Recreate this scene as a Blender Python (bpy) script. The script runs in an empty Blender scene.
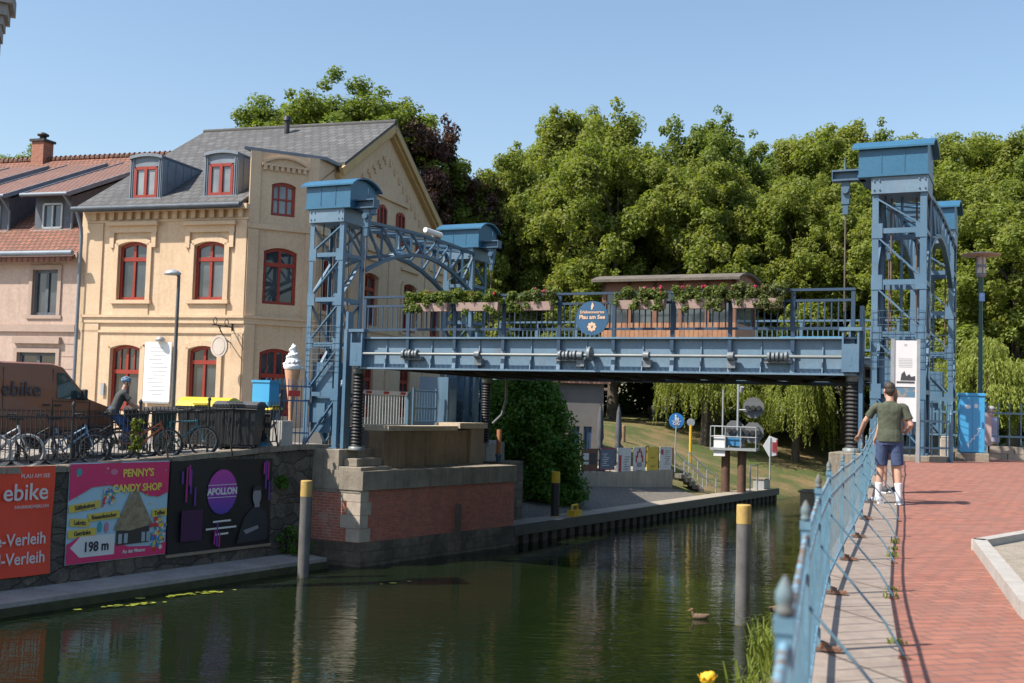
import bpy, bmesh, math, random
import numpy as np
from mathutils import Vector, Matrix, Euler
rnd = random.Random(7)
SC = bpy.context.scene
COL = SC.collection
R = math.radians

# ------------------------------------------------------------------ camera
cam_d = bpy.data.cameras.new('camera')
cam = bpy.data.objects.new('camera', cam_d)
COL.objects.link(cam)
cam_d.sensor_width = 36.0
cam_d.lens = 36.0 * 1140 / 1024
cam_d.clip_start = 0.05
cam_d.clip_end = 3000
PITCH, ROLL = R(3.4), R(1.71)
_F = Vector((0, math.cos(PITCH), math.sin(PITCH)))
_R0 = Vector((1, 0, 0)); _U0 = _R0.cross(_F)
_RR = _R0 * math.cos(ROLL) + _U0 * math.sin(ROLL)
_UU = _U0 * math.cos(ROLL) - _R0 * math.sin(ROLL)
cam.matrix_world = Matrix(((_RR.x, _UU.x, -_F.x, 0), (_RR.y, _UU.y, -_F.y, 0), (_RR.z, _UU.z, -_F.z, 1.29), (0, 0, 0, 1)))
cam_d.dof.use_dof = True
cam_d.dof.focus_distance = 27.0
cam_d.dof.aperture_fstop = 3.2
SC.camera = cam

# ------------------------------------------------------------------ sky, sun, exposure
SUN_EL = R(50)
SUN_DIR = Vector((-0.929, -0.371, 0)).normalized() * math.cos(SUN_EL) + Vector((0, 0, math.sin(SUN_EL)))
W = bpy.data.worlds.new('World'); SC.world = W; W.use_nodes = True
nt = W.node_tree
sky = nt.nodes.new('ShaderNodeTexSky'); sky.sky_type = 'NISHITA'; sky.sun_disc = False
sky.sun_elevation = SUN_EL
sky.sun_rotation = math.atan2(SUN_DIR.x, SUN_DIR.y)
sky.air_density = 1.25; sky.dust_density = 1.1; sky.ozone_density = 2.4
bg = nt.nodes['Background']; bg.inputs[1].default_value = 0.112
nt.links.new(sky.outputs[0], bg.inputs[0])
sun_d = bpy.data.lights.new('sun', 'SUN'); sun_d.energy = 4.7; sun_d.angle = R(0.53); sun_d.color = (1.0, 0.93, 0.83)
sun = bpy.data.objects.new('sun', sun_d); COL.objects.link(sun)
sun.rotation_euler = SUN_DIR.to_track_quat('Z', 'Y').to_euler()
sun.location = (-20, -10, 40)
SC.view_settings.view_transform = 'Standard'; SC.view_settings.look = 'None'
SC.view_settings.exposure = 0.7; SC.view_settings.gamma = 1.0
SC.view_settings.use_curve_mapping = False
SC.cycles.max_bounces = 6; SC.cycles.transparent_max_bounces = 6
SC.cycles.caustics_reflective = False; SC.cycles.caustics_refractive = False
SC.cycles.use_denoising = True

# ------------------------------------------------------------------ frames of the place
V3 = Vector
def frame(o, ex, ey):
    o = V3(o); ex = V3(ex).normalized(); ey = V3(ey).normalized(); ez = V3((0, 0, 1))
    return lambda a, b, z=0.0: o + ex * a + ey * b + ez * z
BU = V3((math.cos(R(25.3)), -math.sin(R(25.3)), 0)); BV = V3((math.sin(R(25.3)), math.cos(R(25.3)), 0))
BP = V3((7.95, 26.0, 0)); BR = frame(BP, BU, BV)                   # along the bridge, across the bridge
QW_ = V3((0.53, 0.848, 0)).normalized(); QN = V3((QW_.y, -QW_.x, 0))
QP = V3((-10.78, 23.32, 0)); QF = frame(QP, QW_, QN)               # along the left quay, towards the water
FL = V3((-0.952, 0.305, 0)).normalized(); FG = V3((FL.y, -FL.x, 0))
HC = V3((-6.98, 35.5, 0)); HF = frame(HC, FL, FG)                  # along the yellow facade, along its gable
WATER = -3.1

# ------------------------------------------------------------------ mesh builder
class MB:
    def __init__(s): s.v = []; s.f = []; s.sm = []; s.cuts = []
    def nxt(s): s.cuts.append((len(s.v), len(s.f))); return s
    def add(s, vs, fs, smooth=False):
        n = len(s.v); s.v += [V3(p) for p in vs]; s.f += [tuple(i + n for i in f) for f in fs]; s.sm += [smooth] * len(fs); return s
    def hexa(s, p):  # 8 points, bottom 4 then top 4
        return s.add(p, [(3, 2, 1, 0), (4, 5, 6, 7), (0, 1, 5, 4), (1, 2, 6, 5), (2, 3, 7, 6), (3, 0, 4, 7)])
    def box(s, c, d, rz=0.0, F=None):
        cx, cy, cz = c; x, y, z = d[0] / 2, d[1] / 2, d[2] / 2; ca, sa = math.cos(rz), math.sin(rz)
        ps = []
        for zz in (-z, z):
            for (a, b) in ((-x, -y), (x, -y), (x, y), (-x, y)):
                q = (cx + a * ca - b * sa, cy + a * sa + b * ca, cz + zz); ps.append(F(*q) if F else q)
        return s.hexa(ps)
    def fbox(s, F, a0, a1, b0, b1, z0, z1):
        return s.hexa([F(a0, b0, z0), F(a1, b0, z0), F(a1, b1, z0), F(a0, b1, z0), F(a0, b0, z1), F(a1, b0, z1), F(a1, b1, z1), F(a0, b1, z1)])
    def beam(s, p, q, w, h, up=(0, 0, 1)):
        p = V3(p); q = V3(q); d = (q - p).normalized(); up = V3(up)
        sd = d.cross(up)
        if sd.length < 1e-4: sd = d.cross(V3((1, 0, 0)))
        sd.normalize(); u2 = sd.cross(d).normalized(); a = sd * (w / 2); b = u2 * (h / 2)
        return s.hexa([p - a - b, p + a - b, q + a - b, q - a - b, p - a + b, p + a + b, q + a + b, q - a + b])
    def tube(s, pts, r, n=8, smooth=True, caps=True):
        pts = [V3(p) for p in pts]; m = len(pts); rs = r if isinstance(r, (list, tuple)) else [r] * m
        rings = []; prev = None
        for i in range(m):
            d = (pts[min(i + 1, m - 1)] - pts[max(i - 1, 0)]).normalized()
            if prev is None:
                a = d.orthogonal().normalized()
            else:
                a = (prev - d * prev.dot(d)); a = a.normalized() if a.length > 1e-6 else d.orthogonal().normalized()
            prev = a; b = d.cross(a)
            rings.append([pts[i] + (a * math.cos(2 * math.pi * k / n) + b * math.sin(2 * math.pi * k / n)) * rs[i] for k in range(n)])
        vs = [p for rg in rings for p in rg]
        fs = [(i * n + k, i * n + (k + 1) % n, (i + 1) * n + (k + 1) % n, (i + 1) * n + k) for i in range(m - 1) for k in range(n)]
        s.add(vs, fs, smooth)
        if caps: s.add(rings[0], [tuple(range(n))[::-1]]); s.add(rings[-1], [tuple(range(n))])
        return s
    def lathe(s, o, prof, n=16, smooth=True, sx=1.0, sy=1.0):
        o = V3(o); vs = []; m = len(prof)
        for (r, z) in prof:
            for k in range(n):
                vs.append(o + V3((r * sx * math.cos(2 * math.pi * k / n), r * sy * math.sin(2 * math.pi * k / n), z)))
        fs = [(i * n + k, i * n + (k + 1) % n, (i + 1) * n + (k + 1) % n, (i + 1) * n + k) for i in range(m - 1) for k in range(n)]
        s.add(vs, fs, smooth)
        s.add([vs[k] for k in range(n)], [tuple(range(n))[::-1]]); s.add([vs[(m - 1) * n + k] for k in range(n)], [tuple(range(n))])
        return s
    def torus(s, c, ax, r, t, n=28, m=6, a0=0, a1=2 * math.pi):
        ax = V3(ax).normalized(); e1 = ax.orthogonal().normalized(); e2 = ax.cross(e1); c = V3(c)
        full = abs(a1 - a0 - 2 * math.pi) < 1e-6; vs = []
        for i in range(n + (0 if full else 1)):
            a = a0 + (a1 - a0) * i / n; d = e1 * math.cos(a) + e2 * math.sin(a)
            for k in range(m):
                b = 2 * math.pi * k / m; vs.append(c + d * (r + t * math.cos(b)) + ax * t * math.sin(b))
        fs = []
        for i in range(n):
            j = (i + 1) % n if full else i + 1
            fs += [(i * m + k, j * m + k, j * m + (k + 1) % m, i * m + (k + 1) % m) for k in range(m)]
        return s.add(vs, fs, True)
    def ball(s, c, r, n=10, m=7, F=None):
        c = V3(c); rr = r if isinstance(r, (tuple, list)) else (r, r, r); vs = [];
        for i in range(m + 1):
            t = math.pi * i / m
            for k in range(n):
                a = 2 * math.pi * k / n
                vs.append(c + V3((rr[0] * math.sin(t) * math.cos(a), rr[1] * math.sin(t) * math.sin(a), rr[2] * math.cos(t))))
        fs = [(i * n + k, (i + 1) * n + k, (i + 1) * n + (k + 1) % n, i * n + (k + 1) % n) for i in range(m) for k in range(n)]
        return s.add(vs, fs, True)
    def prism(s, pts, d):  # planar polygon swept along d
        pts = [V3(p) for p in pts]; d = V3(d); n = len(pts)
        nrm = V3((0, 0, 0))
        for i in range(n): nrm += (pts[i] - pts[0]).cross(pts[(i + 1) % n] - pts[0])
        if nrm.dot(d) < 0: pts = pts[::-1]
        vs = pts + [p + d for p in pts]
        fs = [tuple(range(n))[::-1], tuple(range(n, 2 * n))] + [(i, (i + 1) % n, n + (i + 1) % n, n + i) for i in range(n)]
        return s.add(vs, fs)
    def quad(s, a, b, c, d): return s.add([a, b, c, d], [(0, 1, 2, 3)])
    def text(s, body, size, o, ex, ey, align='CENTER', bold=0.0, off=0.004, sx=1.0, depth=0.003):
        cu = bpy.data.curves.new('lettering', 'FONT'); cu.body = body; cu.size = size; cu.align_x = align; cu.offset = bold * size
        cu.extrude = depth; cu.resolution_u = 3
        t = bpy.data.objects.new('lettering', cu); me = t.to_mesh()
        o = V3(o); ex = V3(ex).normalized(); ey = V3(ey).normalized(); ez = ex.cross(ey)
        s.add([o + ex * (p.co.x * sx) + ey * p.co.y + ez * (p.co.z + off) for p in me.vertices], [tuple(f.vertices) for f in me.polygons])
        t.to_mesh_clear(); bpy.data.objects.remove(t); bpy.data.curves.remove(cu); return s
    def build_each(s, name, mat, parent=None, world=True):
        ends = s.cuts[1:] + [(len(s.v), len(s.f))]; out = []
        for (v0, f0), (v1, f1) in zip(s.cuts, ends):
            m = MB(); m.v = s.v[v0:v1]; m.f = [tuple(i - v0 for i in f) for f in s.f[f0:f1]]; m.sm = s.sm[f0:f1]; out.append(m.build(name, mat, parent, world))
        return out
    def build(s, name, mat, parent=None, world=True, bevel=0.0):
        me = bpy.data.meshes.new(name)
        M = Matrix.Identity(4)
        if parent is not None and world:
            p = parent
            while p is not None: M = p.matrix_basis @ M; p = p.parent
            M = M.inverted()
        me.from_pydata([M @ p for p in s.v], [], s.f)
        me.polygons.foreach_set('use_smooth', s.sm); me.update()
        if mat: me.materials.append(mat)
        o = bpy.data.objects.new(name, me); COL.objects.link(o)
        if parent is not None: o.parent = parent
        if bevel:
            b = o.modifiers.new('bevel', 'BEVEL'); b.width = bevel; b.segments = 2; b.limit_method = 'ANGLE'; b.angle_limit = R(40)
        return o

def tag(o, label=None, cat=None, group=None, kind=None):
    if label: o['label'] = label
    if cat: o['category'] = cat
    if group: o['group'] = group
    if kind: o['kind'] = kind
    return o
def thing(name, loc, label, cat, group=None, rz=0.0):
    o = bpy.data.objects.new(name, None); COL.objects.link(o); o.empty_display_size = 0.2
    o.location = loc; o.rotation_euler = (0, 0, rz); o.matrix_basis = Matrix.Translation(V3(loc)) @ Matrix.Rotation(rz, 4, 'Z')
    return tag(o, label, cat, group)
def kids(o): return [c for c in bpy.data.objects if c.parent == o]
def copy_tree(o, loc=None, rz=None, sc=None, label=None, parent=None):
    c = o.copy(); COL.objects.link(c); c.parent = parent
    if loc is not None:
        c.location = loc; c.rotation_euler = (0, 0, rz or 0)
        if sc: c.scale = sc if isinstance(sc, (tuple, list)) else (sc, sc, sc)
    if label: c['label'] = label
    for ch in list(o.children): copy_tree(ch, parent=c)
    return c

# ------------------------------------------------------------------ materials
MATS = {}
def newmat(name):
    m = bpy.data.materials.new(name); m.use_nodes = True; return m, m.node_tree, m.node_tree.nodes['Principled BSDF']
def N(nt, t, **kw):
    n = nt.nodes.new(t)
    for k, v in kw.items(): setattr(n, k, v)
    return n
def mixc(nt, fac, a, b, mode='MIX'):
    m = N(nt, 'ShaderNodeMix', data_type='RGBA', blend_type=mode)
    for sock, val in ((0, fac), (6, a), (7, b)):
        if hasattr(val, 'node'): nt.links.new(val, m.inputs[sock])
        elif sock == 0: m.inputs[0].default_value = val
        else: m.inputs[sock].default_value = (*val, 1)
    return m.outputs[2]
def noise(nt, vec, scale, detail=4, rough=0.6):
    n = N(nt, 'ShaderNodeTexNoise'); n.inputs['Scale'].default_value = scale; n.inputs['Detail'].default_value = detail; n.inputs['Roughness'].default_value = rough
    if vec is not None: nt.links.new(vec, n.inputs['Vector'])
    return n.outputs[0]
def ramp(nt, fac, lo, hi):
    r = N(nt, 'ShaderNodeMapRange'); r.inputs[1].default_value = lo; r.inputs[2].default_value = hi; nt.links.new(fac, r.inputs[0]); return r.outputs[0]
def bump(nt, b, h, strength, dist=0.02):
    n = N(nt, 'ShaderNodeBump'); n.inputs['Strength'].default_value = strength; n.inputs['Distance'].default_value = dist
    nt.links.new(h, n.inputs['Height']); nt.links.new(n.outputs[0], b.inputs['Normal'])
def pos(nt): return N(nt, 'ShaderNodeNewGeometry').outputs['Position']
def planar(nt, e1, e2):
    p = pos(nt); c = N(nt, 'ShaderNodeCombineXYZ')
    for i, e in enumerate((e1, e2)):
        d = N(nt, 'ShaderNodeVectorMath', operation='DOT_PRODUCT'); nt.links.new(p, d.inputs[0]); d.inputs[1].default_value = tuple(e)
        nt.links.new(d.outputs['Value'], c.inputs[i])
    return c.outputs[0]
def pm(name, c1, c2=None, scale=3.0, rough=0.6, metal=0.0, lo=0.35, hi=0.7, bs=0.0, bscale=30, fine=0.12, streak=0.0, streakc=(0.1, 0.08, 0.06), spec=0.5, rust=0.0):
    """painted / stone surface: two tones by noise, fine grain, optional vertical streaks and bump"""
    if name in MATS: return MATS[name]
    m, nt, b = newmat(name); c2 = c2 or tuple(x * 0.8 for x in c1)
    p = pos(nt)
    col = mixc(nt, ramp(nt, noise(nt, p, scale), lo, hi), c1, c2)
    if fine:
        g = noise(nt, p, scale * 14, 3)
        col = mixc(nt, fine * 2, col, mixc(nt, ramp(nt, g, 0.3, 0.7), (0.3, 0.3, 0.3), (0.72, 0.72, 0.72)), 'OVERLAY')
    if streak:
        mp = N(nt, 'ShaderNodeMapping'); mp.inputs['Scale'].default_value = (4, 4, 0.35); nt.links.new(p, mp.inputs[0])
        col = mixc(nt, _mul(nt, ramp(nt, noise(nt, mp.outputs[0], 1.6, 5, 0.7), 0.5, 0.75), streak), col, streakc)
    if rust:
        mp2 = N(nt, 'ShaderNodeMapping'); mp2.inputs['Scale'].default_value = (1, 1, 0.4); nt.links.new(p, mp2.inputs[0])
        col = mixc(nt, _mul(nt, ramp(nt, noise(nt, mp2.outputs[0], 3.2, 8, 0.72), 0.60, 0.70), rust), col, (0.13, 0.075, 0.045))
        col = mixc(nt, ramp(nt, noise(nt, p, 0.35, 3), 0.3, 0.75), col, mixc(nt, 0.10, col, (0.45, 0.47, 0.48)))
    nt.links.new(col, b.inputs['Base Color'])
    b.inputs['Roughness'].default_value = rough; b.inputs['Metallic'].default_value = metal; b.inputs['Specular IOR Level'].default_value = spec
    if bs: bump(nt, b, noise(nt, p, bscale, 5), bs)
    MATS[name] = m; return m
def _mul(nt, s, v):
    n = N(nt, 'ShaderNodeMath', operation='MULTIPLY'); nt.links.new(s, n.inputs[0]); n.inputs[1].default_value = v; return n.outputs[0]
def bricks(name, e1, e2, c1, c2, mortar, bw, bh, ms=0.012, off=0.5, rough=0.85, dirt=0.35, dirtc=(0.09, 0.08, 0.07), bs=0.4, dscale=0.8, dlo=0.45, dhi=0.75):
    if name in MATS: return MATS[name]
    m, nt, b = newmat(name); vec = planar(nt, e1, e2)
    t = N(nt, 'ShaderNodeTexBrick'); t.offset = off; nt.links.new(vec, t.inputs['Vector'])
    t.inputs['Color1'].default_value = (*c1, 1); t.inputs['Color2'].default_value = (*c2, 1); t.inputs['Mortar'].default_value = (*mortar, 1)
    t.inputs['Scale'].default_value = 1.0; t.inputs['Mortar Size'].default_value = ms; t.inputs['Brick Width'].default_value = bw; t.inputs['Row Height'].default_value = bh
    t.inputs['Mortar Smooth'].default_value = 0.3
    p = pos(nt)
    col = mixc(nt, 0.35, t.outputs['Color'], mixc(nt, ramp(nt, noise(nt, p, 9, 4), 0.3, 0.7), (0.28, 0.28, 0.28), (0.75, 0.75, 0.75)), 'OVERLAY')
    col = mixc(nt, _mul(nt, ramp(nt, noise(nt, p, dscale, 6, 0.7), dlo, dhi), dirt), col, dirtc)
    nt.links.new(col, b.inputs['Base Color']); b.inputs['Roughness'].default_value = rough
    inv = N(nt, 'ShaderNodeMath', operation='SUBTRACT'); inv.inputs[0].default_value = 1.0; nt.links.new(t.outputs['Fac'], inv.inputs[1])
    ad = N(nt, 'ShaderNodeMath', operation='ADD'); nt.links.new(inv.outputs[0], ad.inputs[0]); nt.links.new(_mul(nt, noise(nt, p, 25, 4), 0.5), ad.inputs[1])
    bump(nt, b, ad.outputs[0], bs, 0.015)
    MATS[name] = m; return m
def glass(name, tint=(0.02, 0.025, 0.03), rough=0.03):
    if name in MATS: return MATS[name]
    m, nt, b = newmat(name)
    col = mixc(nt, ramp(nt, noise(nt, pos(nt), 0.9, 2), 0.35, 0.65), tint, tuple(x * 2.2 for x in tint))
    nt.links.new(col, b.inputs['Base Color']); b.inputs['Roughness'].default_value = rough; b.inputs['Specular IOR Level'].default_value = 0.8
    MATS[name] = m; return m
def leaf(name, c1, c2, c3, trans=0.35):
    if name in MATS: return MATS[name]
    m, nt, b = newmat(name)
    g = N(nt, 'ShaderNodeNewGeometry')
    col = mixc(nt, g.outputs['Random Per Island'], c1, c2)
    col = mixc(nt, ramp(nt, noise(nt, g.outputs['Position'], 0.45, 3), 0.4, 0.65), col, c3)
    nt.links.new(col, b.inputs['Base Color']); b.inputs['Roughness'].default_value = 0.55; b.inputs['Specular IOR Level'].default_value = 0.25
    tr = N(nt, 'ShaderNodeBsdfTranslucent'); nt.links.new(mixc(nt, 1.0, col, (1.25, 1.3, 0.55), 'MULTIPLY'), tr.inputs[0])
    ms = N(nt, 'ShaderNodeMixShader'); ms.inputs[0].default_value = trans
    nt.links.new(b.outputs[0], ms.inputs[1]); nt.links.new(tr.outputs[0], ms.inputs[2])
    nt.links.new(ms.outputs[0], nt.nodes['Material Output'].inputs[0])
    MATS[name] = m; return m

# blues of the bridge
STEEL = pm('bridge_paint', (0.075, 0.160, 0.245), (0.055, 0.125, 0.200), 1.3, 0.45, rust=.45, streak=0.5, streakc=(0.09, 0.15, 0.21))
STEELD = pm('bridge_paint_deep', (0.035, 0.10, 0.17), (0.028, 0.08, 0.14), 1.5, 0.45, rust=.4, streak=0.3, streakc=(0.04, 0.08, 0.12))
CABIN = pm('cabin_paint', (0.035, 0.135, 0.235), (0.028, 0.11, 0.195), 1.2, 0.4, streak=0.3, streakc=(0.03, 0.10, 0.16))
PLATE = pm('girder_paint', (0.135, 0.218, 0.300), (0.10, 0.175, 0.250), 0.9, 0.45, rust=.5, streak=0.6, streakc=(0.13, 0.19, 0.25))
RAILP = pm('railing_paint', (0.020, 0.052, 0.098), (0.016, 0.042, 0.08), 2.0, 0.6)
FENCEB = pm('fence_paint', (0.115, 0.245, 0.33), (0.075, 0.175, 0.25), 7.0, 0.5, rust=.5, streak=0.5, streakc=(0.12, 0.13, 0.13), lo=0.4, hi=0.65)
RUST = pm('rusty_iron', (0.22, 0.10, 0.055), (0.10, 0.075, 0.06), 9.0, 0.85, bs=0.4, bscale=60)
PATINA = pm('finial_patina', (0.13, 0.21, 0.24), (0.12, 0.09, 0.06), 14.0, 0.7)
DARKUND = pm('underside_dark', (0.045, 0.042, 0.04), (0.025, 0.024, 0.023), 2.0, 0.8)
GREASE = pm('greased_shaft', (0.19, 0.21, 0.205), (0.14, 0.155, 0.155), 3.0, 0.4)
BLACKR = pm('black_rubber', (0.018, 0.018, 0.02), (0.03, 0.03, 0.032), 6.0, 0.55)
BLACKM = pm('black_iron', (0.02, 0.021, 0.023), (0.035, 0.035, 0.036), 5.0, 0.5)
CONC = pm('weathered_concrete', (0.285, 0.245, 0.19), (0.165, 0.14, 0.11), 1.6, 0.9, bs=0.5, bscale=14, streak=0.6, streakc=(0.075, 0.06, 0.042))
CONCB = pm('brown_stained_concrete', (0.26, 0.18, 0.11), (0.18, 0.12, 0.075), 1.2, 0.9, bs=0.4, bscale=12, streak=0.75, streakc=(0.08, 0.05, 0.03))
GALV = pm('galvanised_steel', (0.42, 0.44, 0.45), (0.34, 0.36, 0.37), 4.0, 0.4, metal=0.3)
WHITE = pm('white_paint', (0.78, 0.78, 0.77), (0.70, 0.70, 0.70), 2.0, 0.5, fine=0.04)
YELLOWP = pm('yellow_paint', (0.72, 0.46, 0.03), (0.60, 0.38, 0.03), 4.0, 0.5)
REDP = pm('red_paint', (0.55, 0.04, 0.035), (0.48, 0.035, 0.03), 3.0, 0.5)
BOXBLUE = pm('cabinet_blue', (0.06, 0.34, 0.62), (0.05, 0.31, 0.57), 2.0, 0.4, fine=0.05)
# ------------------------------------------------------------------ ground, water, banks
def struct(o): o['kind'] = 'structure'; return o
# water
m, nt_, b_ = newmat('canal_water')
p_ = pos(nt_)
mp_ = N(nt_, 'ShaderNodeMapping'); mp_.inputs['Rotation'].default_value = (0, 0, R(-12)); mp_.inputs['Scale'].default_value = (0.55, 1.9, 1); nt_.links.new(p_, mp_.inputs[0])
w1 = noise(nt_, mp_.outputs[0], 1.5, 3, 0.55); w2 = noise(nt_, mp_.outputs[0], 5.5, 2, 0.5)
ad_ = N(nt_, 'ShaderNodeMath', operation='ADD'); nt_.links.new(w1, ad_.inputs[0]); nt_.links.new(_mul(nt_, w2, 0.30), ad_.inputs[1])
patch = ramp(nt_, noise(nt_, p_, 0.16, 2), 0.35, 0.7)
hm = N(nt_, 'ShaderNodeMath', operation='MULTIPLY'); nt_.links.new(ad_.outputs[0], hm.inputs[0])
pa = N(nt_, 'ShaderNodeMath', operation='MULTIPLY_ADD'); nt_.links.new(patch, pa.inputs[0]); pa.inputs[1].default_value = 0.75; pa.inputs[2].default_value = 0.25
nt_.links.new(pa.outputs[0], hm.inputs[1])
bump(nt_, b_, hm.outputs[0], 0.26, 0.10)
nt_.links.new(mixc(nt_, ramp(nt_, noise(nt_, p_, 0.25, 3), 0.3, 0.7), (0.006, 0.012, 0.004), (0.011, 0.016, 0.006)), b_.inputs['Base Color'])
b_.inputs['Roughness'].default_value = 0.02; b_.inputs['IOR'].default_value = 1.42; b_.inputs['Specular IOR Level'].default_value = 0.62
mb = MB(); mb.quad((-80, -40, WATER), (200, -40, WATER), (200, 160, WATER), (-80, 160, WATER))
struct(mb.build('water', m))

BRICKPATH = bricks('clinker_pavers', (0.955, 0.297, 0), (-0.297, 0.955, 0), (0.335, 0.125, 0.08), (0.25, 0.09, 0.058), (0.15, 0.085, 0.065), 0.235, 0.118, 0.011, 0.5, 0.85, 0.45, (0.22, 0.12, 0.095), 0.5, 0.9, 0.4, 0.7)
GRANITE = bricks('granite_coping', (-0.297, 0.955, 0), (0.955, 0.297, 0), (0.275, 0.22, 0.18), (0.225, 0.18, 0.15), (0.09, 0.07, 0.055), 1.15, 0.9, 0.014, 0.0, 0.9, 0.6, (0.17, 0.125, 0.095), 0.6, 1.2)
COBBLE = bricks('cobbles', (1, 0, 0), (0, 1, 0), (0.20, 0.18, 0.155), (0.15, 0.135, 0.115), (0.09, 0.08, 0.065), 0.22, 0.20, 0.02, 0.4, 0.9, 0.5, (0.16, 0.14, 0.11), 0.8)
PLAZA = bricks('plaza_setts', (0.53, 0.848, 0), (0.848, -0.53, 0), (0.34, 0.31, 0.27), (0.29, 0.265, 0.235), (0.17, 0.15, 0.13), 0.22, 0.16, 0.01, 0.5, 0.9, 0.4, (0.2, 0.18, 0.15), 0.4)
def zr(y):
    t = min(1, max(0, (y - 13.0) / 12.5)); return 0.42 * t * t * (3 - 2 * t)
FENCE_LINE = [(-2.0, -6.0), (-1.17, -3.9), (-0.62, -1.9), (-0.02, 0.2), (0.55, 2.26), (1.13, 4.34), (1.74, 6.42), (2.38, 8.5), (3.08, 10.55), (3.80, 12.6), (4.52, 14.65), (5.22, 16.7), (5.92, 18.75), (6.66, 20.8), (7.36, 22.85), (7.95, 24.6)]
def off_line(line, d):
    out = []
    for i, p in enumerate(line):
        a = V3((*line[max(0, i - 1)], 0)); b = V3((*line[min(len(line) - 1, i + 1)], 0)); t = (b - a).normalized()
        out.append((p[0] + t.y * d, p[1] - t.x * d))
    return out
def strip(name, left, right, mat, dz, subdiv=6):
    mb = MB(); L = []; Rr = []
    for ln, out in ((left, L), (right, Rr)):
        for i in range(len(ln) - 1):
            for k in range(subdiv):
                t = k / subdiv; out.append((ln[i][0] * (1 - t) + ln[i + 1][0] * t, ln[i][1] * (1 - t) + ln[i + 1][1] * t))
        out.append(ln[-1])
    n = 1 if name == 'granite_coping' else 10
    for i in range(len(L) - 1):
        for k in range(n):
            def P(j, t): return (L[j][0] * (1 - t) + Rr[j][0] * t, L[j][1] * (1 - t) + Rr[j][1] * t)
            q = [P(i, k / n), P(i, (k + 1) / n), P(i + 1, (k + 1) / n), P(i + 1, k / n)]
            mb.quad(*[(x, y, zr(y) + dz) for x, y in q])
    return struct(mb.build(name, mat))
FL2 = FENCE_LINE + [(8.3, 25.7), (9.2, 27.3), (9.8, 28.5)]
edge0 = off_line(FL2, -0.14); edge1 = off_line(FL2, 0.44); edge2 = [(x + 26 + 0.2 * i, y - 3) for i, (x, y) in enumerate(edge1)]
strip('granite_coping', edge0, edge1, GRANITE, 0.0)
strip('path', edge1, edge2, BRICKPATH, 0.0)
# earth below the path, quay wall
QUAYWALL = bricks('quay_stones', (0.3, 0.95, 0), (0, 0, 1), (0.24, 0.20, 0.16), (0.19, 0.16, 0.13), (0.10, 0.09, 0.07), 0.55, 0.28, 0.015, 0.5, 0.9, 0.6, (0.06, 0.06, 0.04), 0.6)
mb = MB(); base = [V3((x, y, -5)) for x, y in edge0] + [V3((x, y, -5)) for x, y in edge2[::-1]]
for i in range(len(edge0) - 1):
    (x0, y0), (x1, y1) = edge0[i], edge0[i + 1]
    mb.quad((x0, y0, zr(y0)), (x1, y1, zr(y1)), (x1, y1, -5), (x0, y0, -5))
struct(mb.build('quay_wall', QUAYWALL))
# gravel bed with granite kerb beside the path
kb = [(4.83, 11.72), (3.55, 7.8), (3.0, 5.6), (7.5, 4.0), (11.0, 9.0), (9.5, 15.6), (7.2, 14.3)]
mb = MB()
for i in range(len(kb)):
    a, c = V3((*kb[i], 0)), V3((*kb[(i + 1) % len(kb)], 0)); d = (c - a).normalized()
    mb.beam(a + V3((0, 0, 0.03)) - d * 0.06, c + V3((0, 0, 0.03)) + d * 0.06, 0.13, 0.16 + 0.004 * (i % 2))
struct(mb.build('kerb', pm('kerb_granite', (0.40, 0.37, 0.335), (0.32, 0.295, 0.265), 5, 0.9, bs=0.3, bscale=40)))
mb = MB(); mb.add([(x, y, 0.035) for x, y in kb], [tuple(range(len(kb)))[::-1]])
struct(mb.build('gravel_bed', pm('gravel', (0.34, 0.29, 0.23), (0.22, 0.19, 0.15), 9.0, 0.95, bs=0.9, bscale=45, fine=0.4)))

# left bank: promenade and plaza
def prism_z(name, pts, z0, z1, mat):
    mb = MB(); mb.prism([(p[0], p[1], z0) for p in pts], (0, 0, z1 - z0)); return struct(mb.build(name, mat))
def xy(p): return (p.x, p.y)
lb = [xy(QF(10.31, -60)), xy(QF(10.31, 0)), xy(BR(-14.0, 1.4)), xy(BR(-13.41, 1.4)), xy(BR(-13.41, 9.4)), xy(BR(-15.5, 13)), xy(BR(-20, 22)), (-30, 75), (-45, 70)]
prism_z('plaza', lb, -6, 0.10, PLAZA)
def PZ(r): return -0.25 + min(1, max(0, (r - 2.5) / 6.7)) * 0.37
mb = MB(); rr_ = [-40, -10, 2.5, 4.7, 7, 9.2, 10.3]
for i in range(6):
    mb.quad(QF(rr_[i], 0, PZ(rr_[i])), QF(rr_[i + 1], 0, PZ(rr_[i + 1])), QF(rr_[i + 1], -60, PZ(rr_[i + 1])), QF(rr_[i], -60, PZ(rr_[i])))
struct(mb.build('promenade', PLAZA))
m, nt_, b_ = newmat('rubble_wall'); RUBBLE = m
vv = planar(nt_, (0.53 * 2.2, 0.848 * 2.2, 0), (0, 0, 3.6)); wn = N(nt_, 'ShaderNodeTexNoise'); wn.inputs['Scale'].default_value = 2.0; nt_.links.new(vv, wn.inputs['Vector'])
wv = mixc(nt_, 0.22, vv, wn.outputs['Color'])
v1 = N(nt_, 'ShaderNodeTexVoronoi', feature='DISTANCE_TO_EDGE'); nt_.links.new(wv, v1.inputs['Vector']); v1.inputs['Scale'].default_value = 1.0
v2 = N(nt_, 'ShaderNodeTexVoronoi'); nt_.links.new(wv, v2.inputs['Vector']); v2.inputs['Scale'].default_value = 1.0
sc_ = N(nt_, 'ShaderNodeSeparateColor'); nt_.links.new(v2.outputs['Color'], sc_.inputs[0])
cc = mixc(nt_, sc_.outputs[0], (0.085, 0.075, 0.062), (0.17, 0.145, 0.115))
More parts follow.
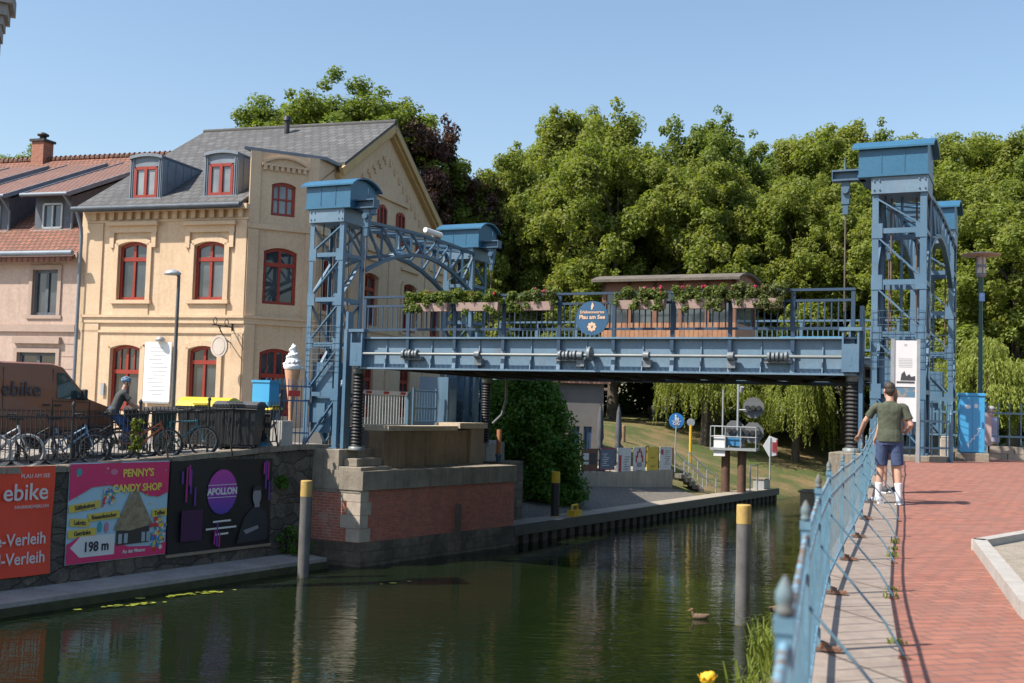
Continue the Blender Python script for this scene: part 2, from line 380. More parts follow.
cc = mixc(nt_, ramp(nt_, noise(nt_, pos(nt_), 1.3, 6, .7), .42, .7), cc, (0.05, 0.045, 0.04))
cc = mixc(nt_, 0.6, cc, mixc(nt_, ramp(nt_, noise(nt_, pos(nt_), 18, 4), .3, .7), (0.25, 0.25, 0.25), (0.75, 0.75, 0.75)), 'OVERLAY')
ed = ramp(nt_, v1.outputs['Distance'], 0.0, 0.06)
cc = mixc(nt_, ed, mixc(nt_, 0.65, (0.05, 0.045, 0.04), cc), cc); nt_.links.new(cc, b_.inputs['Base Color']); b_.inputs['Roughness'].default_value = .95
ad2 = N(nt_, 'ShaderNodeMath', operation='ADD'); nt_.links.new(ed, ad2.inputs[0]); nt_.links.new(_mul(nt_, noise(nt_, pos(nt_), 12, 5), .9), ad2.inputs[1]); bump(nt_, b_, ad2.outputs[0], .9, .04)
mb = MB()
for i in range(6): mb.hexa([QF(rr_[i], -.35, -4.2), QF(rr_[i + 1], -.35, -4.2), QF(rr_[i + 1], .02, -4.2), QF(rr_[i], .02, -4.2), QF(rr_[i], -.35, PZ(rr_[i]) - .12), QF(rr_[i + 1], -.35, PZ(rr_[i + 1]) - .12), QF(rr_[i + 1], .02, PZ(rr_[i + 1]) - .12), QF(rr_[i], .02, PZ(rr_[i]) - .12)])
struct(mb.build('quay_wall', RUBBLE))
mb = MB()
for i in range(17):
    r0 = -14 + i * 1.46; z0, z1 = PZ(r0) + rnd.uniform(.01, .03), PZ(r0 + 1.46) + rnd.uniform(.01, .03); q0, q1 = -.42 + rnd.uniform(-.02, .02), .07 + rnd.uniform(-.03, .02); mb.hexa([QF(r0 + .008, q0, z0 - .13), QF(r0 + 1.45, q0, z1 - .13), QF(r0 + 1.45, q1, z1 - .13), QF(r0 + .008, q1, z0 - .13), QF(r0 + .008, q0, z0), QF(r0 + 1.45, q0, z1), QF(r0 + 1.45, q1, z1), QF(r0 + .008, q1, z0)])
struct(mb.build('quay_coping', CONC))
mb = MB(); mb.hexa([QF(-40, 0.02, -4.5), QF(9.6, 0.02, -4.5), QF(9.6, 1.05, -4.5), QF(-40, 1.05, -4.5), QF(-40, 0.02, -2.78), QF(9.6, 0.02, -2.78), QF(9.6, 1.05, -2.84), QF(-40, 1.05, -2.84)])
struct(mb.build('towpath', pm('towpath_concrete', (0.36, 0.33, 0.30), (0.25, 0.23, 0.21), 1.1, 0.9, bs=0.4, bscale=15, streak=0.3)))
mb = MB(); mb.fbox(QF, -40, 9.62, 1.052, 1.12, -4.5, -2.93); struct(mb.build('towpath_edge', pm('mossy_edge', (0.07, 0.075, 0.03), (0.04, 0.04, 0.022), 3, 0.9, bs=0.5)))

# abutment (left bridge pier)
ca = V3((-3.99, 31.21, 0)); cw = V3((0.573, 0.8196, 0)).normalized(); AF = frame(ca, cw, V3((cw.y, -cw.x, 0)))  # along the pier face, out to the water
AB_BR = bricks('abutment_brick', cw, (0, 0, 1), (0.50, 0.15, 0.09), (0.38, 0.11, 0.07), (0.26, 0.20, 0.16), 0.25, 0.078, 0.008, 0.5, 0.9, 0.5, (0.14, 0.10, 0.08), 0.3, 1.2)
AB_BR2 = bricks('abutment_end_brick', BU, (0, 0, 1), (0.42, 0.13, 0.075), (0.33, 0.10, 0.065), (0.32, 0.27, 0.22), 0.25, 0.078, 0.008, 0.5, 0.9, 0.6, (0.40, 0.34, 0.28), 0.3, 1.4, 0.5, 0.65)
AB_ST = bricks('abutment_stone', cw, (0, 0, 1), (0.22, 0.175, 0.125), (0.15, 0.12, 0.09), (0.13, 0.11, 0.085), 0.83, 0.30, 0.02, 0.37, 0.9, 0.8, (0.06, 0.05, 0.038), 0.8, 1.1, 0.4, 0.6)
def ab_poly(out, L=7.35):
    a = AF(-out * 0.4, out); b = AF(L, out); c = AF(L, 0) - BU * 4.0; d = a - BU * 3.6
    return [xy(a), xy(b), xy(c), xy(d)]
pier = thing('bridge_abutment', xy(AF(3, -1)) + (WATER,), 'brick and stone abutment rising from the water under the left end of the blue bridge', 'abutment')
def pp(name, poly, z0, z1, mat):
    mb = MB(); mb.prism([(p[0], p[1], z0) for p in poly], (0, 0, z1 - z0)); return mb.build(name, mat, pier)
pp('stone_base', ab_poly(0.10), -5, -2.46, AB_ST)
pp('brick_face', ab_poly(0.0), -2.46, -1.04, AB_BR)
pp('cap_slab', ab_poly(0.09), -1.04, -0.52, CONC)
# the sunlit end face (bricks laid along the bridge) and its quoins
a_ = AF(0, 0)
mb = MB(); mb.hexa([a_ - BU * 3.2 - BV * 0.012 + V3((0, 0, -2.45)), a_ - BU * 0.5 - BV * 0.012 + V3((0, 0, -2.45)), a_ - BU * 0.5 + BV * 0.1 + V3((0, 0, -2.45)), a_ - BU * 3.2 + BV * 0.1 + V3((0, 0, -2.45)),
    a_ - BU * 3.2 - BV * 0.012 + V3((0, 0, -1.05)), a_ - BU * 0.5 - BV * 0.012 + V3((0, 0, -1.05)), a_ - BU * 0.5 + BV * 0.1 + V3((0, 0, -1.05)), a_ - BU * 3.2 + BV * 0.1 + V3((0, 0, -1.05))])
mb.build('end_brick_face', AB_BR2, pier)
mb = MB(); qz = [-2.45, -2.08, -1.72, -1.36, -1.045]
for i in range(4):
    L1 = 0.62 if i % 2 else 0.42; L2 = 0.30 if i % 2 else 0.42
    o = a_ + BV * -0.02
    mb.prism([o + V3((0.012, 0, qz[i] + .006)), AF(L2, 0.02, qz[i] + .006), AF(L2, -0.1, qz[i] + .006), o - BU * L1 + BV * 0.1 + V3((0, 0, qz[i] + .006)), o - BU * L1 + V3((0, 0, qz[i] + .006))], (0, 0, qz[i + 1] - qz[i] - .012))
mb.build('corner_quoins', pm('quoin_stone', (0.48, 0.40, 0.31), (0.36, 0.30, 0.24), 3, 0.9, bs=0.5, bscale=20), pier)
mb = MB(); mb.fbox(AF, 4.22, 4.34, 0.0, 0.16, -3.0, -1.62); mb.build('fender_timber', pm('old_timber', (0.16, 0.12, 0.09), (0.09, 0.07, 0.055), 4, 0.9), pier)
# pedestal blocks under the front tower, back wall and right pillar
mb = MB(); mb.fbox(BR, -16.2, -13.75, -0.42, 1.35, -1.14, 0.04); mb.fbox(BR, -13.75, -13.02, -0.42, 1.2, -1.14, -0.42); mb.fbox(BR, -13.74, -13.3, -0.2, 1.1, -0.42, -0.2)
mb.build('tower_pedestal', CONC, pier, bevel=0.02)
mb = MB(); mb.fbox(BR, -13.95, -13.4, 1.36, 6.6, -0.6, 0.56); mb.build('back_wall', CONCB, pier)
mb = MB(); mb.fbox(BR, -13.95, -13.3, 6.6, 7.55, -0.6, 0.62); mb.build('pillar', pm('pillar_concrete', (0.30, 0.225, 0.15), (0.22, 0.16, 0.105), 1.5, 0.9, bs=0.3, streak=0.6), pier)
mb = MB(); mb.fbox(BR, -14.1, -13.28, 1.36, 5.6, 0.56, 0.70); mb.fbox(BR, -14.1, -13.2, 5.61, 7.6, 0.62, 0.80); mb.build('coping_slab', pm('pale_coping', (0.50, 0.43, 0.33), (0.38, 0.32, 0.25), 3, 0.9, bs=0.3), pier)
mb = MB(); mb.fbox(BR, -16.0, -12.75, 7.62, 9.6, -4.5, -0.5); mb.build('rear_pier', AB_ST, pier)
# approach road on the town side
mb = MB(); mb.prism([BR(-13.96, 1.37, 0.64), BR(-15.2, 1.37, 0.64), BR(-23, 1.37, 0.0), BR(-23, 1.37, -0.5), BR(-13.96, 1.37, -0.5)], BV * 6.2)
struct(mb.build('road', pm('asphalt', (0.13, 0.125, 0.12), (0.10, 0.098, 0.095), 3, 0.95, bs=0.2)))

# far bank terrain
LINE = [(-30, -10), (0.0, 36.9), (14.3, 60.9), (19, 68.5), (26, 74.5), (40, 79), (70, 86), (260, 120)]
def seg_dist(px, py):
    best = np.full(px.shape, 1e9); side = np.zeros(px.shape)
    for (ax, ay), (bx, by) in zip(LINE[:-1], LINE[1:]):
        dx, dy = bx - ax, by - ay; L2 = dx * dx + dy * dy
        t = np.clip(((px - ax) * dx + (py - ay) * dy) / L2, 0, 1)
        qx, qy = ax + t * dx, ay + t * dy; d = np.hypot(px - qx, py - qy)
        s = np.sign(dx * (py - ay) - dy * (px - ax))
        upd = d < best; best = np.where(upd, d, best); side = np.where(upd, s, side)
    return best * side
def hz(x, y):
    d = seg_dist(x, y)
    jet = 1 - np.clip((y - 60) / 2.0, 0, 1)       # the jetty ends at y = 60
    h = np.interp(d, [-4, -0.01, 0.0, 0.5, 1.0, 3.7, 6, 9, 15, 30, 80, 300], [-4.6, -4.6, -3.5, -2.75, -2.58, -1.98, -1.5, -0.9, 0.55, 1.5, 2.0, 2.0])
    h2 = np.interp(d, [-4, -0.5, 0.0, 0.6, 2.0, 6.0, 12, 25, 80, 300], [-4.6, -3.8, -3.25, -2.9, -2.5, -1.3, 0.4, 1.6, 2.0, 2.0])
    h = h * jet + h2 * (1 - jet)
    return h + 0.12 * np.sin(x * 0.31 + 1) * np.cos(y * 0.27) * np.clip(d / 6, 0, 1)
gx = np.concatenate([np.linspace(-60, -4, 26), np.linspace(-3, 30, 100), np.linspace(31, 260, 80)])
gy = np.concatenate([np.linspace(36.9, 90, 150), np.linspace(91, 260, 40)])
X, Y = np.meshgrid(gx, gy); Zg = hz(X, Y)
nx, ny = len(gx), len(gy)
me = bpy.data.meshes.new('lawn')
vs = np.stack([X.ravel(), Y.ravel(), Zg.ravel()], 1)
fs = []
D_ = seg_dist(X, Y)
for j in range(ny - 1):
    for i in range(nx - 1):
        if D_[j:j + 2, i:i + 2].max() < -3: continue
        # the plaza stands where the town bank is
        cx_, cy_ = gx[i], gy[j]
        if (V3((cx_, cy_, 0)) - BP).dot(BU) < -16.5 and cy_ < 52: continue
        fs.append((j * nx + i, j * nx + i + 1, (j + 1) * nx + i + 1, (j + 1) * nx + i))
me.from_pydata(vs.tolist(), [], fs); me.polygons.foreach_set('use_smooth', [True] * len(fs)); me.update()
m, nt_, b_ = newmat('lawn_grass'); p_ = pos(nt_)
cg = mixc(nt_, ramp(nt_, noise(nt_, p_, 0.35, 5, 0.65), 0.42, 0.62), (0.075, 0.10, 0.022), (0.22, 0.155, 0.07))
cg = mixc(nt_, 0.5, cg, mixc(nt_, ramp(nt_, noise(nt_, p_, 7, 4), 0.3, 0.7), (0.25, 0.25, 0.25), (0.75, 0.75, 0.75)), 'OVERLAY')
nt_.links.new(cg, b_.inputs['Base Color']); b_.inputs['Roughness'].default_value = 0.95; bump(nt_, b_, noise(nt_, p_, 16, 5), 0.9, 0.08)
me.materials.append(m); lawn = bpy.data.objects.new('lawn', me); COL.objects.link(lawn); struct(lawn)
# right bank behind the bridge
rbp = [(9.8, 28.4), (20, 45.5), (30, 57), (60, 69), (130, 83), (260, 110), (260, 0), (34, 20)]
prism_z('right_bank', rbp, -5, 0.36, pm('park_soil', (0.14, 0.13, 0.06), (0.09, 0.10, 0.03), 0.7, 0.95, bs=0.5))
# ground to the horizon
mb = MB(); mb.add([(-1500, 70, 0.9), (-60, 70, -0.2), (-60, -60, -0.2), (-1500, -60, -0.2)], [(0, 3, 2, 1)])
mb.add([(-1500, 255, 1.6), (1500, 255, 1.6), (1500, 2500, 1.6), (-1500, 2500, 1.6)], [(0, 1, 2, 3)])
mb.add([(-1500, 70, 0.9), (-60, 70, 0.9), (-60, 255, 1.6), (-1500, 255, 1.6)], [(0, 1, 2, 3)])
mb.add([(260, 0, 0.3), (1500, 0, 0.3), (1500, 255, 1.6), (260, 255, 1.6)], [(0, 1, 2, 3)])
struct(mb.build('ground', m))
# jetty: timber/concrete deck on sheet piles along the canal edge
JW = V3((14.3, 24.0, 0)).normalized(); JF = frame((0.0, 36.9, 0), JW, V3((JW.y, -JW.x, 0)))
jt = thing('jetty', xy(JF(14, -1)) + (WATER,), 'long low jetty with pale concrete deck and dark sheet piles running behind the bridge', 'jetty')
mb = MB(); mb.fbox(JF, 0.3, 27.9, -1.05, 0.0, -2.72, -2.50); mb.build('deck', pm('jetty_concrete', (0.36, 0.31, 0.245), (0.27, 0.235, 0.19), 1.2, 0.9, bs=0.3), jt)
mb = MB(); mb.fbox(JF, 0.3, 27.95, 0.003, 0.13, -2.80, -2.47); mb.build('edge_beam', pm('steel_edge', (0.05, 0.052, 0.055), (0.03, 0.03, 0.032), 3, 0.5), jt)
mb = MB()
for i in range(42):
    a0 = 0.35 + i * 0.66
    mb.fbox(JF, a0, a0 + 0.34, -0.10, 0.06, -4.5, -2.80); mb.fbox(JF, a0 + 0.34, a0 + 0.66, -0.35, -0.30, -4.5, -2.80)
mb.build('sheet_piles', pm('pile_rust', (0.10, 0.075, 0.055), (0.045, 0.04, 0.035), 3, 0.8), jt)
# cobbled slope between the jetty and the terrace
sp = [(0.2, 1.0, 0), (19.5, 1.0, 0), (19.0, 4.6, 0), (0.2, 6.0, 0)]
mb = MB(); n = 14
for i in range(n):
    for k in range(5):
        def P(s, t):
            a = V3(sp[0]).lerp(V3(sp[1]), s); c = V3(sp[3]).lerp(V3(sp[2]), s); q = a.lerp(c, t)
            w = JF(q.x, -q.y, 0); return (w.x, w.y, float(hz(np.array([w.x]), np.array([w.y]))[0]) + 0.03)
        mb.quad(P(i / n, k / 5), P((i + 1) / n, k / 5), P((i + 1) / n, (k + 1) / 5), P(i / n, (k + 1) / 5))
struct(mb.build('cobbled_slope', COBBLE))
# ------------------------------------------------------------------ houses
YEL = pm('ochre_render', (0.645, 0.48, 0.325), (0.575, 0.415, 0.27), 0.7, 0.9, bs=0.15, bscale=40, streak=0.4, streakc=(0.40, 0.28, 0.17))
YELT = pm('ochre_trim', (0.635, 0.47, 0.315), (0.56, 0.405, 0.265), 1.5, 0.9, streak=0.2, streakc=(0.40, 0.28, 0.16))
PINK = pm('pinkish_render', (0.50, 0.37, 0.30), (0.44, 0.325, 0.265), 0.6, 0.9, bs=0.15, streak=0.2)
PINKT = pm('pinkish_trim', (0.42, 0.31, 0.25), (0.36, 0.27, 0.22), 1.5, 0.9)
REDF = pm('red_window_paint', (0.31, 0.035, 0.018), (0.25, 0.028, 0.015), 3, 0.45)
PANE = glass('window_glass', (0.03, 0.036, 0.042))
CURT = glass('curtained_glass', (0.13, 0.14, 0.145), 0.05)
ZINC = pm('zinc', (0.20, 0.235, 0.28), (0.15, 0.18, 0.215), 2.0, 0.6, metal=0.15, streak=0.3, streakc=(0.16, 0.18, 0.2))
SLATE = pm('slate_dark', (0.10, 0.115, 0.14), (0.07, 0.08, 0.10), 4, 0.6)
def rooftile(name, e1, e2, c1, c2, mc, bw, bh):
    return bricks(name, e1, e2, c1, c2, mc, bw, bh, 0.03, 0.5, 0.8, 0.55, tuple(x * 0.45 for x in c1), 1.0, 0.7, 0.4, 0.75)
GREYT = rooftile('grey_tiles', FL, (FG * 0.86 + V3((0, 0, 0.51))), (0.12, 0.12, 0.12), (0.075, 0.075, 0.077), (0.06, 0.058, 0.055), 0.34, 0.36)
REDT = rooftile('red_tiles', FL, (FG * 0.86 + V3((0, 0, 0.51))), (0.29, 0.112, 0.07), (0.18, 0.078, 0.052), (0.08, 0.045, 0.03), 0.22, 0.24)
REDT2 = rooftile('brown_tiles', FL, (FG * 0.95 + V3((0, 0, 0.3))), (0.26, 0.13, 0.095), (0.21, 0.105, 0.08), (0.09, 0.05, 0.04), 0.2, 0.2)

def wall(mb, w, s0, s1, z0, z1, ops=(), rv=0.2):
    ss = sorted({s0, s1} | {x for o in ops for x in o[:2]}); zs = sorted({z0, z1} | {x for o in ops for x in o[2:4]})
    for i in range(len(ss) - 1):
        for j in range(len(zs) - 1):
            sm, zm = (ss[i] + ss[i + 1]) / 2, (zs[j] + zs[j + 1]) / 2
            if any(o[0] < sm < o[1] and o[2] < zm < o[3] for o in ops): continue
            mb.quad(w(ss[i], 0, zs[j]), w(ss[i + 1], 0, zs[j]), w(ss[i + 1], 0, zs[j + 1]), w(ss[i], 0, zs[j + 1]))
    for a, b, lo, hi, rise in ops:
        k = 8
        arc = [(a + (b - a) * i / k, hi - rise * (2 * i / k - 1) ** 2) for i in range(k + 1)]
        mb.quad(w(a, 0, lo), w(a, -rv, lo), w(a, -rv, hi - rise), w(a, 0, hi - rise)); mb.quad(w(b, 0, lo), w(b, -rv, lo), w(b, -rv, hi - rise), w(b, 0, hi - rise))
        mb.quad(w(a, 0, lo), w(b, 0, lo), w(b, -rv, lo), w(a, -rv, lo))
        for i in range(k):
            (p, q), (r, t) = arc[i], arc[i + 1]
            mb.quad(w(p, 0, q), w(r, 0, t), w(r, -rv, t), w(p, -rv, q))
            if rise: mb.quad(w(p, 0, q), w(r, 0, t), w(r, 0, hi), w(p, 0, hi))
def outline(a, b, lo, hi, rise, k=8):
    return [(a, lo)] + [(a + (b - a) * i / k, hi - rise * (2 * i / k - 1) ** 2) for i in range(k + 1)] + [(b, lo)]
def window(w, o, parent, kind='cross', fm=None, pm_=None, d=-0.13, surround=None, hood=False, sillm=None, door=False):
    a, b, lo, hi, rise = o; fm = fm or REDF; pm_ = pm_ or PANE; fw = 0.10
    nrm = (w(0, 1, 0) - w(0, 0, 0)).normalized()
    mb = MB(); ol = outline(a + fw / 2, b - fw / 2, lo + fw / 2, hi - fw / 2, rise)
    def bar(p, q, wd=fw, dp=0.07, dd=d): mb.beam(w(p[0], dd, p[1]), w(q[0], dd, q[1]), wd, dp, nrm)
    for i in range(len(ol) - 1): bar(ol[i], ol[i + 1])
    bar((a, lo + fw / 2), (b, lo + fw / 2), fw, 0.068, d + 0.003)
    c = (a + b) / 2; h = hi - lo
    tz = lo + h * (0.70 if kind != 'small' else 0.5)
    if kind in ('cross', 'door'):
        bar((c, lo + 0.05), (c, hi - 0.05), 0.085, 0.075, d + 0.005); bar((a + 0.05, tz), (b - 0.05, tz), 0.13, 0.09, d + 0.011)
    if kind == 'door':
        for s in (a + (b - a) * 0.27, a + (b - a) * 0.73): bar((s, tz), (s, hi - rise * 0.4), 0.035, 0.05, d + 0.002)
        bar((a + 0.05, lo + h * 0.30), (b - 0.05, lo + h * 0.30), 0.12, 0.06, d + 0.008)
        mb.hexa([w(a + .08, d - .02, lo + .05), w(b - .08, d - .02, lo + .05), w(b - .08, d + .015, lo + .05), w(a + .08, d + .015, lo + .05), w(a + .08, d - .02, lo + h * .3), w(b - .08, d - .02, lo + h * .3), w(b - .08, d + .015, lo + h * .3), w(a + .08, d + .015, lo + h * .3)])
    if kind == 'small':
        for t in (0.33, 0.66): bar((a + (b - a) * t, lo), (a + (b - a) * t, hi - .03), 0.04, 0.06, d + 0.004)
        bar((a, tz), (b, tz), 0.05, 0.06, d + 0.009)
    if kind == 'pair': bar((c, lo), (c, hi - .03), 0.11, 0.075, d + 0.006)
    f = mb.build('door' if door else 'window', fm, parent)
    mb = MB(); k = 8
    pts = outline(a + .02, b - .02, lo + .02, hi - .02, rise); mb.add([w(s, d - 0.012, z) for s, z in pts], [tuple(range(len(pts)))])
    mb.build('pane', pm_, f)
    if surround:
        mb = MB(); t = 0.17; ol = outline(a - t / 2, b + t / 2, lo, hi + t / 2, rise)
        for i in range(len(ol) - 1): mb.beam(w(ol[i][0], 0.02, ol[i][1]), w(ol[i + 1][0], 0.02, ol[i + 1][1]), t, 0.10, nrm)
        if not door:
            mb.hexa([w(s, dd, z) for z in (lo - .13, lo - .01) for s, dd in ((a - .22, -.05), (b + .22, -.05), (b + .22, .12), (a - .22, .12))])
            mb.hexa([w(s, dd, z) for z in (lo - .62, lo - .14) for s, dd in ((a - .12, -.02), (b + .12, -.02), (b + .12, .035), (a - .12, .035))])
        if hood:
            z = hi + 0.30
            mb.hexa([w(s, dd, zz) for zz in (z, z + .22) for s, dd in ((a - .34, -.02), (b + .34, -.02), (b + .34, .08), (a - .34, .08))])
            mb.hexa([w(s, dd, zz) for zz in (z + .221, z + .34) for s, dd in ((a - .42, -.02), (b + .42, -.02), (b + .42, .20), (a - .42, .20))])
            for s in (a - .33, b + .17):
                mb.hexa([w(s2, dd, zz) for zz in (z - .5, z - .002) for s2, dd in ((s, -.02), (s + .16, -.02), (s + .16, .10), (s, .10))])
        mb.build('surround', surround, f)
    return f

yh = thing('corner_house', xy(HF(4, 6)) + (0,), 'ochre yellow corner house with red framed windows, grey tiled roof and stepped gable frieze', 'house')
wf = lambda s, d, z: HF(s, -d, z)                     # facade: s to the left, d outwards
wg = lambda s, d, z: HF(-d, s, z)                     # gable: s away from the street
_p1, _p2 = HF(1.6, 0), HF(0, 1.6); _cd = (_p2 - _p1).normalized(); _cn = V3((_cd.y, -_cd.x, 0)); CHL = (_p2 - _p1).length
if _cn.dot(-FG) < 0: _cn = -_cn
wc = lambda s, d, z: _p1 + _cd * s + _cn * d + V3((0, 0, z))
f1 = (5.27, 6.38, 4.5, 6.42, 0.14); f2 = (2.38, 3.49, 4.5, 6.38, 0.14)
g1 = (5.35, 6.50, 0.1, 3.02, 0.14); g2 = (2.48, 3.55, 1.28, 3.02, 0.14)
mb = MB(); wall(mb, wf, 1.6, 7.89, -0.3, 7.6, [f1, f2, g1, g2])
c_up = (0.72, 1.52, 7.28, 8.38, 0.10); c_mid = (0.55, 1.65, 4.42, 6.25, 0.14); c_gr = (0.55, 1.62, 0.1, 3.0, 0.14)
wall(mb, wc, 0, CHL, -0.3, 9.3, [c_up, c_mid, c_gr])
gw = [(2.05, 3.05, 4.35, 6.1, 0.14), (5.2, 6.45, 4.15, 6.05, 0.14), (8.8, 10.05, 4.15, 6.05, 0.14), (11.6, 12.7, 4.15, 6.05, 0.14)]
gg = [(5.35, 6.4, 0.4, 3.0, 0.14), (8.85, 9.85, 0.4, 3.0, 0.14), (2.05, 3.05, 1.2, 3.0, 0.14)]
wall(mb, wg, 1.6, 14.0, -0.3, 7.6, gw + gg)
mb.add([wg(1.6, 0, 7.6), wg(14.0, 0, 7.6), wg(14.0, 0, 7.62), wg(7.0, 0, 11.72), wg(1.6, 0, 8.55)], [(0, 1, 2, 3, 4)])
mb.quad(HF(7.65, 0, -.3), HF(7.65, 14, -.3), HF(7.65, 14, 7.6), HF(7.65, 0, 7.6)); mb.add([HF(7.65, 0, 7.6), HF(7.65, 14, 7.6), HF(7.65, 7, 11.72)], [(0, 1, 2)])
mb.quad(HF(0, 14, -.3), HF(7.65, 14, -.3), HF(7.65, 14, 7.6), HF(0, 14, 7.6))
mb.quad(HF(1.6, 0, 7.6), HF(1.6, 3.0, 7.6), HF(1.6, 3.0, 9.3), HF(1.6, 0, 9.3)); mb.add([wg(1.6, 0.0, 8.5), wg(2.95, 0, 9.28), wg(1.6, 0, 9.3)], [(0, 1, 2)])
mb.build('wall', YEL, yh)
# mouldings
mb = MB()
def slab(w, s0, s1, z0, z1, d, din=-0.05): mb.hexa([w(s, dd, z) for z in (z0, z1) for s, dd in ((s0, din), (s1, din), (s1, d), (s0, d))])
slab(wf, 1.56, 7.66, 3.74, 3.92, 0.07); slab(wf, 1.55, 7.67, 3.921, 4.0, 0.12)
slab(wf, 1.56, 7.66, 3.42, 3.50, 0.05)
slab(wf, 1.56, 7.66, 7.40, 7.56, 0.20)
for i in range(17): slab(wf, 1.75 + i * 0.345, 1.75 + i * 0.345 + 0.16, 7.14, 7.399, 0.12)
slab(wf, 1.56, 7.66, 7.06, 7.139, 0.05); slab(wf, 1.56, 7.66, -0.2, 0.85, 0.06)
slab(wc, -0.02, CHL + .02, 3.74, 3.92, 0.072); slab(wc, -0.02, CHL + .02, 3.921, 4.0, 0.122); slab(wc, -0.02, CHL + .02, 6.80, 6.96, 0.09)
slab(wc, -0.02, CHL + .02, -0.2, 0.85, 0.062)
slab(wg, 1.56, 14.0, 3.74, 3.92, 0.074); slab(wg, 1.56, 14.0, 3.921, 4.0, 0.124); slab(wg, 1.56, 14.0, -0.2, 0.85, 0.064)
for i in range(8): slab(wc, 0.42 + i * 0.185, 0.42 + i * 0.185 + 0.10, 8.72, 8.86, 0.09)
slab(wc, 0.36, CHL - .36, 8.861, 8.93, 0.10)
for i in range(12):
    t0, t1 = i / 12, (i + 1) / 12
    p = [(0.36 + (CHL - .72) * t, 8.93 + 0.24 * (1 - (2 * t - 1) ** 2)) for t in (t0, t1)]
    mb.beam(wc(p[0][0], 0.03, p[0][1]), wc(p[1][0], 0.03, p[1][1]), 0.06, 0.12, _cn)
# hoods over the gable windows and the stepped frieze under the verge
for o in gw:
    slab(wg, o[0] - .25, o[1] + .25, 6.52, 6.64, 0.10); slab(wg, o[0] - .32, o[1] + .32, 6.84, 6.95, 0.10)
for sgn in (-1, 1):
    for i in range(13):
        s = 7.0 + sgn * (0.22 + i * 0.43); z = 11.72 - abs(s - 7.0) * 0.593
        slab(wg, s - 0.07, s + 0.07, z - 1.08 - 0.26, z - 1.08, 0.06); slab(wg, s - 0.07 + sgn * .17, s + 0.07 + sgn * .17, z - 1.08 - 0.13, z - 1.08, 0.06)
slab(wg, 5.0, 9.0, 8.95, 9.07, 0.10)
mb.build('mouldings', YELT, yh)
mb = MB()
def pil(w, s0, s1, z0, z1, d): mb.nxt().hexa([w(s, dd, z) for z in (z0, z1) for s, dd in ((s0, -.05), (s1, -.05), (s1, d), (s0, d))])
pil(wf, 7.02, 7.64, 0.86, 3.73, .05); pil(wf, 7.02, 7.64, 4.01, 7.05, .05)
pil(wc, 0.005, 0.34, 0.86, 3.73, .06); pil(wc, 0.005, 0.34, 4.01, 6.79, .06); pil(wc, 0.005, 0.34, 6.97, 9.29, .04)
pil(wc, CHL - .36, CHL - .005, 0.86, 3.73, .06); pil(wc, CHL - .36, CHL - .005, 4.01, 6.79, .06); pil(wc, CHL - .36, CHL - .005, 6.97, 9.29, .04)
pil(wf, 1.605, 2.0, 4.01, 7.05, .05); pil(wf, 1.605, 2.0, .86, 3.41, .05)
for s in (4.15, 7.4, 11.0): pil(wg, s, s + .5, 0.86, 3.73, .05); pil(wg, s, s + .5, 4.01, 7.3, .05)
mb.build_each('pilaster', YELT, yh)
LACE = glass('lace_glass', (0.06, 0.065, 0.07), 0.04)
for o, p_ in ((f1, PANE), (f2, LACE)): window(wf, o, yh, 'cross', pm_=p_, surround=YELT, hood=True)
window(wf, g1, yh, 'door', surround=YELT, door=True); window(wf, g2, yh, 'cross', surround=YELT)
window(wc, c_up, yh, 'small', pm_=CURT); window(wc, c_mid, yh, 'cross', surround=None); window(wc, c_gr, yh, 'door', door=True)
for o in gw: window(wg, o, yh, 'cross', surround=YELT)
for o in gg: window(wg, o, yh, 'door' if o[2] < 1 else 'cross', door=o[2] < 1)
for s, z0, z1, wd in ((6.25, 7.45, 8.7, .75), (7.95, 7.45, 8.7, .75), (9.95, 7.3, 7.95, .5)):   # small attic windows
    window(lambda q, d, z: wg(q, d + 0.16, z), (s, s + wd, z0, z1, 0.12), yh, 'pair')
# roof
sl = (11.75 - 7.62) / 7.0
def rz_(b): return 7.76 + sl * (7.0 - abs(7.0 - b))
def roofslab(mb, F, poly, th=0.12, zf=None):
    top = [F(a, b, zf(b)) for a, b in poly]; mb.prism([p - V3((0, 0, th)) for p in top], (0, 0, th))
mb = MB()
roofslab(mb, HF, [(7.95, -0.42), (1.72, -0.42), (1.72, 2.9), (-0.28, 2.9), (-0.28, 7.0), (7.95, 7.0)], .13, rz_)
roofslab(mb, HF, [(7.95, 7.001), (-0.28, 7.001), (-0.28, 14.4), (7.95, 14.4)], .13, rz_)
rf = mb.build('roof', GREYT, yh)
mb = MB(); mb.tube([HF(7.95, 7.0, 11.87), HF(-0.28, 7.0, 11.87)], 0.11, 8); mb.build('ridge_tiles', GREYT, rf)
mb = MB(); mb.tube([HF(3.9, 6.3, 11.4), HF(3.9, 6.3, 11.95)], [0.1, 0.1], 8); mb.tube([HF(3.9, 6.3, 11.95), HF(3.9, 6.3, 12.12)], [0.17, 0.13], 8); mb.build('vent_cap', BLACKM, rf)
mb = MB()
for (b0, b1) in ((2.75, 7.0), (14.35, 7.0)):
    mb.beam(HF(-0.24, b0, rz_(b0) - .26), HF(-0.24, b1, rz_(b1) - .26), 0.14, 0.26, (0, 0, 1)); mb.beam(HF(-0.10, b0, rz_(b0) - .42), HF(-0.10, b1, rz_(b1) - .42), 0.2, 0.2, (0, 0, 1))
mb.build('verge_board', pm('verge_ochre', (0.52, 0.36, 0.16), (0.43, 0.30, 0.14), 2, 0.7), yh)
mb = MB(); mb.hexa([HF(a, b, z) for z in (9.301, 9.40) for a, b in ((1.75, -0.16), (-0.16, 1.75), (-0.16, 3.1), (1.75, 3.1))]); mb.build('parapet_cap', ZINC, yh)
mb = MB()
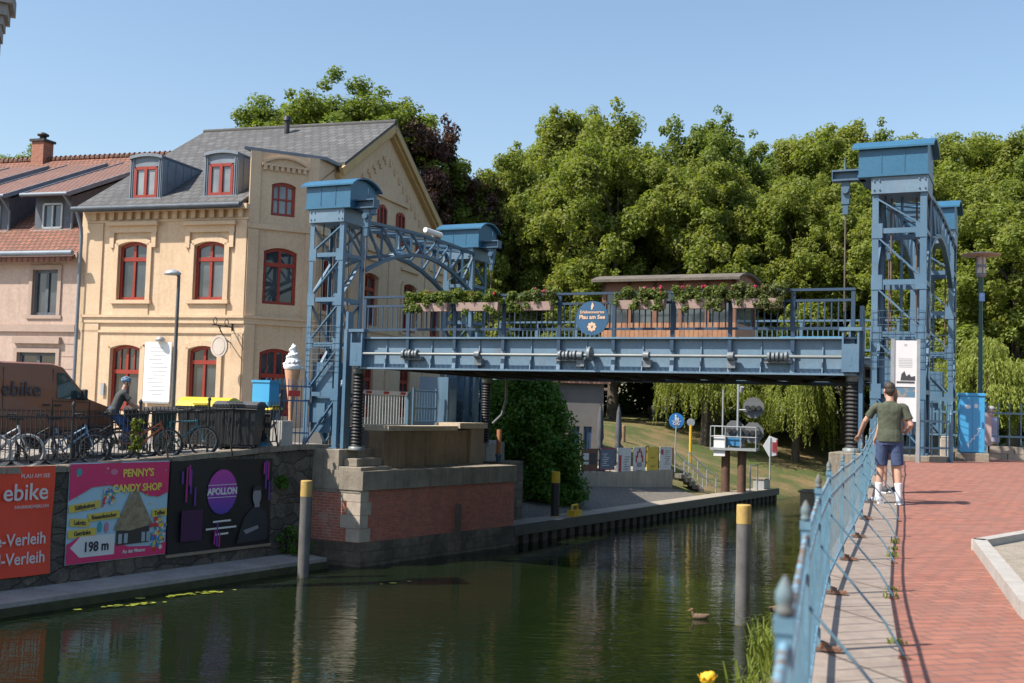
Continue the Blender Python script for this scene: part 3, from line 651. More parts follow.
for k in range(2):
    mb.tube([HF(7.95, -0.50, 7.47), HF(1.62, -0.50, 7.47)], 0.085, 8)
mb.beam(HF(7.95, -0.36, 7.42), HF(1.72, -0.36, 7.42), 0.12, 0.06)
mb.build('gutter', ZINC, yh)
mb = MB(); mb.tube([HF(7.78, -0.46, 7.4), HF(7.78, -0.2, 6.9), HF(7.78, -0.16, 6.6), HF(7.78, -0.16, 0.1)], 0.06, 8); mb.build('downpipe', ZINC, yh)
# dormers with curved zinc hoods
for a0 in (2.22, 5.08):
    a1 = a0 + 1.26; b0 = 0.30; z0 = 7.86; zt = 9.42
    mb = MB(); k = 8
    top = [(a0 + (a1 - a0) * i / k, zt - 0.09 * (2 * i / k - 1) ** 2) for i in range(k + 1)]
    for i in range(k):
        (p, q), (r, t) = top[i], top[i + 1]
        mb.hexa([HF(p, b0 - .08, q - .10), HF(r, b0 - .08, t - .10), HF(r, 3.6, t - .10), HF(p, 3.6, q - .10), HF(p, b0 - .08, q), HF(r, b0 - .08, t), HF(r, 3.6, t), HF(p, 3.6, q)])
    mb.hexa([HF(a, b, z) for z in (z0, zt - .12) for a, b in ((a0, b0), (a0 + .17, b0), (a0 + .17, 3.4), (a0, 3.4))])
    mb.hexa([HF(a, b, z) for z in (z0, zt - .12) for a, b in ((a1 - .17, b0), (a1, b0), (a1, 3.4), (a1 - .17, 3.4))])
    mb.hexa([HF(a, b, z) for z in (zt - .43, zt - .105) for a, b in ((a0 + .171, b0 + .02), (a1 - .171, b0 + .02), (a1 - .171, b0 + .3), (a0 + .171, b0 + .3))])
    mb.hexa([HF(a, b, z) for z in (z0 - .1, z0 + .06) for a, b in ((a0 - .05, b0 - .1), (a1 + .05, b0 - .1), (a1 + .05, b0 + .3), (a0 - .05, b0 + .3))])
    for s in (a0 + .05, a0 + .12, a1 - .05, a1 - .12): mb.beam(HF(s, b0 - .012, z0 + .07), HF(s, b0 - .012, zt - .2), .02, .03, -FG)
    for j in range(6):
        b = 0.6 + j * .45
        for s, e in ((a0, -.012), (a1, .012)): mb.beam(HF(s + e, b, z0 + .1), HF(s + e, b, zt - .2), .02, .03, FL)
    dm = mb.build('dormer', ZINC, yh)
    wd = lambda s, d, z: HF(s, b0 - d, z)
    window(wd, (a0 + .18, a1 - .18, z0 + .07, zt - .44, 0.0), dm, 'pair', pm_=CURT, d=-0.02)
    # window() parents a frame with a pane below it: fold the pane up to the dormer level
    for c in list(dm.children):
        for g in list(c.children): g.parent = dm
# ground-floor wall details of the house
mb = MB(); mb.fbox(HF, 6.62, 6.74, -0.14, -0.02, 1.35, 1.75); mb.build('letter_box', GALV, yh)

# pinkish house with a red roof
ph = thing('town_house', xy(HF(11, 6)) + (0,), 'pinkish grey town house with red tiled roof and slate clad dormers at the left edge', 'house')
w1 = lambda s, d, z: HF(s, -0.05 - d, z)
po = [(8.70, 9.72, 3.98, 5.52, 0.0), (8.62, 10.2, 0.6, 2.72, 0.0), (12.0, 13.0, 3.98, 5.52, 0.0), (11.6, 12.8, 0.6, 2.72, 0), (15.2, 16.2, 3.98, 5.52, 0), (18.2, 19.2, 3.98, 5.52, 0)]
mb = MB(); wall(mb, w1, 7.9, 22.0, -0.3, 6.1, po)
mb.quad(HF(22, -.05, -.3), HF(22, 13, -.3), HF(22, 13, 6.1), HF(22, -.05, 6.1)); mb.add([HF(22, -.05, 6.1), HF(22, 13, 6.1), HF(22, 7.3, 10.9)], [(0, 1, 2)])
mb.quad(HF(7.9, 0.05, 6.1), HF(7.9, 13, 6.1), HF(7.9, 7.3, 10.9), HF(7.9, 0.06, 6.12))
mb.build('wall', PINK, ph)
mb = MB()
slab(w1, 7.9, 22, 3.42, 3.66, 0.08); slab(w1, 7.9, 22, 5.78, 5.90, 0.05); slab(w1, 7.9, 22, 5.901, 6.06, 0.14); slab(w1, 8.45, 10.35, 3.02, 3.24, 0.14)
for o in po:
    for s0, s1, z0, z1 in ((o[0] - .14, o[0], o[2], o[3]), (o[1], o[1] + .14, o[2], o[3]), (o[0] - .14, o[1] + .14, o[3] + .001, o[3] + .15), (o[0] - .2, o[1] + .2, o[2] - .12, o[2] - .001)): slab(w1, s0, s1, z0, z1, 0.05)
for z in np.arange(0.5, 3.4, 0.42): slab(w1, 7.9, 8.44, z, z + .02, 0.012)
mb.build('mouldings', PINKT, ph)
for o in po: window(w1, o, ph, 'pair', fm=SLATE, pm_=PANE)
def rz2(b): return 6.15 + 4.95 / 7.3 * (7.3 - abs(7.3 - b))
mb = MB(); roofslab(mb, HF, [(22.2, -0.4), (7.98, -0.4), (7.98, 7.3), (22.2, 7.3)], .14, rz2); roofslab(mb, HF, [(22.2, 7.301), (7.98, 7.301), (7.98, 13.4), (22.2, 13.4)], .14, rz2)
rf = mb.build('roof', REDT, ph)
mb = MB()
for i in range(59): mb.tube([HF(22.1 - i * .24, 7.3, 11.12), HF(22.1 - i * .24 - .2, 7.3, 11.16)], [0.11, 0.13], 8)
mb.build('ridge_tiles', REDT, rf)
mb = MB(); mb.fbox(HF, 15.6, 16.2, 6.95, 7.55, 10.6, 11.85); ch = mb.build('chimney', bricks('chimney_brick', FL, (0, 0, 1), (0.42, 0.15, 0.08), (0.33, 0.11, 0.065), (0.25, 0.2, 0.17), 0.25, 0.08, 0.01), rf)
mb = MB(); mb.fbox(HF, 15.53, 16.27, 6.88, 7.62, 11.85, 11.95); mb.lathe(HF(15.9, 7.25, 11.95), [(0.14, 0), (0.14, .16), (0.24, .19), (0.24, .25), (0.08, .33)], 10); mb.build('chimney_cap', BLACKM, ph)
mb = MB(); mb.tube([HF(8.4, 2.2, 7.4), HF(8.4, 2.2, 8.35)], .1, 10); mb.tube([HF(8.4, 2.2, 8.3), HF(8.4, 2.2, 8.45)], .13, 10); mb.build('vent_pipe', pm('terracotta', (0.5, 0.19, 0.08), None, 4, .8), rf)
mb = MB(); mb.tube([HF(22.2, -0.48, 6.02), HF(7.85, -0.48, 6.02)], 0.09, 8); mb.build('gutter', ZINC, ph)
for (a0, a1) in ((9.45, 11.35), (12.15, 14.05), (15.0, 16.9)):
    b0 = 1.55; zb = 6.8; zf = 8.36
    mb = MB()
    mb.hexa([HF(a, b, z) for z in (zb, zf) for a, b in ((a0 + .18, b0), (a0 + .55, b0), (a0 + .55, b0 + .4), (a0 + .18, b0 + .4))])
    mb.hexa([HF(a, b, z) for z in (zb, zf) for a, b in ((a1 - .55, b0), (a1 - .18, b0), (a1 - .18, b0 + .4), (a1 - .55, b0 + .4))])
    for s in (a0 + .2, a1 - .26):
        mb.add([HF(s, b0 + .1, zb), HF(s, b0 + .1, zf), HF(s, 6.3, 10.3), HF(s + .06, b0 + .1, zb), HF(s + .06, b0 + .1, zf), HF(s + .06, 6.3, 10.3)], [(0, 1, 2), (3, 5, 4), (0, 3, 4, 1), (1, 4, 5, 2), (0, 2, 5, 3)])
    mb.hexa([HF(a, b, z) for z in (zf - .28, zf) for a, b in ((a0 + .551, b0 + .01), (a1 - .551, b0 + .01), (a1 - .551, b0 + .4), (a0 + .551, b0 + .4))])
    dm = mb.build('dormer', SLATE, ph)
    mb = MB(); zr3 = lambda b: zf + .02 + (10.62 - zf) / (6.5 - 1.1) * (b - 1.1)
    roofslab(mb, HF, [(a0, 1.1), (a1, 1.1), (a1, 6.6), (a0, 6.6)], .12, zr3); mb.build('dormer_roof', REDT2, dm)
    mb = MB()
    for s in (a0 - .03, a1 + .03): mb.beam(HF(s, 1.05, zr3(1.05) - .04), HF(s, 6.6, zr3(6.6) - .04), .05, .15)
    mb.tube([HF(a0 - .05, 1.02, zf - .03), HF(a1 + .05, 1.02, zf - .03)], .07, 8)
    mb.tube([HF(a0 + .12, 1.02, zf - .06), HF(a0 + .1, b0 - .05, zf - .5), HF(a0 + .1, b0 - .05, 7.05)], .045, 8); mb.build('flashing', ZINC, dm)
    mb = MB(); wd = lambda s, d, z: HF(s, b0 - d, z)
    o = (a0 + .56, a1 - .56, zb + .42, zf - .29)
    nrm = -FG
    for p, q in (((o[0], o[2]), (o[0], o[3])), ((o[1], o[2]), (o[1], o[3])), ((o[0], o[2]), (o[1], o[2])), ((o[0], o[3]), (o[1], o[3])), (((o[0] + o[1]) / 2, o[2]), ((o[0] + o[1]) / 2, o[3]))):
        mb.beam(wd(p[0], .01, p[1]), wd(q[0], .01, q[1]), .07, .07, nrm)
    mb.hexa([HF(a, b, z) for z in (zb + .0, zb + .34) for a, b in ((a0 + .1, b0 - .12), (a1 - .1, b0 - .12), (a1 - .1, b0 + .3), (a0 + .1, b0 + .3))])
    mb.build('window_frame', WHITE if False else GALV, dm)
    mb = MB(); mb.quad(wd(o[0], -.03, o[2]), wd(o[1], -.03, o[2]), wd(o[1], -.03, o[3]), wd(o[0], -.03, o[3])); mb.build('pane', glass('dormer_glass', (0.05, 0.07, 0.09)), dm)

# grey house behind the bush and terrace
gh = thing('grey_house', (1.5, 59, -1.4), 'low grey house half hidden behind the dark bush beyond the bridge', 'house')
G2 = frame((4.62, 56.5, 0), (-1, 0, 0), (0, 1, 0)); w2_ = lambda s, d, z: G2(s, -d, z)
op = [(0.55, 0.95, -0.75, 0.55, 0), (1.15, 1.55, -0.75, 0.55, 0), (2.6, 3.6, -0.6, .9, 0)]
mb = MB(); wall(mb, w2_, 0, 6, -1.6, 3.0, op); mb.quad(G2(0, 0, -1.6), G2(0, 5, -1.6), G2(0, 5, 3), G2(0, 0, 3)); mb.quad(G2(6, 0, -1.6), G2(6, 5, -1.6), G2(6, 5, 3), G2(6, 0, 3)); mb.quad(G2(0, 5, -1.6), G2(6, 5, -1.6), G2(6, 5, 3), G2(0, 5, 3))
for s in (0, 6): mb.add([G2(s, 0, 3), G2(s, 5, 3), G2(s, 2.5, 4.3)], [(0, 1, 2)])
mb.build('wall', pm('grey_render', (0.17, 0.16, 0.15), (0.14, 0.13, 0.125), 1.2, .9), gh)
for o in op: window(w2_, o, gh, 'pair', fm=pm('blue_window_paint', (0.05, 0.09, 0.16), None, 3, .5))
mb = MB(); roofslab(mb, G2, [(-.3, -.3), (6.3, -.3), (6.3, 2.5), (-.3, 2.5)], .12, lambda b: 2.95 + b * .55); roofslab(mb, G2, [(-.3, 2.501), (6.3, 2.501), (6.3, 5.3), (-.3, 5.3)], .12, lambda b: 2.95 + (5 - b) * .55)
mb.build('roof', REDT2, gh)
# ------------------------------------------------------------------ foliage helpers
def leaves(name, puffs, per, size, seed, mat, parent=None, loc=(0, 0, 0), flat=0.0, out=0.75, up=0.45, aspect=0.62, dens=2.0):
    """many small leaf faces spread in clumps; puffs = rows of x, y, z, radius"""
    g = np.random.default_rng(seed); P = np.asarray(puffs, float)
    n = np.maximum(6, (per * (P[:, 3] / P[:, 3].mean()) ** dens).astype(int)); idx = np.repeat(np.arange(len(P)), n); T = len(idx)
    d = g.normal(size=(T, 3)); d /= np.linalg.norm(d, axis=1)[:, None]
    r = P[idx, 3] * g.random(T) ** 0.45
    c = P[idx, :3] + d * r[:, None] * np.array([1, 1, 1 - flat])
    nr = d * out + g.normal(size=(T, 3)) * 0.55 + np.array([0, 0, up]); nr /= np.linalg.norm(nr, axis=1)[:, None]
    a = np.cross(nr, g.normal(size=(T, 3))); a /= np.linalg.norm(a, axis=1)[:, None]; b = np.cross(nr, a)
    s = size * (0.6 + 0.8 * g.random(T))[:, None]; a *= s; b *= s * aspect; f = nr * s * 0.18
    v = np.stack([c - a, c - b + f, c + a, c + b + f], 1).reshape(-1, 3)
    return raw_quads(name, v, mat, parent, loc)
def raw_quads(name, v, mat, parent=None, loc=(0, 0, 0)):
    T = len(v) // 4; me = bpy.data.meshes.new(name)
    me.vertices.add(4 * T); me.vertices.foreach_set('co', v.astype(np.float32).ravel())
    me.loops.add(4 * T); me.loops.foreach_set('vertex_index', np.arange(4 * T, dtype=np.int32))
    me.polygons.add(T); me.polygons.foreach_set('loop_start', np.arange(0, 4 * T, 4, dtype=np.int32))
    me.update(calc_edges=True); me.materials.append(mat)
    o = bpy.data.objects.new(name, me); COL.objects.link(o); o.location = loc
    if parent: o.parent = parent
    return o

# ------------------------------------------------------------------ the lifting bridge
def lift_tower(s0, s1, t0, zb, inner, label, group='blue lattice lifting towers of the bridge'):
    """four lattice legs, braces, winch cabin with a curved roof, cantilever arm; inner = +1/-1 towards the span"""
    T = thing('bridge_tower', xy(BR((s0 + s1) / 2, t0 + .55)) + (zb,), label, 'tower', group)
    t1 = t0 + 1.1; zt = 6.46
    lv = [zb + 0.02, zb + (6.46 - zb) * 0.235, zb + (6.46 - zb) * 0.455, zb + (6.46 - zb) * 0.655, zb + (6.46 - zb) * 0.855, zt]
    for s in (s0, s1):
        for t in (t0, t1):
            mb = MB(); sg = 1 if s == s0 else -1; tg = 1 if t == t0 else -1
            mb.fbox(BR, min(s, s + sg * .14), max(s, s + sg * .14), min(t, t + tg * .022), max(t, t + tg * .022), zb, zt)
            mb.fbox(BR, min(s, s + sg * .022), max(s, s + sg * .022), min(t + tg * .0225, t + tg * .14), max(t + tg * .0225, t + tg * .14), zb, zt)
            mb.fbox(BR, min(s - .05, s + sg * .2), max(s + .05, s + sg * .2), min(t - .05, t + tg * .2), max(t + .05, t + tg * .2), zb - .03, zb + .025)
            mb.build('leg', STEEL, T)
    mb = MB(); gs = MB()
    fl_ = (s1, s0) if inner > 0 else (s0, s1)
    for j, z in enumerate(lv[1:-1]):
        for t in (t0 + .03, t1 - .03): mb.beam(BR(s0 + .02, t, z), BR(s1 - .02, t, z), .05, .12)
        for s in (s0 + .03, s1 - .03): mb.beam(BR(s, t0 + .06, z + .005), BR(s, t1 - .06, z + .005), .05, .10)
        for s in (s0, s1):
            sg = 1 if s == s0 else -1
            gs.nxt().fbox(BR, min(s - sg * .01, s + sg * .23), max(s - sg * .01, s + sg * .23), t0 - .014, t0 - .003, z - .17, z + .17)
    for j in range(5):
        za, zc = lv[j] + .08, lv[j + 1] - .08
        if inner > 0: pa, pb = s0 + .06, s1 - .06
        else: pa, pb = s1 - .06, s0 + .06
        for t in (t0 + .045, t1 - .045):
            mb.beam(BR(pa, t, za), BR(pb, t, zc), .035, .10, BV)
        if True:
            for s in (s0 + .05, s1 - .05):
                q0, q1 = (t0 + .06, t1 - .06) if j % 2 else (t1 - .06, t0 + .06)
                mb.beam(BR(s, q0, za), BR(s, q1, zc), .035, .08, BU)
        mb.beam(BR((s0 + s1) / 2, t0 + .55, lv[j]), BR((s0 + s1) / 2, t0 + .55, lv[j + 1] - .003), .05, .05)
    for z in (lv[3] + .3, lv[4] + .25):
        mb.tube([BR(s0 + .25, t0 + .3, zb + .5), BR(s0 + .25, t0 + .3, zt)], .018, 6)
    mb.build('bracing', STEEL, T); gs.build_each('gusset_plate', STEEL, T)
    # counterweight plates low inside, with guard mesh
    mb = MB(); mb.fbox(BR, s0 + .16, s1 - .30, t0 + .16, t1 - .16, zb + .42, lv[2] - .5); mb.fbox(BR, s0 + .12, s1 - .5, t0 + .12, t1 - .12, zb + .7, zb + 1.25)
    mb.build('counterweight', STEEL, T)
    mb = MB(); 
    for k in range(9): mb.tube([BR(s0 + .0, t0 - .03, lv[2] - .75 + k * .16), BR(s1, t0 - .03, lv[2] - .75 + k * .16)], .006, 4)
    for k in range(8): mb.tube([BR(s0 + .02 + k * .16, t0 - .035, lv[2] - .76), BR(s0 + .02 + k * .16, t0 - .035, lv[2] + .54)], .005, 4)
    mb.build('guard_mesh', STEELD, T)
    # cables inside the tower
    mb = MB()
    for s in (s0 + .34, s1 - .28): mb.tube([BR(s, t0 + .7, lv[2]), BR(s, t0 + .7, zt)], .022, 6)
    mb.build('hoist_rods', pm('rod_brown', (0.16, 0.11, 0.08), None, 4, .6), T)
    # head: fascia and winch cabin
    c0, c1 = (s0 - .12, s1 + .24) if inner > 0 else (s0 - .30, s1 + .02); ta, tb = t0 - .10, t1 + .18
    mb = MB(); mb.fbox(BR, s0 - .02, s1 + .02, t0 - .06, t1 + .04, zt - .005, 6.85)
    for s in (s0 + .1, s1 - .1):
        for z in (6.55, 6.75):
            for ds in (-.06, .06): mb.tube([BR(s + ds, t0 - .09, z), BR(s + ds, t0 - .05, z)], .02, 6)
    mb.build('head_beam', PLATE, T)
    cab = MB(); cab.fbox(BR, c0, c1, ta, tb, 6.855, 7.50)
    k = 8; e = [(ta + (tb - ta) * i / k, 7.50 + .20 * math.sin(math.pi * i / k) ** .8) for i in range(k + 1)]
    for s in (c0 + .001, c1 - .001): cab.add([BR(s, p, q) for p, q in e], [tuple(range(k + 1))])
    for i in (1, 2): cab.fbox(BR, c0 + (c1 - c0) * i / 3 - .012, c0 + (c1 - c0) * i / 3 + .012, ta - .012, ta - .001, 6.87, 7.48)
    cab.fbox(BR, c0 - .02, c1 + .02, ta - .02, tb + .02, 6.84, 6.9)
    cb = cab.build('cabin', CABIN, T)
    mb = MB(); e = [(ta - .10 + (tb - ta + .2) * i / k, 7.47 + .26 * math.sin(math.pi * i / k) ** .75) for i in range(k + 1)]
    for i in range(k):
        (p, q), (r, z) = e[i], e[i + 1]
        mb.hexa([BR(c0 - .14, p, q), BR(c1 + .14, p, q), BR(c1 + .14, r, z), BR(c0 - .14, r, z), BR(c0 - .14, p, q + .045), BR(c1 + .14, p, q + .045), BR(c1 + .14, r, z + .045), BR(c0 - .14, r, z + .045)])
    mb.build('cabin_roof', CABIN, cb)
    # cantilever arm with pulley over the span
    x0 = c1 if inner > 0 else c0; x1 = x0 + inner * .62
    mb = MB(); a, b = min(x0 - inner * .1, x1), max(x0 - inner * .1, x1)
    for z in (6.86, 7.08): mb.fbox(BR, a, b, t0 + .12, t0 + .42, z - .02, z + .02)
    mb.fbox(BR, a, b, t0 + .25, t0 + .29, 6.88, 7.06); mb.fbox(BR, min(x1, x1 + inner * .02), max(x1, x1 + inner * .02), t0 + .12, t0 + .42, 6.84, 7.10)
    mb.tube([BR(x1 - inner * .26, t0 + .27, 7.08), BR(x1 - inner * .26, t0 + .27, 7.42)], [.035, .012], 6)
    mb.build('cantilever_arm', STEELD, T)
    xp = x1 - inner * .28
    mb = MB(); mb.fbox(BR, xp - .09, xp + .09, t0 + .20, t0 + .34, 6.30, 6.84); mb.tube([BR(xp, t0 + .13, 6.62), BR(xp, t0 + .20, 6.62)], .085, 12); mb.tube([BR(xp, t0 + .34, 6.62), BR(xp, t0 + .41, 6.62)], .085, 12); mb.fbox(BR, xp - .06, xp + .06, t0 + .22, t0 + .32, 6.06, 6.299)
    mb.build('pulley', STEELD, T)
    mb = MB(); mb.tube([BR(xp, t0 + .27, 6.08), BR(xp, t0 + .27, 3.2)], .02, 6); mb.build('hoist_cable', pm('cable_brown', (0.13, 0.10, 0.085), None, 4, .6), T)
    # spindle in black rubber bellows under the end of the span
    sp_ = s1 + .62 if inner > 0 else s0 - .40
    prof = []; z = zb + .06; k = 0
    while z < 2.16: prof.append((.165 if k % 2 else .125, z)); z += .045; k += 1
    mb = MB(); mb.lathe(BR(sp_, t0 + .1, 0), prof, 14, smooth=False); bl = mb.build('spindle_bellows', BLACKR, T)
    mb = MB().nxt(); mb.lathe(BR(sp_, t0 + .1, 0), [(.22, zb - .02), (.22, zb + .06), (.12, zb + .09)], 12); mb.nxt().lathe(BR(sp_, t0 + .1, 0), [(.10, 2.14), (.16, 2.16), (.16, 2.25), (.2, 2.3)], 12); mb.build_each('spindle_collar', GREASE, bl)
    mb = MB(); g0 = s1 + .14 if inner > 0 else s0 - .26
    mb.fbox(BR, g0, g0 + .08, t0 + .06, t0 + .34, zb, 3.9); mb.fbox(BR, g0 - .01, g0 + .09, t0 + .02, t0 + .06, zb, 3.4); mb.build('guide_rail', STEEL, T)
    return T
lift_tower(-15.30, -14.16, 0.0, 0.05, +1, 'blue lattice bridge tower at the front left on the stone pedestal, beside the ochre house')
lift_tower(0.24, 1.42, 0.0, 0.56, -1, 'blue lattice bridge tower at the front right beside the tall white information board')
lift_tower(-15.30, -14.16, 8.0, 0.05, +1, 'blue lattice bridge tower at the back left in front of the copper beech')
lift_tower(0.24, 1.42, 8.0, 0.56, -1, 'blue lattice bridge tower at the back right, hidden behind the tower by the information board')
mb = MB(); mb.fbox(BR, -0.6, 1.9, -.4, 1.5, -4.0, .535); plr = thing('tower_plinth', xy(BR(.6, .5)) + (0,), 'concrete plinth carrying the front right bridge tower', 'plinth', None); mb.build('block', CONC, plr, bevel=.02)
mb = MB(); mb.fbox(BR, -0.6, 1.9, 7.6, 9.5, -4.0, .535); plr = thing('tower_plinth', xy(BR(.6, 8.5)) + (0,), 'concrete plinth carrying the back right bridge tower', 'plinth', None); mb.build('block', CONC, plr)

def portal(s_pair, label):
    T = thing('portal_truss', xy(BR(sum(s_pair) / 2, 4.5)) + (6.4,), label, 'truss', 'arched trusses joining the bridge towers')
    ta, tb = 1.1, 8.0; n = 8
    for s in s_pair:
        mb = MB(); top = [BR(s, ta + (tb - ta) * i / n, 6.62 + .10 * math.sin(math.pi * i / n)) for i in range(n + 1)]
        lo = [BR(s, ta + (tb - ta) * i / n, 4.95 + 1.12 * math.sin(math.pi * (0.06 + .88 * i / n)) ** .9) for i in range(n + 1)]
        for i in range(n):
            mb.beam(top[i], top[i + 1], .10, .09); mb.beam(lo[i], lo[i + 1], .12, .10)
            mb.beam(lo[i + 1] if i < n // 2 else lo[i], top[i] if i < n // 2 else top[i + 1], .06, .06)
        for i in range(1, n): mb.beam(lo[i], top[i], .07, .07)
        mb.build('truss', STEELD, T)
    mb = MB()
    for i in range(n + 1):
        t = ta + (tb - ta) * i / n; z = 6.62 + .10 * math.sin(math.pi * i / n)
        mb.beam(BR(s_pair[0] + .05, t + .002, z), BR(s_pair[1] - .05, t + .002, z), .06, .06)
        if i < n: mb.beam(BR(s_pair[0] + .05, t, z - .01), BR(s_pair[1] - .05, t + (tb - ta) / n, z - .01), .04, .04)
    mb.build('cross_braces', STEELD, T)
    return T
pt = portal((-15.2, -14.12), 'arched blue truss between the two left towers')
mb = MB(); mb.tube([BR(-14.1, 4.5, 6.92), BR(-14.02, 5.4, 6.88)], .085, 10); mb.beam(BR(-14.1, 5.0, 6.7), BR(-14.1, 5.0, 6.86), .05, .05); mb.build('tube_light', WHITE, pt)
mb = MB(); mb.lathe(BR(-14.5, 3.6, 5.95), [(.42, 0), (.40, .05), (.12, .16), (.05, .3), (.03, .66)], 14); mb.build('pendant_lamp', STEELD, pt)
portal((0.34, 1.34), 'arched blue truss between the two right towers')

lb_ = thing('lift_bridge', xy(BR(-6.6, 4.2)) + (2.3,), 'raised blue steel bridge span with riveted plate girders and railings above the canal', 'bridge')
S0, S1 = -13.38, -0.05
POSTS = [-13.28, -11.88, -10.44, -9.0, -7.42, -5.94, -4.42, -2.99, -1.5, -0.14]
def girder(t, sg, name):
    mb = MB(); a, b = min(t, t + sg * .02), max(t, t + sg * .02)
    mb.fbox(BR, S0, S1, a, b, 2.33, 3.12)
    mb.fbox(BR, S0, S1, min(t - sg * .15, t + sg * .15), max(t - sg * .15, t + sg * .15), 3.121, 3.165); mb.fbox(BR, S0, S1, min(t - sg * .15, t + sg * .15), max(t - sg * .15, t + sg * .15), 2.285, 2.329)
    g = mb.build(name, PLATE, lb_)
    mb = MB()
    for i, s in enumerate(POSTS):
        mb.nxt().hexa([BR(s - .05, t - sg * .002, 2.331), BR(s + .05, t - sg * .002, 2.331), BR(s + .05, t - sg * .14, 2.331), BR(s - .05, t - sg * .14, 2.331), BR(s - .05, t - sg * .002, 3.12), BR(s + .05, t - sg * .002, 3.12), BR(s + .05, t - sg * .03, 3.12), BR(s - .05, t - sg * .03, 3.12)])
    for i in range(len(POSTS) - 1):
        s = (POSTS[i] + POSTS[i + 1]) / 2; k = 6
        cv = [(-.14 + .11 * math.sin(math.pi / 2 * j / k) , 2.331 + .78 * j / k) for j in range(k + 1)]
        mb.nxt()
        for j in range(k):
            mb.hexa([BR(s - .012, t - sg * .003, cv[j][1]), BR(s + .012, t - sg * .003, cv[j][1]), BR(s + .012, t + sg * cv[j][0], cv[j][1]), BR(s - .012, t + sg * cv[j][0], cv[j][1]), BR(s - .012, t - sg * .003, cv[j + 1][1]), BR(s + .012, t - sg * .003, cv[j + 1][1]), BR(s + .012, t + sg * cv[j + 1][0], cv[j + 1][1]), BR(s - .012, t + sg * cv[j + 1][0], cv[j + 1][1])])
    mb.build_each('stiffener', PLATE, g)
    mb = MB()
    for i in range(96):
        s = S0 + .08 + i * .138
        for z in (2.345, 3.105): mb.tube([BR(s, t - sg * .09, z - .012), BR(s, t - sg * .09, z + .004)], .022, 5, caps=True)
        mb.tube([BR(s, t - sg * .003, 2.40), BR(s, t - sg * .018, 2.40)], .02, 5)
    mb.build('rivets', STEEL, g)
    return g
girder(0.0, 1, 'front_girder'); girder(8.4, -1, 'rear_girder')
mb = MB(); mb.fbox(BR, S0, S1, .16, 8.24, 2.56, 2.62); mb.build('deck', pm('deck_planks', (0.18, 0.14, 0.11), (0.13, 0.105, 0.085), 3, .9), lb_)
mb = MB()
for i in range(12): mb.fbox(BR, S0 + .3 + i * 1.15, S0 + .42 + i * 1.15, .17, 8.23, 2.30, 2.559)
for t in (1.6, 3.2, 5.2, 6.8): mb.fbox(BR, S0 + .1, S1 - .1, t, t + .1, 2.36, 2.557)
for i in range(5):
    a = S0 + .6 + i * 2.5; mb.beam(BR(a, .3, 2.33), BR(a + 2.3, 8.1, 2.33), .08, .05); mb.beam(BR(a + 2.3, .3, 2.345), BR(a, 8.1, 2.345), .08, .05)
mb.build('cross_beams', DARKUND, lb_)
# railings
for t, sg in ((-0.10, 1), (8.5, -1)):
    for s in POSTS:
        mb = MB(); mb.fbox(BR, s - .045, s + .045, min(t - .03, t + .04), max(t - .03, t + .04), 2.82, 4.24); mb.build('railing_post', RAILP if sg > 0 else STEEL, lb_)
    mb = MB(); mb.fbox(BR, POSTS[0] - .05, POSTS[-1] + .05, t - .045, t + .045, 4.241, 4.30); mb.fbox(BR, POSTS[0], POSTS[-1], t - .02, t + .02, 3.99, 4.05); mb.fbox(BR, POSTS[0], POSTS[-1], t - .02, t + .02, 3.34, 3.40)
    n = int((POSTS[-1] - POSTS[0]) / .155)
    for i in range(n):
        s = POSTS[0] + .1 + i * .155; mb.fbox(BR, s - .014, s + .014, t - .012, t + .012, 3.401, 3.989)
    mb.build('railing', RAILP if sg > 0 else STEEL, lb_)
# drive shaft with couplings and bearings
mb = MB(); mb.tube([BR(-13.5, -.21, 2.70), BR(-.15, -.21, 2.70)], .042, 8); sh = mb.build('drive_shaft', GREASE, lb_)
mb = MB()
for s in (-11.95, -7.35, -2.05):
    mb.nxt()
    for k in range(5): mb.tube([BR(s + k * .1, -.21, 2.70), BR(s + .055 + k * .1, -.21, 2.70)], .125 if k % 2 == 0 else .10, 10)
    mb.fbox(BR, s - .1, s + .55, -.19, -.02, 2.55, 2.64)
for s in (-9.75, -5.1, -3.0, -6.85):
    mb.nxt(); mb.tube([BR(s, -.21, 2.70), BR(s + .14, -.21, 2.70)], .11, 10); mb.fbox(BR, s - .03, s + .17, -.2, -.02, 2.42, 2.60)
mb.nxt(); mb.tube([BR(-6.55, -.21, 2.73), BR(-6.48, -.21, 2.73)], .19, 16)
mb.build_each('coupling', pm('grimy_steel', (0.19, 0.22, 0.24), (0.10, 0.11, 0.12), 7, .5), sh)
for a, b in ((-13.62, -13.24), (-.36, .02)):
    for t in (0.0, 8.4):
        mb = MB(); f = -1 if t == 0 else 1
        lo, hi = min(t + f * .02, t + f * .27), max(t + f * .02, t + f * .27)
        mb.fbox(BR, a, b, lo, hi, 2.36, 3.0); mb.fbox(BR, a - .06, b + .06, lo - .03, hi + .03, 3.3, 3.38); mb.fbox(BR, a, a + .04, lo, hi, 3.0, 3.3); mb.fbox(BR, b - .04, b, lo, hi, 3.0, 3.3); mb.fbox(BR, (a + b) / 2 - .03, (a + b) / 2 + .03, lo - .004, lo + .03, 2.5, 2.72)
        mb.build('lifting_bracket', STEEL, lb_)
mb = MB(); mb.tube([BR(-12.5, 7.5, 2.28), BR(-12.5, 7.5, 1.6), BR(-12.65, 7.55, 1.1), BR(-13.0, 7.6, .8)], .05, 8); mb.build('cable_duct', GREASE, lb_)
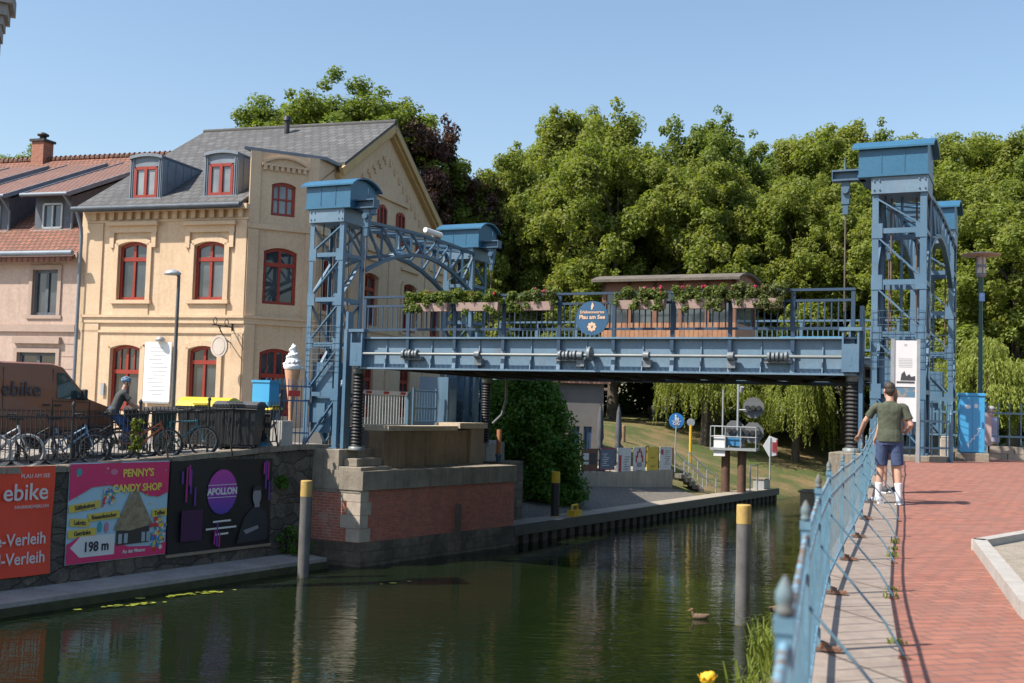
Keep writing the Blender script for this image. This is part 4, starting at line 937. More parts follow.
# round sign
sg_ = thing('round_sign', BR(-6.5, -.17, 3.64), 'round blue sign with pale lettering and a star hung on the bridge railing', 'sign')
mb = MB(); mb.tube([BR(-6.5, -.145, 3.64), BR(-6.5, -.175, 3.64)], .435, 40, smooth=False); mb.build('disc', pm('sign_blue', (0.03, 0.10, 0.195), None, 3, .4, fine=.05), sg_)
mb = MB(); nb = -BV; o = BR(-6.5, -.178, 3.64)
mb.nxt().text('Erlebenswertes', .105, o + V3((0, 0, .12)), BU, (0, 0, 1), bold=.02); mb.nxt().text('Plau am See', .145, o + V3((0, 0, -.02)), BU, (0, 0, 1), bold=.03)
pts = []
for k in range(16):
    a = 2 * math.pi * k / 16 + math.pi / 8; r = .13 if k % 2 else .10
    pts.append(o + BU * r * math.cos(a) + V3((0, 0, -.22 + r * math.sin(a))) + nb * .004)
mb.nxt().prism(pts, nb * .003)
mb.nxt().prism([o + BU * x + V3((0, 0, .24 + z)) + nb * .004 for x, z in ((-.03, -.02), (.0, -.03), (.02, .03), (.045, .07), (.02, .13), (-.005, .16), (-.02, .11), (-.03, .07))], nb * .003)
mb.build_each('lettering', pm('sign_cream', (0.72, 0.48, 0.33), None, 3, .5, fine=0), sg_)
mb = MB(); o2 = o + V3((0, 0, -.22)) + nb * .008
mb.text('V', .10, o2 + V3((0, 0, -.035)), BU, (0, 0, 1), bold=.02); mb.build('emblem', pm('sign_ink', (0.1, 0.08, 0.12), None, 3, .5, fine=0), sg_)
mb = MB(); mb.fbox(BR, -6.9, -6.1, -.144, -.122, 3.995, 4.04); mb.fbox(BR, -6.9, -6.1, -.144, -.122, 3.345, 3.39); mb.build('bracket', BLACKM, sg_)
# flower boxes on the railing
LEAFG = leaf('geranium_leaf', (0.10, 0.15, 0.03), (0.17, 0.22, 0.04), (0.12, 0.14, 0.05))
FLOW = leaf('geranium_bloom', (0.62, 0.03, 0.04), (0.70, 0.05, 0.14), (0.55, 0.10, 0.25), .2)
BOXM = pm('planter_terracotta', (0.42, 0.29, 0.25), (0.34, 0.24, 0.21), 5, .8)
fbs = [(-11.78, -10.55, 'leftmost flower box on the bridge railing, first to the right of the left tower'), (-10.30, -9.05, 'flower box on the bridge railing, second from the left tower'), (-8.72, -7.55, 'flower box on the bridge railing just left of the round blue sign'),
       (-5.80, -4.56, 'flower box on the bridge railing just right of the round blue sign'), (-4.28, -3.08, 'flower box with bushy trailing plants in the middle of the three right of the sign'), (-2.90, -1.72, 'rightmost flower box on the bridge railing, nearest the right tower')]
for i, (a, b, lab) in enumerate(fbs):
    T = thing('flower_box', BR((a + b) / 2, -.27, 3.84), lab, 'flower box', 'flower boxes hung on the bridge railing')
    mb = MB(); mb.hexa([BR(a + .03, -.36, 3.84), BR(b - .03, -.36, 3.84), BR(b - .03, -.16, 3.84), BR(a + .03, -.16, 3.84), BR(a, -.39, 4.06), BR(b, -.39, 4.06), BR(b, -.152, 4.06), BR(a, -.152, 4.06)]); mb.build('planter', BOXM, T)
    g = random.Random(i); pf = []
    for k in range(44):
        s = g.uniform(a - .04, b + .04); q = BR(s, -.29 + g.uniform(-.12, .08), 4.08 + g.uniform(-.06, .24) + (0.04 if i in (1, 5) else 0)); pf.append((q.x, q.y, q.z, g.uniform(.07, .13)))
    for k in range(8 if i != 1 else 3):
        s = g.uniform(a, a + (b - a) * (.45 if i in (0, 2) else 1)); q = BR(s, -.42, g.uniform(3.82, 4.02)); pf.append((q.x, q.y, q.z, .10))
    l = T.location; pf = [(x - l.x, y - l.y, z - l.z, r) for x, y, z, r in pf]
    leaves('plants', pf, 75, .034, 40 + i, LEAFG, T)
    fl = []
    for k in range(6): q = BR(g.uniform(a, b), -.30 + g.uniform(-.08, .05), 4.25 + g.uniform(0, .14)) - l; fl.append((*q, g.uniform(.03, .05)))
    leaves('blooms', fl, 26, .026, 90 + i, FLOW, T)
# wooden pavilion standing on the deck behind the railing
pv = thing('wooden_pavilion', BR(-5.4, 4.2, 2.62), 'brown wooden pavilion with a long curved mossy roof behind the bridge railing', 'pavilion')
WOODP = bricks('pavilion_boards', (0, 0, 1), BU, (0.40, 0.20, 0.10), (0.32, 0.155, 0.08), (0.12, 0.06, 0.04), 3.0, 0.13, 0.008, 0.0, .6, .3)
mb = MB(); mb.fbox(BR, -7.45, -3.65, 3.0, 5.3, 2.62, 3.78); mb.build('wall', WOODP, pv)
mb = MB()
for s in (-7.45, -6.71, -5.97, -5.23, -4.49, -3.77): 
    for t in (3.0, 5.2): mb.fbox(BR, s, s + .12, t, t + .12, 3.78, 4.95)
mb.fbox(BR, -7.45, -3.65, 3.0, 3.1, 4.66, 4.95); mb.fbox(BR, -7.45, -3.65, 5.2, 5.3, 4.66, 4.95); mb.fbox(BR, -3.76, -3.65, 3.1, 5.2, 4.66, 4.95); mb.fbox(BR, -7.45, -7.34, 3.1, 5.2, 4.66, 4.95)
mb.build('frame', pm('pavilion_frame', (0.20, 0.09, 0.05), (0.15, 0.07, 0.04), 3, .6), pv)
mb = MB(); mb.fbox(BR, -7.40, -3.70, 3.05, 5.25, 3.781, 4.659); mb.build('glazing', glass('pavilion_glass', (0.045, 0.055, 0.06), .06), pv)
mb = MB(); k = 8; e = [(2.70 + 2.9 * i / k, 4.90 + .24 * math.sin(math.pi * i / k) ** .8) for i in range(k + 1)]
for i in range(k):
    (p, q), (r, z) = e[i], e[i + 1]
    mb.hexa([BR(-7.68, p, q), BR(-3.48, p, q), BR(-3.48, r, z), BR(-7.68, r, z), BR(-7.68, p, q + .07), BR(-3.48, p, q + .07), BR(-3.48, r, z + .07), BR(-7.68, r, z + .07)])
rf = mb.build('roof', pm('mossy_roof', (0.15, 0.125, 0.10), (0.09, 0.08, 0.065), 2.5, .95, bs=.7, bscale=20, fine=.3), pv)
mb = MB(); mb.prism([BR(-3.64, p, q) for p, q in e], BU * .03); mb.build('gable_board', pm('gable_brown', (0.25, 0.10, 0.06), None, 3, .6), rf)
# blue patterned awning cloth right of the pavilion
cl = thing('banner_cloth', BR(-2.5, 8.2, 3.3), 'blue and yellow patterned cloth tied to the rear railing right of the pavilion', 'banner')
mb = MB(); mb.fbox(BR, -3.6, -1.7, 8.36, 8.38, 3.3, 3.78); mb.build('cloth', BOXBLUE, cl)
mb = MB()
for k in range(9): q = BR(-3.45 + k * .2, 8.35, 3.42 + .2 * (k % 2)); mb.prism([q + BU * .07 * math.cos(x * 1.05) + V3((0, 0, .07 * math.sin(x * 1.05))) for x in range(6)], BV * .005)
mb.build('pattern', pm('cloth_yellow', (0.75, 0.62, 0.2), None, 3, .7, fine=0), cl)
# ------------------------------------------------------------------ gates and barriers on the town side of the bridge
bg_ = thing('barrier_gate', BR(-14.6, 3.2, .66), 'white barrier gate with red reflectors and thin bars closing the bridge approach', 'barrier')
mb = MB(); mb.fbox(BR, -14.62, -14.56, 1.75, 4.55, 1.62, 1.74); mb.build('top_rail', WHITE, bg_)
mb = MB()
for t in (2.1, 3.1, 4.1): mb.nxt().fbox(BR, -14.555, -14.545, t, t + .3, 1.645, 1.715)
mb.build_each('reflector', REDP, bg_)
mb = MB()
for i in range(17): mb.fbox(BR, -14.60, -14.58, 1.8 + i * .165, 1.825 + i * .165, .72, 1.62)
mb.fbox(BR, -14.61, -14.57, 1.75, 4.5, .68, .72); mb.build('bars', GALV, bg_)
mb = MB(); mb.nxt().fbox(BR, -14.65, -14.53, 4.56, 4.70, .45, 1.74); mb.nxt().fbox(BR, -14.65, -14.53, 1.62, 1.749, .45, 1.74); mb.build_each('post', STEEL, bg_)
bg2 = thing('side_gate', BR(-14.6, 5.6, .66), 'light blue tubular gate beside the white barrier at the back left tower', 'gate')
mb = MB()
for t in (5.0, 6.5): mb.nxt().tube([BR(-14.6, t, .3), BR(-14.6, t, 1.9)], .04, 8)
mb.build_each('post', STEEL, bg2)
mb = MB()
for z in (.8, 1.25, 1.8): mb.tube([BR(-14.6, 5.03, z), BR(-14.6, 6.47, z)], .025, 6)
for k in range(7): mb.tube([BR(-14.6, 5.2 + k * .18, .8), BR(-14.6, 5.2 + k * .18, 1.8)], .012, 5)
mb.build('bars', STEEL, bg2)
mb = MB(); mb.fbox(BR, -15.4, -14.3, 6.75, 7.4, .1, 2.3); mb.fbox(BR, -15.3, -14.4, 6.74, 6.749, .3, 1.0)
sw = thing('switch_cabinet', BR(-14.8, 7.1, .1), 'pale blue steel cabinet at the foot of the back left tower', 'cabinet')
mb.build('housing', STEEL, sw)
mb = MB(); mb.fbox(BR, -14.299, -14.28, 6.85, 7.3, .5, 1.9); mb.build('door', PLATE, sw)
op_ = thing('bollard', BR(-12.9, 7.9, -.5), 'rusty orange post with blue foot on the pier by the rear black bellows', 'bollard')
mb = MB(); mb.lathe(BR(-12.9, 7.9, -.5), [(.09, 0), (.09, .18), (.12, .2), (.12, .26), (.09, .28)], 12); mb.build('foot', STEELD, op_)
mb = MB(); mb.lathe(BR(-12.9, 7.9, -.22), [(.085, 0), (.085, .80), (.08, .81)], 12); mb.build('shaft', pm('orange_rust', (.34, .13, .05), None, 4, .7), op_)

# ------------------------------------------------------------------ black iron fence of the promenade
PF = lambda r: PZ(r) + .02
fe = thing('iron_fence', QF(4, -.2, 0), 'black iron picket fence along the promenade above the banners', 'fence')
rs = [-9, -6.2, -3.4, -.55, 2.35, 4.2, 6.35, 8.9]
for r in rs:
    z = PF(r); mb = MB(); mb.tube([QF(r, -.2, z - .03), QF(r, -.2, z + 1.3)], .032, 8); mb.lathe(QF(r, -.2, z + 1.3), [(.045, 0), (.05, .04), (.015, .1)], 8)
    mb.build('post', BLACKM, fe)
for a, b in zip(rs[:-1], rs[1:]):
    mb = MB(); za, zb = PF(a), PF(b)
    for h in (.12, 1.05): mb.beam(QF(a + .03, -.2, za + h), QF(b - .03, -.2, zb + h), .035, .03)
    n = int((b - a) / .115)
    for i in range(1, n):
        r = a + (b - a) * i / n; z = za + (zb - za) * i / n; mb.beam(QF(r, -.2, z + .13), QF(r, -.2, z + 1.2), .016, .016, QN)
    mb.build('panel', BLACKM, fe)
# straps tying the banners
mb = MB()
for r in (4.8, 6.9, 8.6): mb.nxt().beam(QF(r, -.16, .9 if r < 8 else .9), QF(r + .05, .08, -.1), .03, .03)
mb.build_each('strap', BLACKR, fe)

# ------------------------------------------------------------------ banners on the quay wall
def cloth(name, r0, r1, za, zb, mat, T, sag=.02, seed=1, bot=0.0):
    g = random.Random(seed); mb = MB(); nr, nz = 16, 10
    ph = [g.uniform(0, 6) for _ in range(4)]
    def P(i, j, back):
        r = r0 + (r1 - r0) * i / nr; z = zb + (za - zb) * j / nz
        q = .07 + sag * (math.sin(i * .9 + ph[0]) * .4 + math.sin(j * .6 + i * .35 + ph[1]) * .6)
        return QF(r, q - back * .012, z)
    for back in (0, 1):
        for i in range(nr):
            for j in range(nz): mb.add([P(i, j, back), P(i + 1, j, back), P(i + 1, j + 1, back), P(i, j + 1, back)], [(0, 1, 2, 3)], True)
    return mb.build(name, mat, T)
flatm = lambda n, c: pm(n, c, tuple(x * .93 for x in c), 3, .55, fine=.03)
CO = lambda r, z, q=.105: QF(r, q, z)
def shape(mb, pts, q=.105, th=.002): mb.prism([CO(r, z, q) for r, z in pts], QN * th)
def disc(c, rx, rz, n=28, a0=0, a1=6.2832): return [(c[0] + rx * math.cos(a0 + (a1 - a0) * i / n), c[1] + rz * math.sin(a0 + (a1 - a0) * i / n)) for i in range(n + (0 if a1 - a0 > 6.2 else 1))]
# red hire banner
b1 = thing('red_banner', QF(.5, .05, -2.5), 'plain red orange banner with white bicycle hire lettering at the left edge', 'banner', 'banners hung on the quay wall')
cloth('cloth', -1.35, 1.76, -.22, -2.52, flatm('banner_red', (0.82, 0.075, 0.035)), b1, .045, 3)
mb = MB(); UPZ = (0, 0, 1)
mb.nxt().text('ebike', .50, CO(1.60, -.92), QW_, UPZ, 'RIGHT', bold=.01); mb.nxt().text('PLAU AM SEE', .12, CO(1.62, -.46), QW_, UPZ, 'RIGHT'); mb.nxt().text('FAHRRADVERLEIH', .10, CO(1.62, -1.10), QW_, UPZ, 'RIGHT')
mb.nxt().text('E-Bike-Verleih', .36, CO(1.60, -1.86), QW_, UPZ, 'RIGHT', bold=.012, sx=.9); mb.nxt().text('Fahrrad-Verleih', .36, CO(1.60, -2.26), QW_, UPZ, 'RIGHT', bold=.012, sx=.9)
mb.build_each('lettering', flatm('banner_white', (0.72, 0.66, 0.64)), b1)
mb = MB(); mb.torus(CO(.02, -.98), QN, .17, .014, 20, 4); mb.beam(CO(.02, -.98), CO(.22, -.70), .02, .02); mb.beam(CO(-.05, -.68), CO(.34, -.72), .02, .02); mb.beam(CO(.34, -.72), CO(.42, -.5), .02, .02); mb.beam(CO(.22, -.7), CO(.34, -.9), .02, .02)
mb.build('bicycle_logo', MATS['banner_white'], b1)
# candy shop banner
b2 = thing('candy_banner', QF(3.5, .05, -2.4), 'colourful pink and pale blue candy shop banner with a thatched hut and white arrow', 'banner', 'banners hung on the quay wall')
cloth('cloth', 2.13, 4.90, -.18, -2.40, flatm('banner_sky', (0.40, 0.60, 0.70)), b2, .006, 5)
mb = MB(); R0_, R1_ = 2.135, 4.895
top = [(R0_, -.2)] + [(R0_ + (R1_ - R0_) * i / 20, -.78 - .10 * math.cos(i / 20 * 6.5) - (.10 if 8 < i < 14 else 0) * 0) for i in range(21)] + [(R1_, -.2)]
top = [(R0_, -.20), (R0_, -1.0), (2.45, -.86), (2.75, -.72), (3.2, -.70), (3.6, -.74), (3.95, -.82), (4.3, -.98), (4.6, -1.02), (R1_, -.92), (R1_, -.20)]
shape(mb, top, .092)
bot = [(R0_, -2.385), (R0_, -1.95), (2.5, -1.78), (2.9, -1.80), (3.3, -1.98), (3.8, -2.12), (4.4, -2.16), (R1_, -2.1), (R1_, -2.385)]
shape(mb, bot, .092); mb.build('pink_field', flatm('banner_pink', (0.70, 0.04, 0.15)), b2)
mb = MB(); mb.nxt().text("PENNY'S", .245, CO(3.98, -.52), QW_, UPZ, bold=.03, sx=.95); mb.nxt().text('CANDY SHOP', .235, CO(3.97, -.86), QW_, UPZ, bold=.03, sx=.95)
mb.build_each('headline', flatm('banner_gold', (0.85, 0.65, 0.12)), b2)
tags = [(2.55, -1.14, 'Süßigkeiten', .82, 6), (3.08, -1.38, 'Riesenlutscher', .86, 3), (2.44, -1.49, 'Lakritz', .52, -5), (2.52, -1.72, 'Getränke', .74, 2), (4.66, -1.40, 'Toffee', .44, 3)]
mb = MB(); tx = MB()
for r, z, s, wd, an in tags:
    ex = QW_ * math.cos(R(an)) + V3((0, 0, math.sin(R(an)))); ey = V3((0, 0, math.cos(R(an)))) - QW_ * math.sin(R(an)); o = CO(r, z, .096)
    mb.nxt().prism([o - ex * wd / 2 - ey * .085, o + ex * wd / 2 - ey * .085, o + ex * wd / 2 + ey * .085, o - ex * wd / 2 + ey * .085], QN * .002); tx.nxt().text(s, .135, o - ey * .045 + QN * .004, ex, ey, bold=.02, sx=.85)
mb.build_each('word_tag', flatm('tag_yellow', (0.68, 0.52, 0.08)), b2); tx.build_each('tag_word', flatm('ink', (0.03, 0.03, 0.05)), b2)
mb = MB(); shape(mb, [(2.22, -2.03), (2.48, -1.80), (3.40, -1.80), (3.40, -2.26), (2.48, -2.26)], .097); mb.text('An der Metow', .12, CO(3.95, -2.27), QW_, UPZ, bold=.02, sx=.9)
mb.build('white_arrow', flatm('sign_white', (0.70, 0.70, 0.68)), b2)
mb = MB(); mb.text('198 m', .30, CO(2.90, -2.14, .104), QW_, UPZ, bold=.025, sx=.9); mb.build('distance', MATS['ink'], b2)
mb = MB(); shape(mb, [(3.36, -1.72), (3.62, -1.22), (3.80, -.88), (3.86, -.80), (3.96, -.80), (4.04, -.92), (4.2, -1.2), (4.46, -1.62), (4.2, -1.70), (3.8, -1.76)], .098); mb.build('thatched_hut', pm('thatch', (0.36, 0.29, 0.18), (0.20, 0.15, 0.09), 6, .9, fine=.3), b2)
mb = MB(); shape(mb, [(3.44, -1.74), (4.38, -1.68), (4.38, -2.06), (3.44, -2.08)], .095); mb.build('hut_wall', flatm('hut_dark', (0.05, 0.045, 0.04)), b2)
mb = MB()
for r in (3.5, 3.66, 4.16, 4.3): shape(mb.nxt(), [(r, -1.82), (r + .1, -1.82), (r + .1, -2.04), (r, -2.04)], .099)
mb.build_each('hut_window', flatm('hut_pane', (0.35, 0.42, 0.45)), b2)
cols = {'sweet_red': (0.6, .05, .05), 'sweet_gold': (.75, .5, .06), 'sweet_teal': (.05, .35, .38), 'sweet_blue': (.05, .2, .5), 'sweet_cream': (.72, .6, .5)}
g = random.Random(4)
for cn, cc in cols.items():
    mb = MB()
    for k in range(16):
        r, z = 4.62 + g.gauss(0, .10), -1.9 + g.gauss(0, .17); shape(mb, disc((min(4.84, r), max(-2.3, z)), g.uniform(.03, .06), g.uniform(.03, .06), 9), .098 + g.uniform(0, .006), .0015)
    for k in range(6): shape(mb, disc((3.2 + g.uniform(-.15, .15), -.95 + g.uniform(-.16, .16)), .04, .04, 9), .098 + g.uniform(0, .006), .0015)
    for k in range(4): shape(mb, disc((g.uniform(2.3, 4.8), g.uniform(-1.25, -.3)), .022, .022, 8), .099, .0015)
    mb.build('sweets', flatm(cn, cc), b2)
mb = MB()
for r, c in ((3.0, 0), ): shape(mb, disc((2.98, -1.62), .055, .13, 14), .1)
shape(mb, disc((2.36, -.38), .075, .085, 14), .1); mb.build('balloon', MATS['sweet_teal'], b2)
mb = MB(); shape(mb, disc((3.16, -1.64), .055, .12, 14), .1); shape(mb, disc((3.3, -.40), .10, .07, 14), .1); mb.build('lolly', flatm('sweet_pink', (.62, .2, .3)), b2)
# black event banner
b3 = thing('black_banner', QF(6.6, .05, -2.4), 'black event banner with a violet blue disc and a dim portrait of a man', 'banner', 'banners hung on the quay wall')
cloth('cloth', 4.95, 8.42, -.20, -2.42, flatm('banner_black', (0.012, 0.011, 0.013)), b3, .035, 9)
mb = MB(); mb.fbox(QF, 4.95, 8.45, .03, .10, -2.50, -2.43); mb.build('batten', pm('batten_wood', (0.28, 0.22, 0.16), None, 3, .8), b3)
m_, nt3, bb = newmat('apollo_disc'); sx_ = N(nt3, 'ShaderNodeSeparateXYZ'); nt3.links.new(pos(nt3), sx_.inputs[0]); nt3.links.new(mixc(nt3, ramp(nt3, sx_.outputs[2], -1.6, -.45), (0.05, 0.05, 0.36), (0.48, 0.05, 0.36)), bb.inputs['Base Color'])
mb = MB(); shape(mb, disc((6.62, -1.0), .50, .56, 40), .120); mb.build('disc', m_, b3)
mb = MB(); mb.nxt().text('APOLLON', .23, CO(6.62, -1.06, .124), QW_, UPZ, bold=.035, sx=.95); shape(mb.nxt(), [(6.14, -.83), (7.1, -.83), (7.1, -.815), (6.14, -.815)], .123); shape(mb.nxt(), [(6.14, -1.14), (7.1, -1.14), (7.1, -1.125), (6.14, -1.125)], .123)
for z, a, b in ((-1.76, 6.35, 6.95), (-1.93, 6.12, 7.15), (-2.08, 6.45, 6.88)): shape(mb.nxt(), [(a, z), (b, z + .01), (b, z + .055), (a, z + .045)], .12)
mb.build_each('lettering', MATS['sign_white'], b3)
mb = MB(); vb = MB()
for i, (r, z0, z1) in enumerate([(5.28, -.75, -.45), (5.42, -1.2, -.35), (5.55, -1.0, -.42), (5.5, -.8, -.3), (5.7, -1.3, -.85), (8.05, -.6, -.3), (8.12, -1.0, -.25), (8.2, -.75, -.28), (8.26, -1.3, -.8), (6.4, -2.3, -1.95), (6.48, -2.35, -1.75), (6.56, -2.38, -2.0)]): shape(mb if i % 2 else vb, [(r, z0), (r + .05, z0), (r + .05, z1), (r, z1)], .122)
mb.build('magenta_bars', flatm('magenta', (.40, .03, .22)), b3); vb.build('violet_bars', flatm('violet', (.16, .04, .34)), b3)
mb = MB(); shape(mb, [(5.32, -1.4), (6.0, -1.4), (6.0, -2.15), (5.32, -2.15)], .121); mb.build('dim_square', flatm('dim_violet', (.055, .012, .06)), b3)
mb = MB(); shape(mb, [(7.18, -2.35), (7.3, -1.95), (7.42, -1.7), (7.6, -1.52), (7.72, -1.46), (7.95, -1.46), (8.2, -1.6), (8.28, -1.9), (8.26, -2.3)], .121); mb.build('portrait_jacket', flatm('portrait_dark', (.03, .033, .042)), b3)
mb = MB(); shape(mb, disc((7.84, -1.16), .15, .24, 20), .123); shape(mb, [(7.76, -1.45), (7.95, -1.45), (7.93, -1.3), (7.78, -1.3)], .1235); shape(mb, [(7.4, -2.02), (7.9, -1.92), (7.95, -2.0), (7.5, -2.12)], .124); mb.build('portrait_skin', flatm('portrait_pale', (.27, .27, .29)), b3)
mb = MB(); shape(mb, disc((7.86, -1.02), .17, .13, 16, 0, 3.1416), .125); mb.build('portrait_hair', flatm('portrait_hair', (.03, .03, .033)), b3)

# ------------------------------------------------------------------ things along the left street
# lamp post
lp = thing('street_lamp', QF(5.3, -3.4, -.05), 'slim dark street lamp with a flat curved head in front of the ochre house', 'street lamp')
b0 = V3((-9.15, 31.0, -.05))
lp.location = b0; lp.matrix_basis = Matrix.Translation(b0)
mb = MB(); mb.tube([b0, b0 + V3((0, 0, 4.55)), b0 + V3((0, 0, 4.68)), b0 + V3((-.06, 0, 4.78))], [.06, .045, .045, .04], 10); mb.build('pole', pm('lamp_grey', (.10, .105, .11), None, 3, .5), lp)
mb = MB(); mb.lathe(b0 + V3((-.17, -.02, 4.74)), [(.05, -.03), (.22, -.02), (.24, .03), (.16, .10), (.05, .13)], 16, sx=1.0, sy=.7); mb.build('lamp_head', GALV, lp)
# white menu board on the facade
mn = thing('menu_board', HF(4.6, -.1, 1.2), 'tall white menu board with a small lamp on top between the red door and window', 'board')
mb = MB(); mb.fbox(HF, 4.12, 5.12, -.13, -.075, 1.2, 3.12); mb.build('panel', WHITE, mn)
mb = MB(); mb.fbox(HF, 4.12, 5.12, -.15, -.13, 1.14, 1.20); mb.lathe(HF(4.5, -.20, 3.12), [(.05, 0), (.16, .02), (.16, .10), (.06, .17)], 10); mb.build('lamp', GALV, mn)
mb = MB(); g = random.Random(3)
for k in range(13): 
    z = 2.92 - k * .125; mb.fbox(HF, 4.62 - g.uniform(.15, .38), 4.62 + g.uniform(.15, .38), -.1335, -.1305, z, z + .016)
mb.build('menu_lines', pm('menu_grey', (.33, .33, .36), None, 3, .6), mn)
# round hanging sign on a wrought bracket
hs = thing('hanging_sign', HF(2.05, -.55, 2.9), 'round pale hanging sign on a wrought iron bracket at the ochre house corner', 'sign')
o = HF(2.05, 0, 0); PX = -FG
mb = MB(); mb.tube([HF(2.0, 0, 3.62), HF(2.0, -1.15, 3.62)], .022, 6); mb.tube([HF(2.0, -.02, 3.1), HF(2.0, -.3, 3.2), HF(2.0, -.6, 3.4), HF(2.0, -.8, 3.6)], .018, 6); mb.tube([HF(2.0, -.02, 2.95), HF(2.0, -.02, 3.75)], .03, 6)
mb.torus(HF(2.0, -1.0, 3.75), FL, .10, .014, 14, 5); mb.torus(HF(2.0, -.35, 3.74), FL, .10, .014, 14, 5); mb.tube([HF(2.0, -.7, 3.62), HF(2.0, -.7, 3.42)], .012, 5); mb.build('bracket', BLACKM, hs)
ex_s = (FL * .55 + FG * .83).normalized(); nn = (-FG + FL * .25).normalized()
c = HF(2.0, -.7, 2.98)
mb = MB(); mb.tube([c - nn * .03, c + nn * .03], .36, 24, smooth=False)
mb.v = [V3((p.x, p.y, c.z + (p.z - c.z) * .95)) for p in mb.v]; mb.build('disc', pm('sign_cream_grey', (.50, .44, .38), None, 3, .6), hs)
mb = MB(); mb.torus(c + nn * .032, nn, .27, .012, 28, 4); mb.build('ring', pm('sign_ring', (.45, .33, .28), None, 3, .6), hs)
# giant ice cream cone
ic = thing('ice_cream_cone', (-6.25, 32.6, 0), 'giant ice cream cone figure with white swirl beside the left bridge tower', 'advertising figure')
o = V3((-6.25, 32.6, 0))
mb = MB(); mb.lathe(o, [(.24, 0), (.24, .1), (.08, .14), (.06, .9), (.07, 1.1), (.12, 1.5), (.18, 1.95), (.22, 2.2), (.22, 2.26)], 18); mb.build('cone', pm('wafer', (.60, .33, .19), (.50, .27, .15), 5, .7), ic)
mb = MB(); pr = []
for k in range(4):
    r0 = .27 - k * .06; z0 = 2.24 + k * .16; pr += [(r0 * .86, z0), (r0, z0 + .07), (r0 * .92, z0 + .14)]
pr.append((.02, 2.98)); mb.lathe(o, pr, 18, sy=1.0)
for k in range(36):
    a = k * .55; z = 2.28 + k * .018; r = .27 - k * .0068; mb.ball(o + V3((r * math.cos(a), r * math.sin(a), z)), (.055, .055, .045), 6, 4)
mb.build('swirl', WHITE, ic)
# blue cabinet with concrete block
bc = thing('blue_cabinet', (-6.7, 31.35, 0), 'bright blue upright cabinet behind the left fence near the bridge tower', 'cabinet')
mb = MB(); mb.box((-6.72, 31.35, 1.02), (.56, .45, 1.60), R(-24)); mb.box((-6.72, 31.35, 1.85), (.62, .5, .06), R(-24)); mb.box((-6.72, 31.35, .12), (.6, .5, .2), R(-24)); mb.build('housing', BOXBLUE, bc)
mb = MB(); mb.box((-6.25, 31.15, .42), (.55, .45, .75), R(-30)); t_ = mb.build('concrete_block', pm('pale_concrete', (.42, .41, .39), (.34, .33, .31), 3, .9), None, bevel=.02); tag(t_, 'pale concrete block standing right of the blue cabinet on the left', 'block')
# blue railing at the ice cream
br = thing('blue_railing', (-6.1, 31.9, 0), 'short dark blue railing with small plates in front of the ice cream cone', 'railing')
mb = MB(); a = V3((-6.75, 31.55, 0)); b = V3((-5.65, 32.2, 0)); 
for z in (.45, 1.35, 1.75): mb.beam(a + V3((0, 0, z)), b + V3((0, 0, z)), .035, .04)
for k in range(11): q = a.lerp(b, k / 10); mb.beam(q + V3((0, 0, .1)), q + V3((0, 0, 1.95)), .02, .02, (1, 0, 0))
mb.build('bars', pm('deep_blue', (.04, .13, .30), None, 3, .5), br)
mb = MB(); q = a.lerp(b, .62); mb.box((q.x + .03, q.y - .05, 1.55), (.34, .02, .16), R(30)); mb.build('plate', REDP, br)
# waste containers
LIDY = pm('lid_yellow', (.62, .48, .03), (.54, .42, .03), 3, .5)
BINB = pm('bin_black', (.018, .019, .021), (.03, .031, .033), 4, .5)
BING = pm('bin_green', (.015, .045, .03), (.02, .055, .035), 4, .5)
LIDG = pm('lid_grey', (.07, .072, .075), (.095, .097, .10), 4, .5)
def big_bin(loc, rz, label, lidm, body, w=1.35, d=1.0, h=1.12, lidh=.24):
    T = thing('waste_container', loc, label, 'waste bin', 'waste containers behind the promenade fence', rz)
    mb = MB(); mb.hexa([(-w * .43, -d * .40, .16), (w * .43, -d * .40, .16), (w * .43, d * .40, .16), (-w * .43, d * .40, .16), (-w / 2, -d / 2, h), (w / 2, -d / 2, h), (w / 2, d / 2, h), (-w / 2, d / 2, h)])
    for x in (-w * .3, -w * .1, w * .1, w * .3): mb.hexa([(x - .03, -d * .415, .2), (x + .03, -d * .415, .2), (x + .03, -d * .39, .2), (x - .03, -d * .39, .2), (x - .03, -d / 2 - .015, h - .1), (x + .03, -d / 2 - .015, h - .1), (x + .03, -d / 2 + .02, h - .1), (x - .03, -d / 2 + .02, h - .1)])
    mb.box((0, 0, h + .02), (w + .08, d + .08, .07)); mb.tube([(-w / 2 - .05, -d / 2 - .1, h - .06), (w / 2 + .05, -d / 2 - .1, h - .06)], .022, 6); mb.build('body', body, T, world=False)
    mb = MB(); k = 8; e = [(-d / 2 - .04 + (d + .08) * i / k, h + .056 + lidh * math.sin(math.pi * i / k) ** .6) for i in range(k + 1)]
    for i in range(k):
        (p, q), (r, z) = e[i], e[i + 1]; mb.hexa([(-w / 2 - .03, p, h + .056), (w / 2 + .03, p, h + .056), (w / 2 + .03, r, h + .056), (-w / 2 - .03, r, h + .056), (-w / 2 - .03, p, q + .003), (w / 2 + .03, p, q + .003), (w / 2 + .03, r, z + .003), (-w / 2 - .03, r, z + .003)])
    mb.box((0, -d / 2 - .05, h + .12), (.4, .06, .05)); mb.build('lid', lidm, T, world=False)
    for x in (-w * .36, w * .36):
        for y in (-d * .3, d * .3):
            mb = MB(); mb.tube([(x - .025, y, .08), (x + .025, y, .08)], .08, 12); mb.build('wheel', BLACKR, T, world=False)
    return T
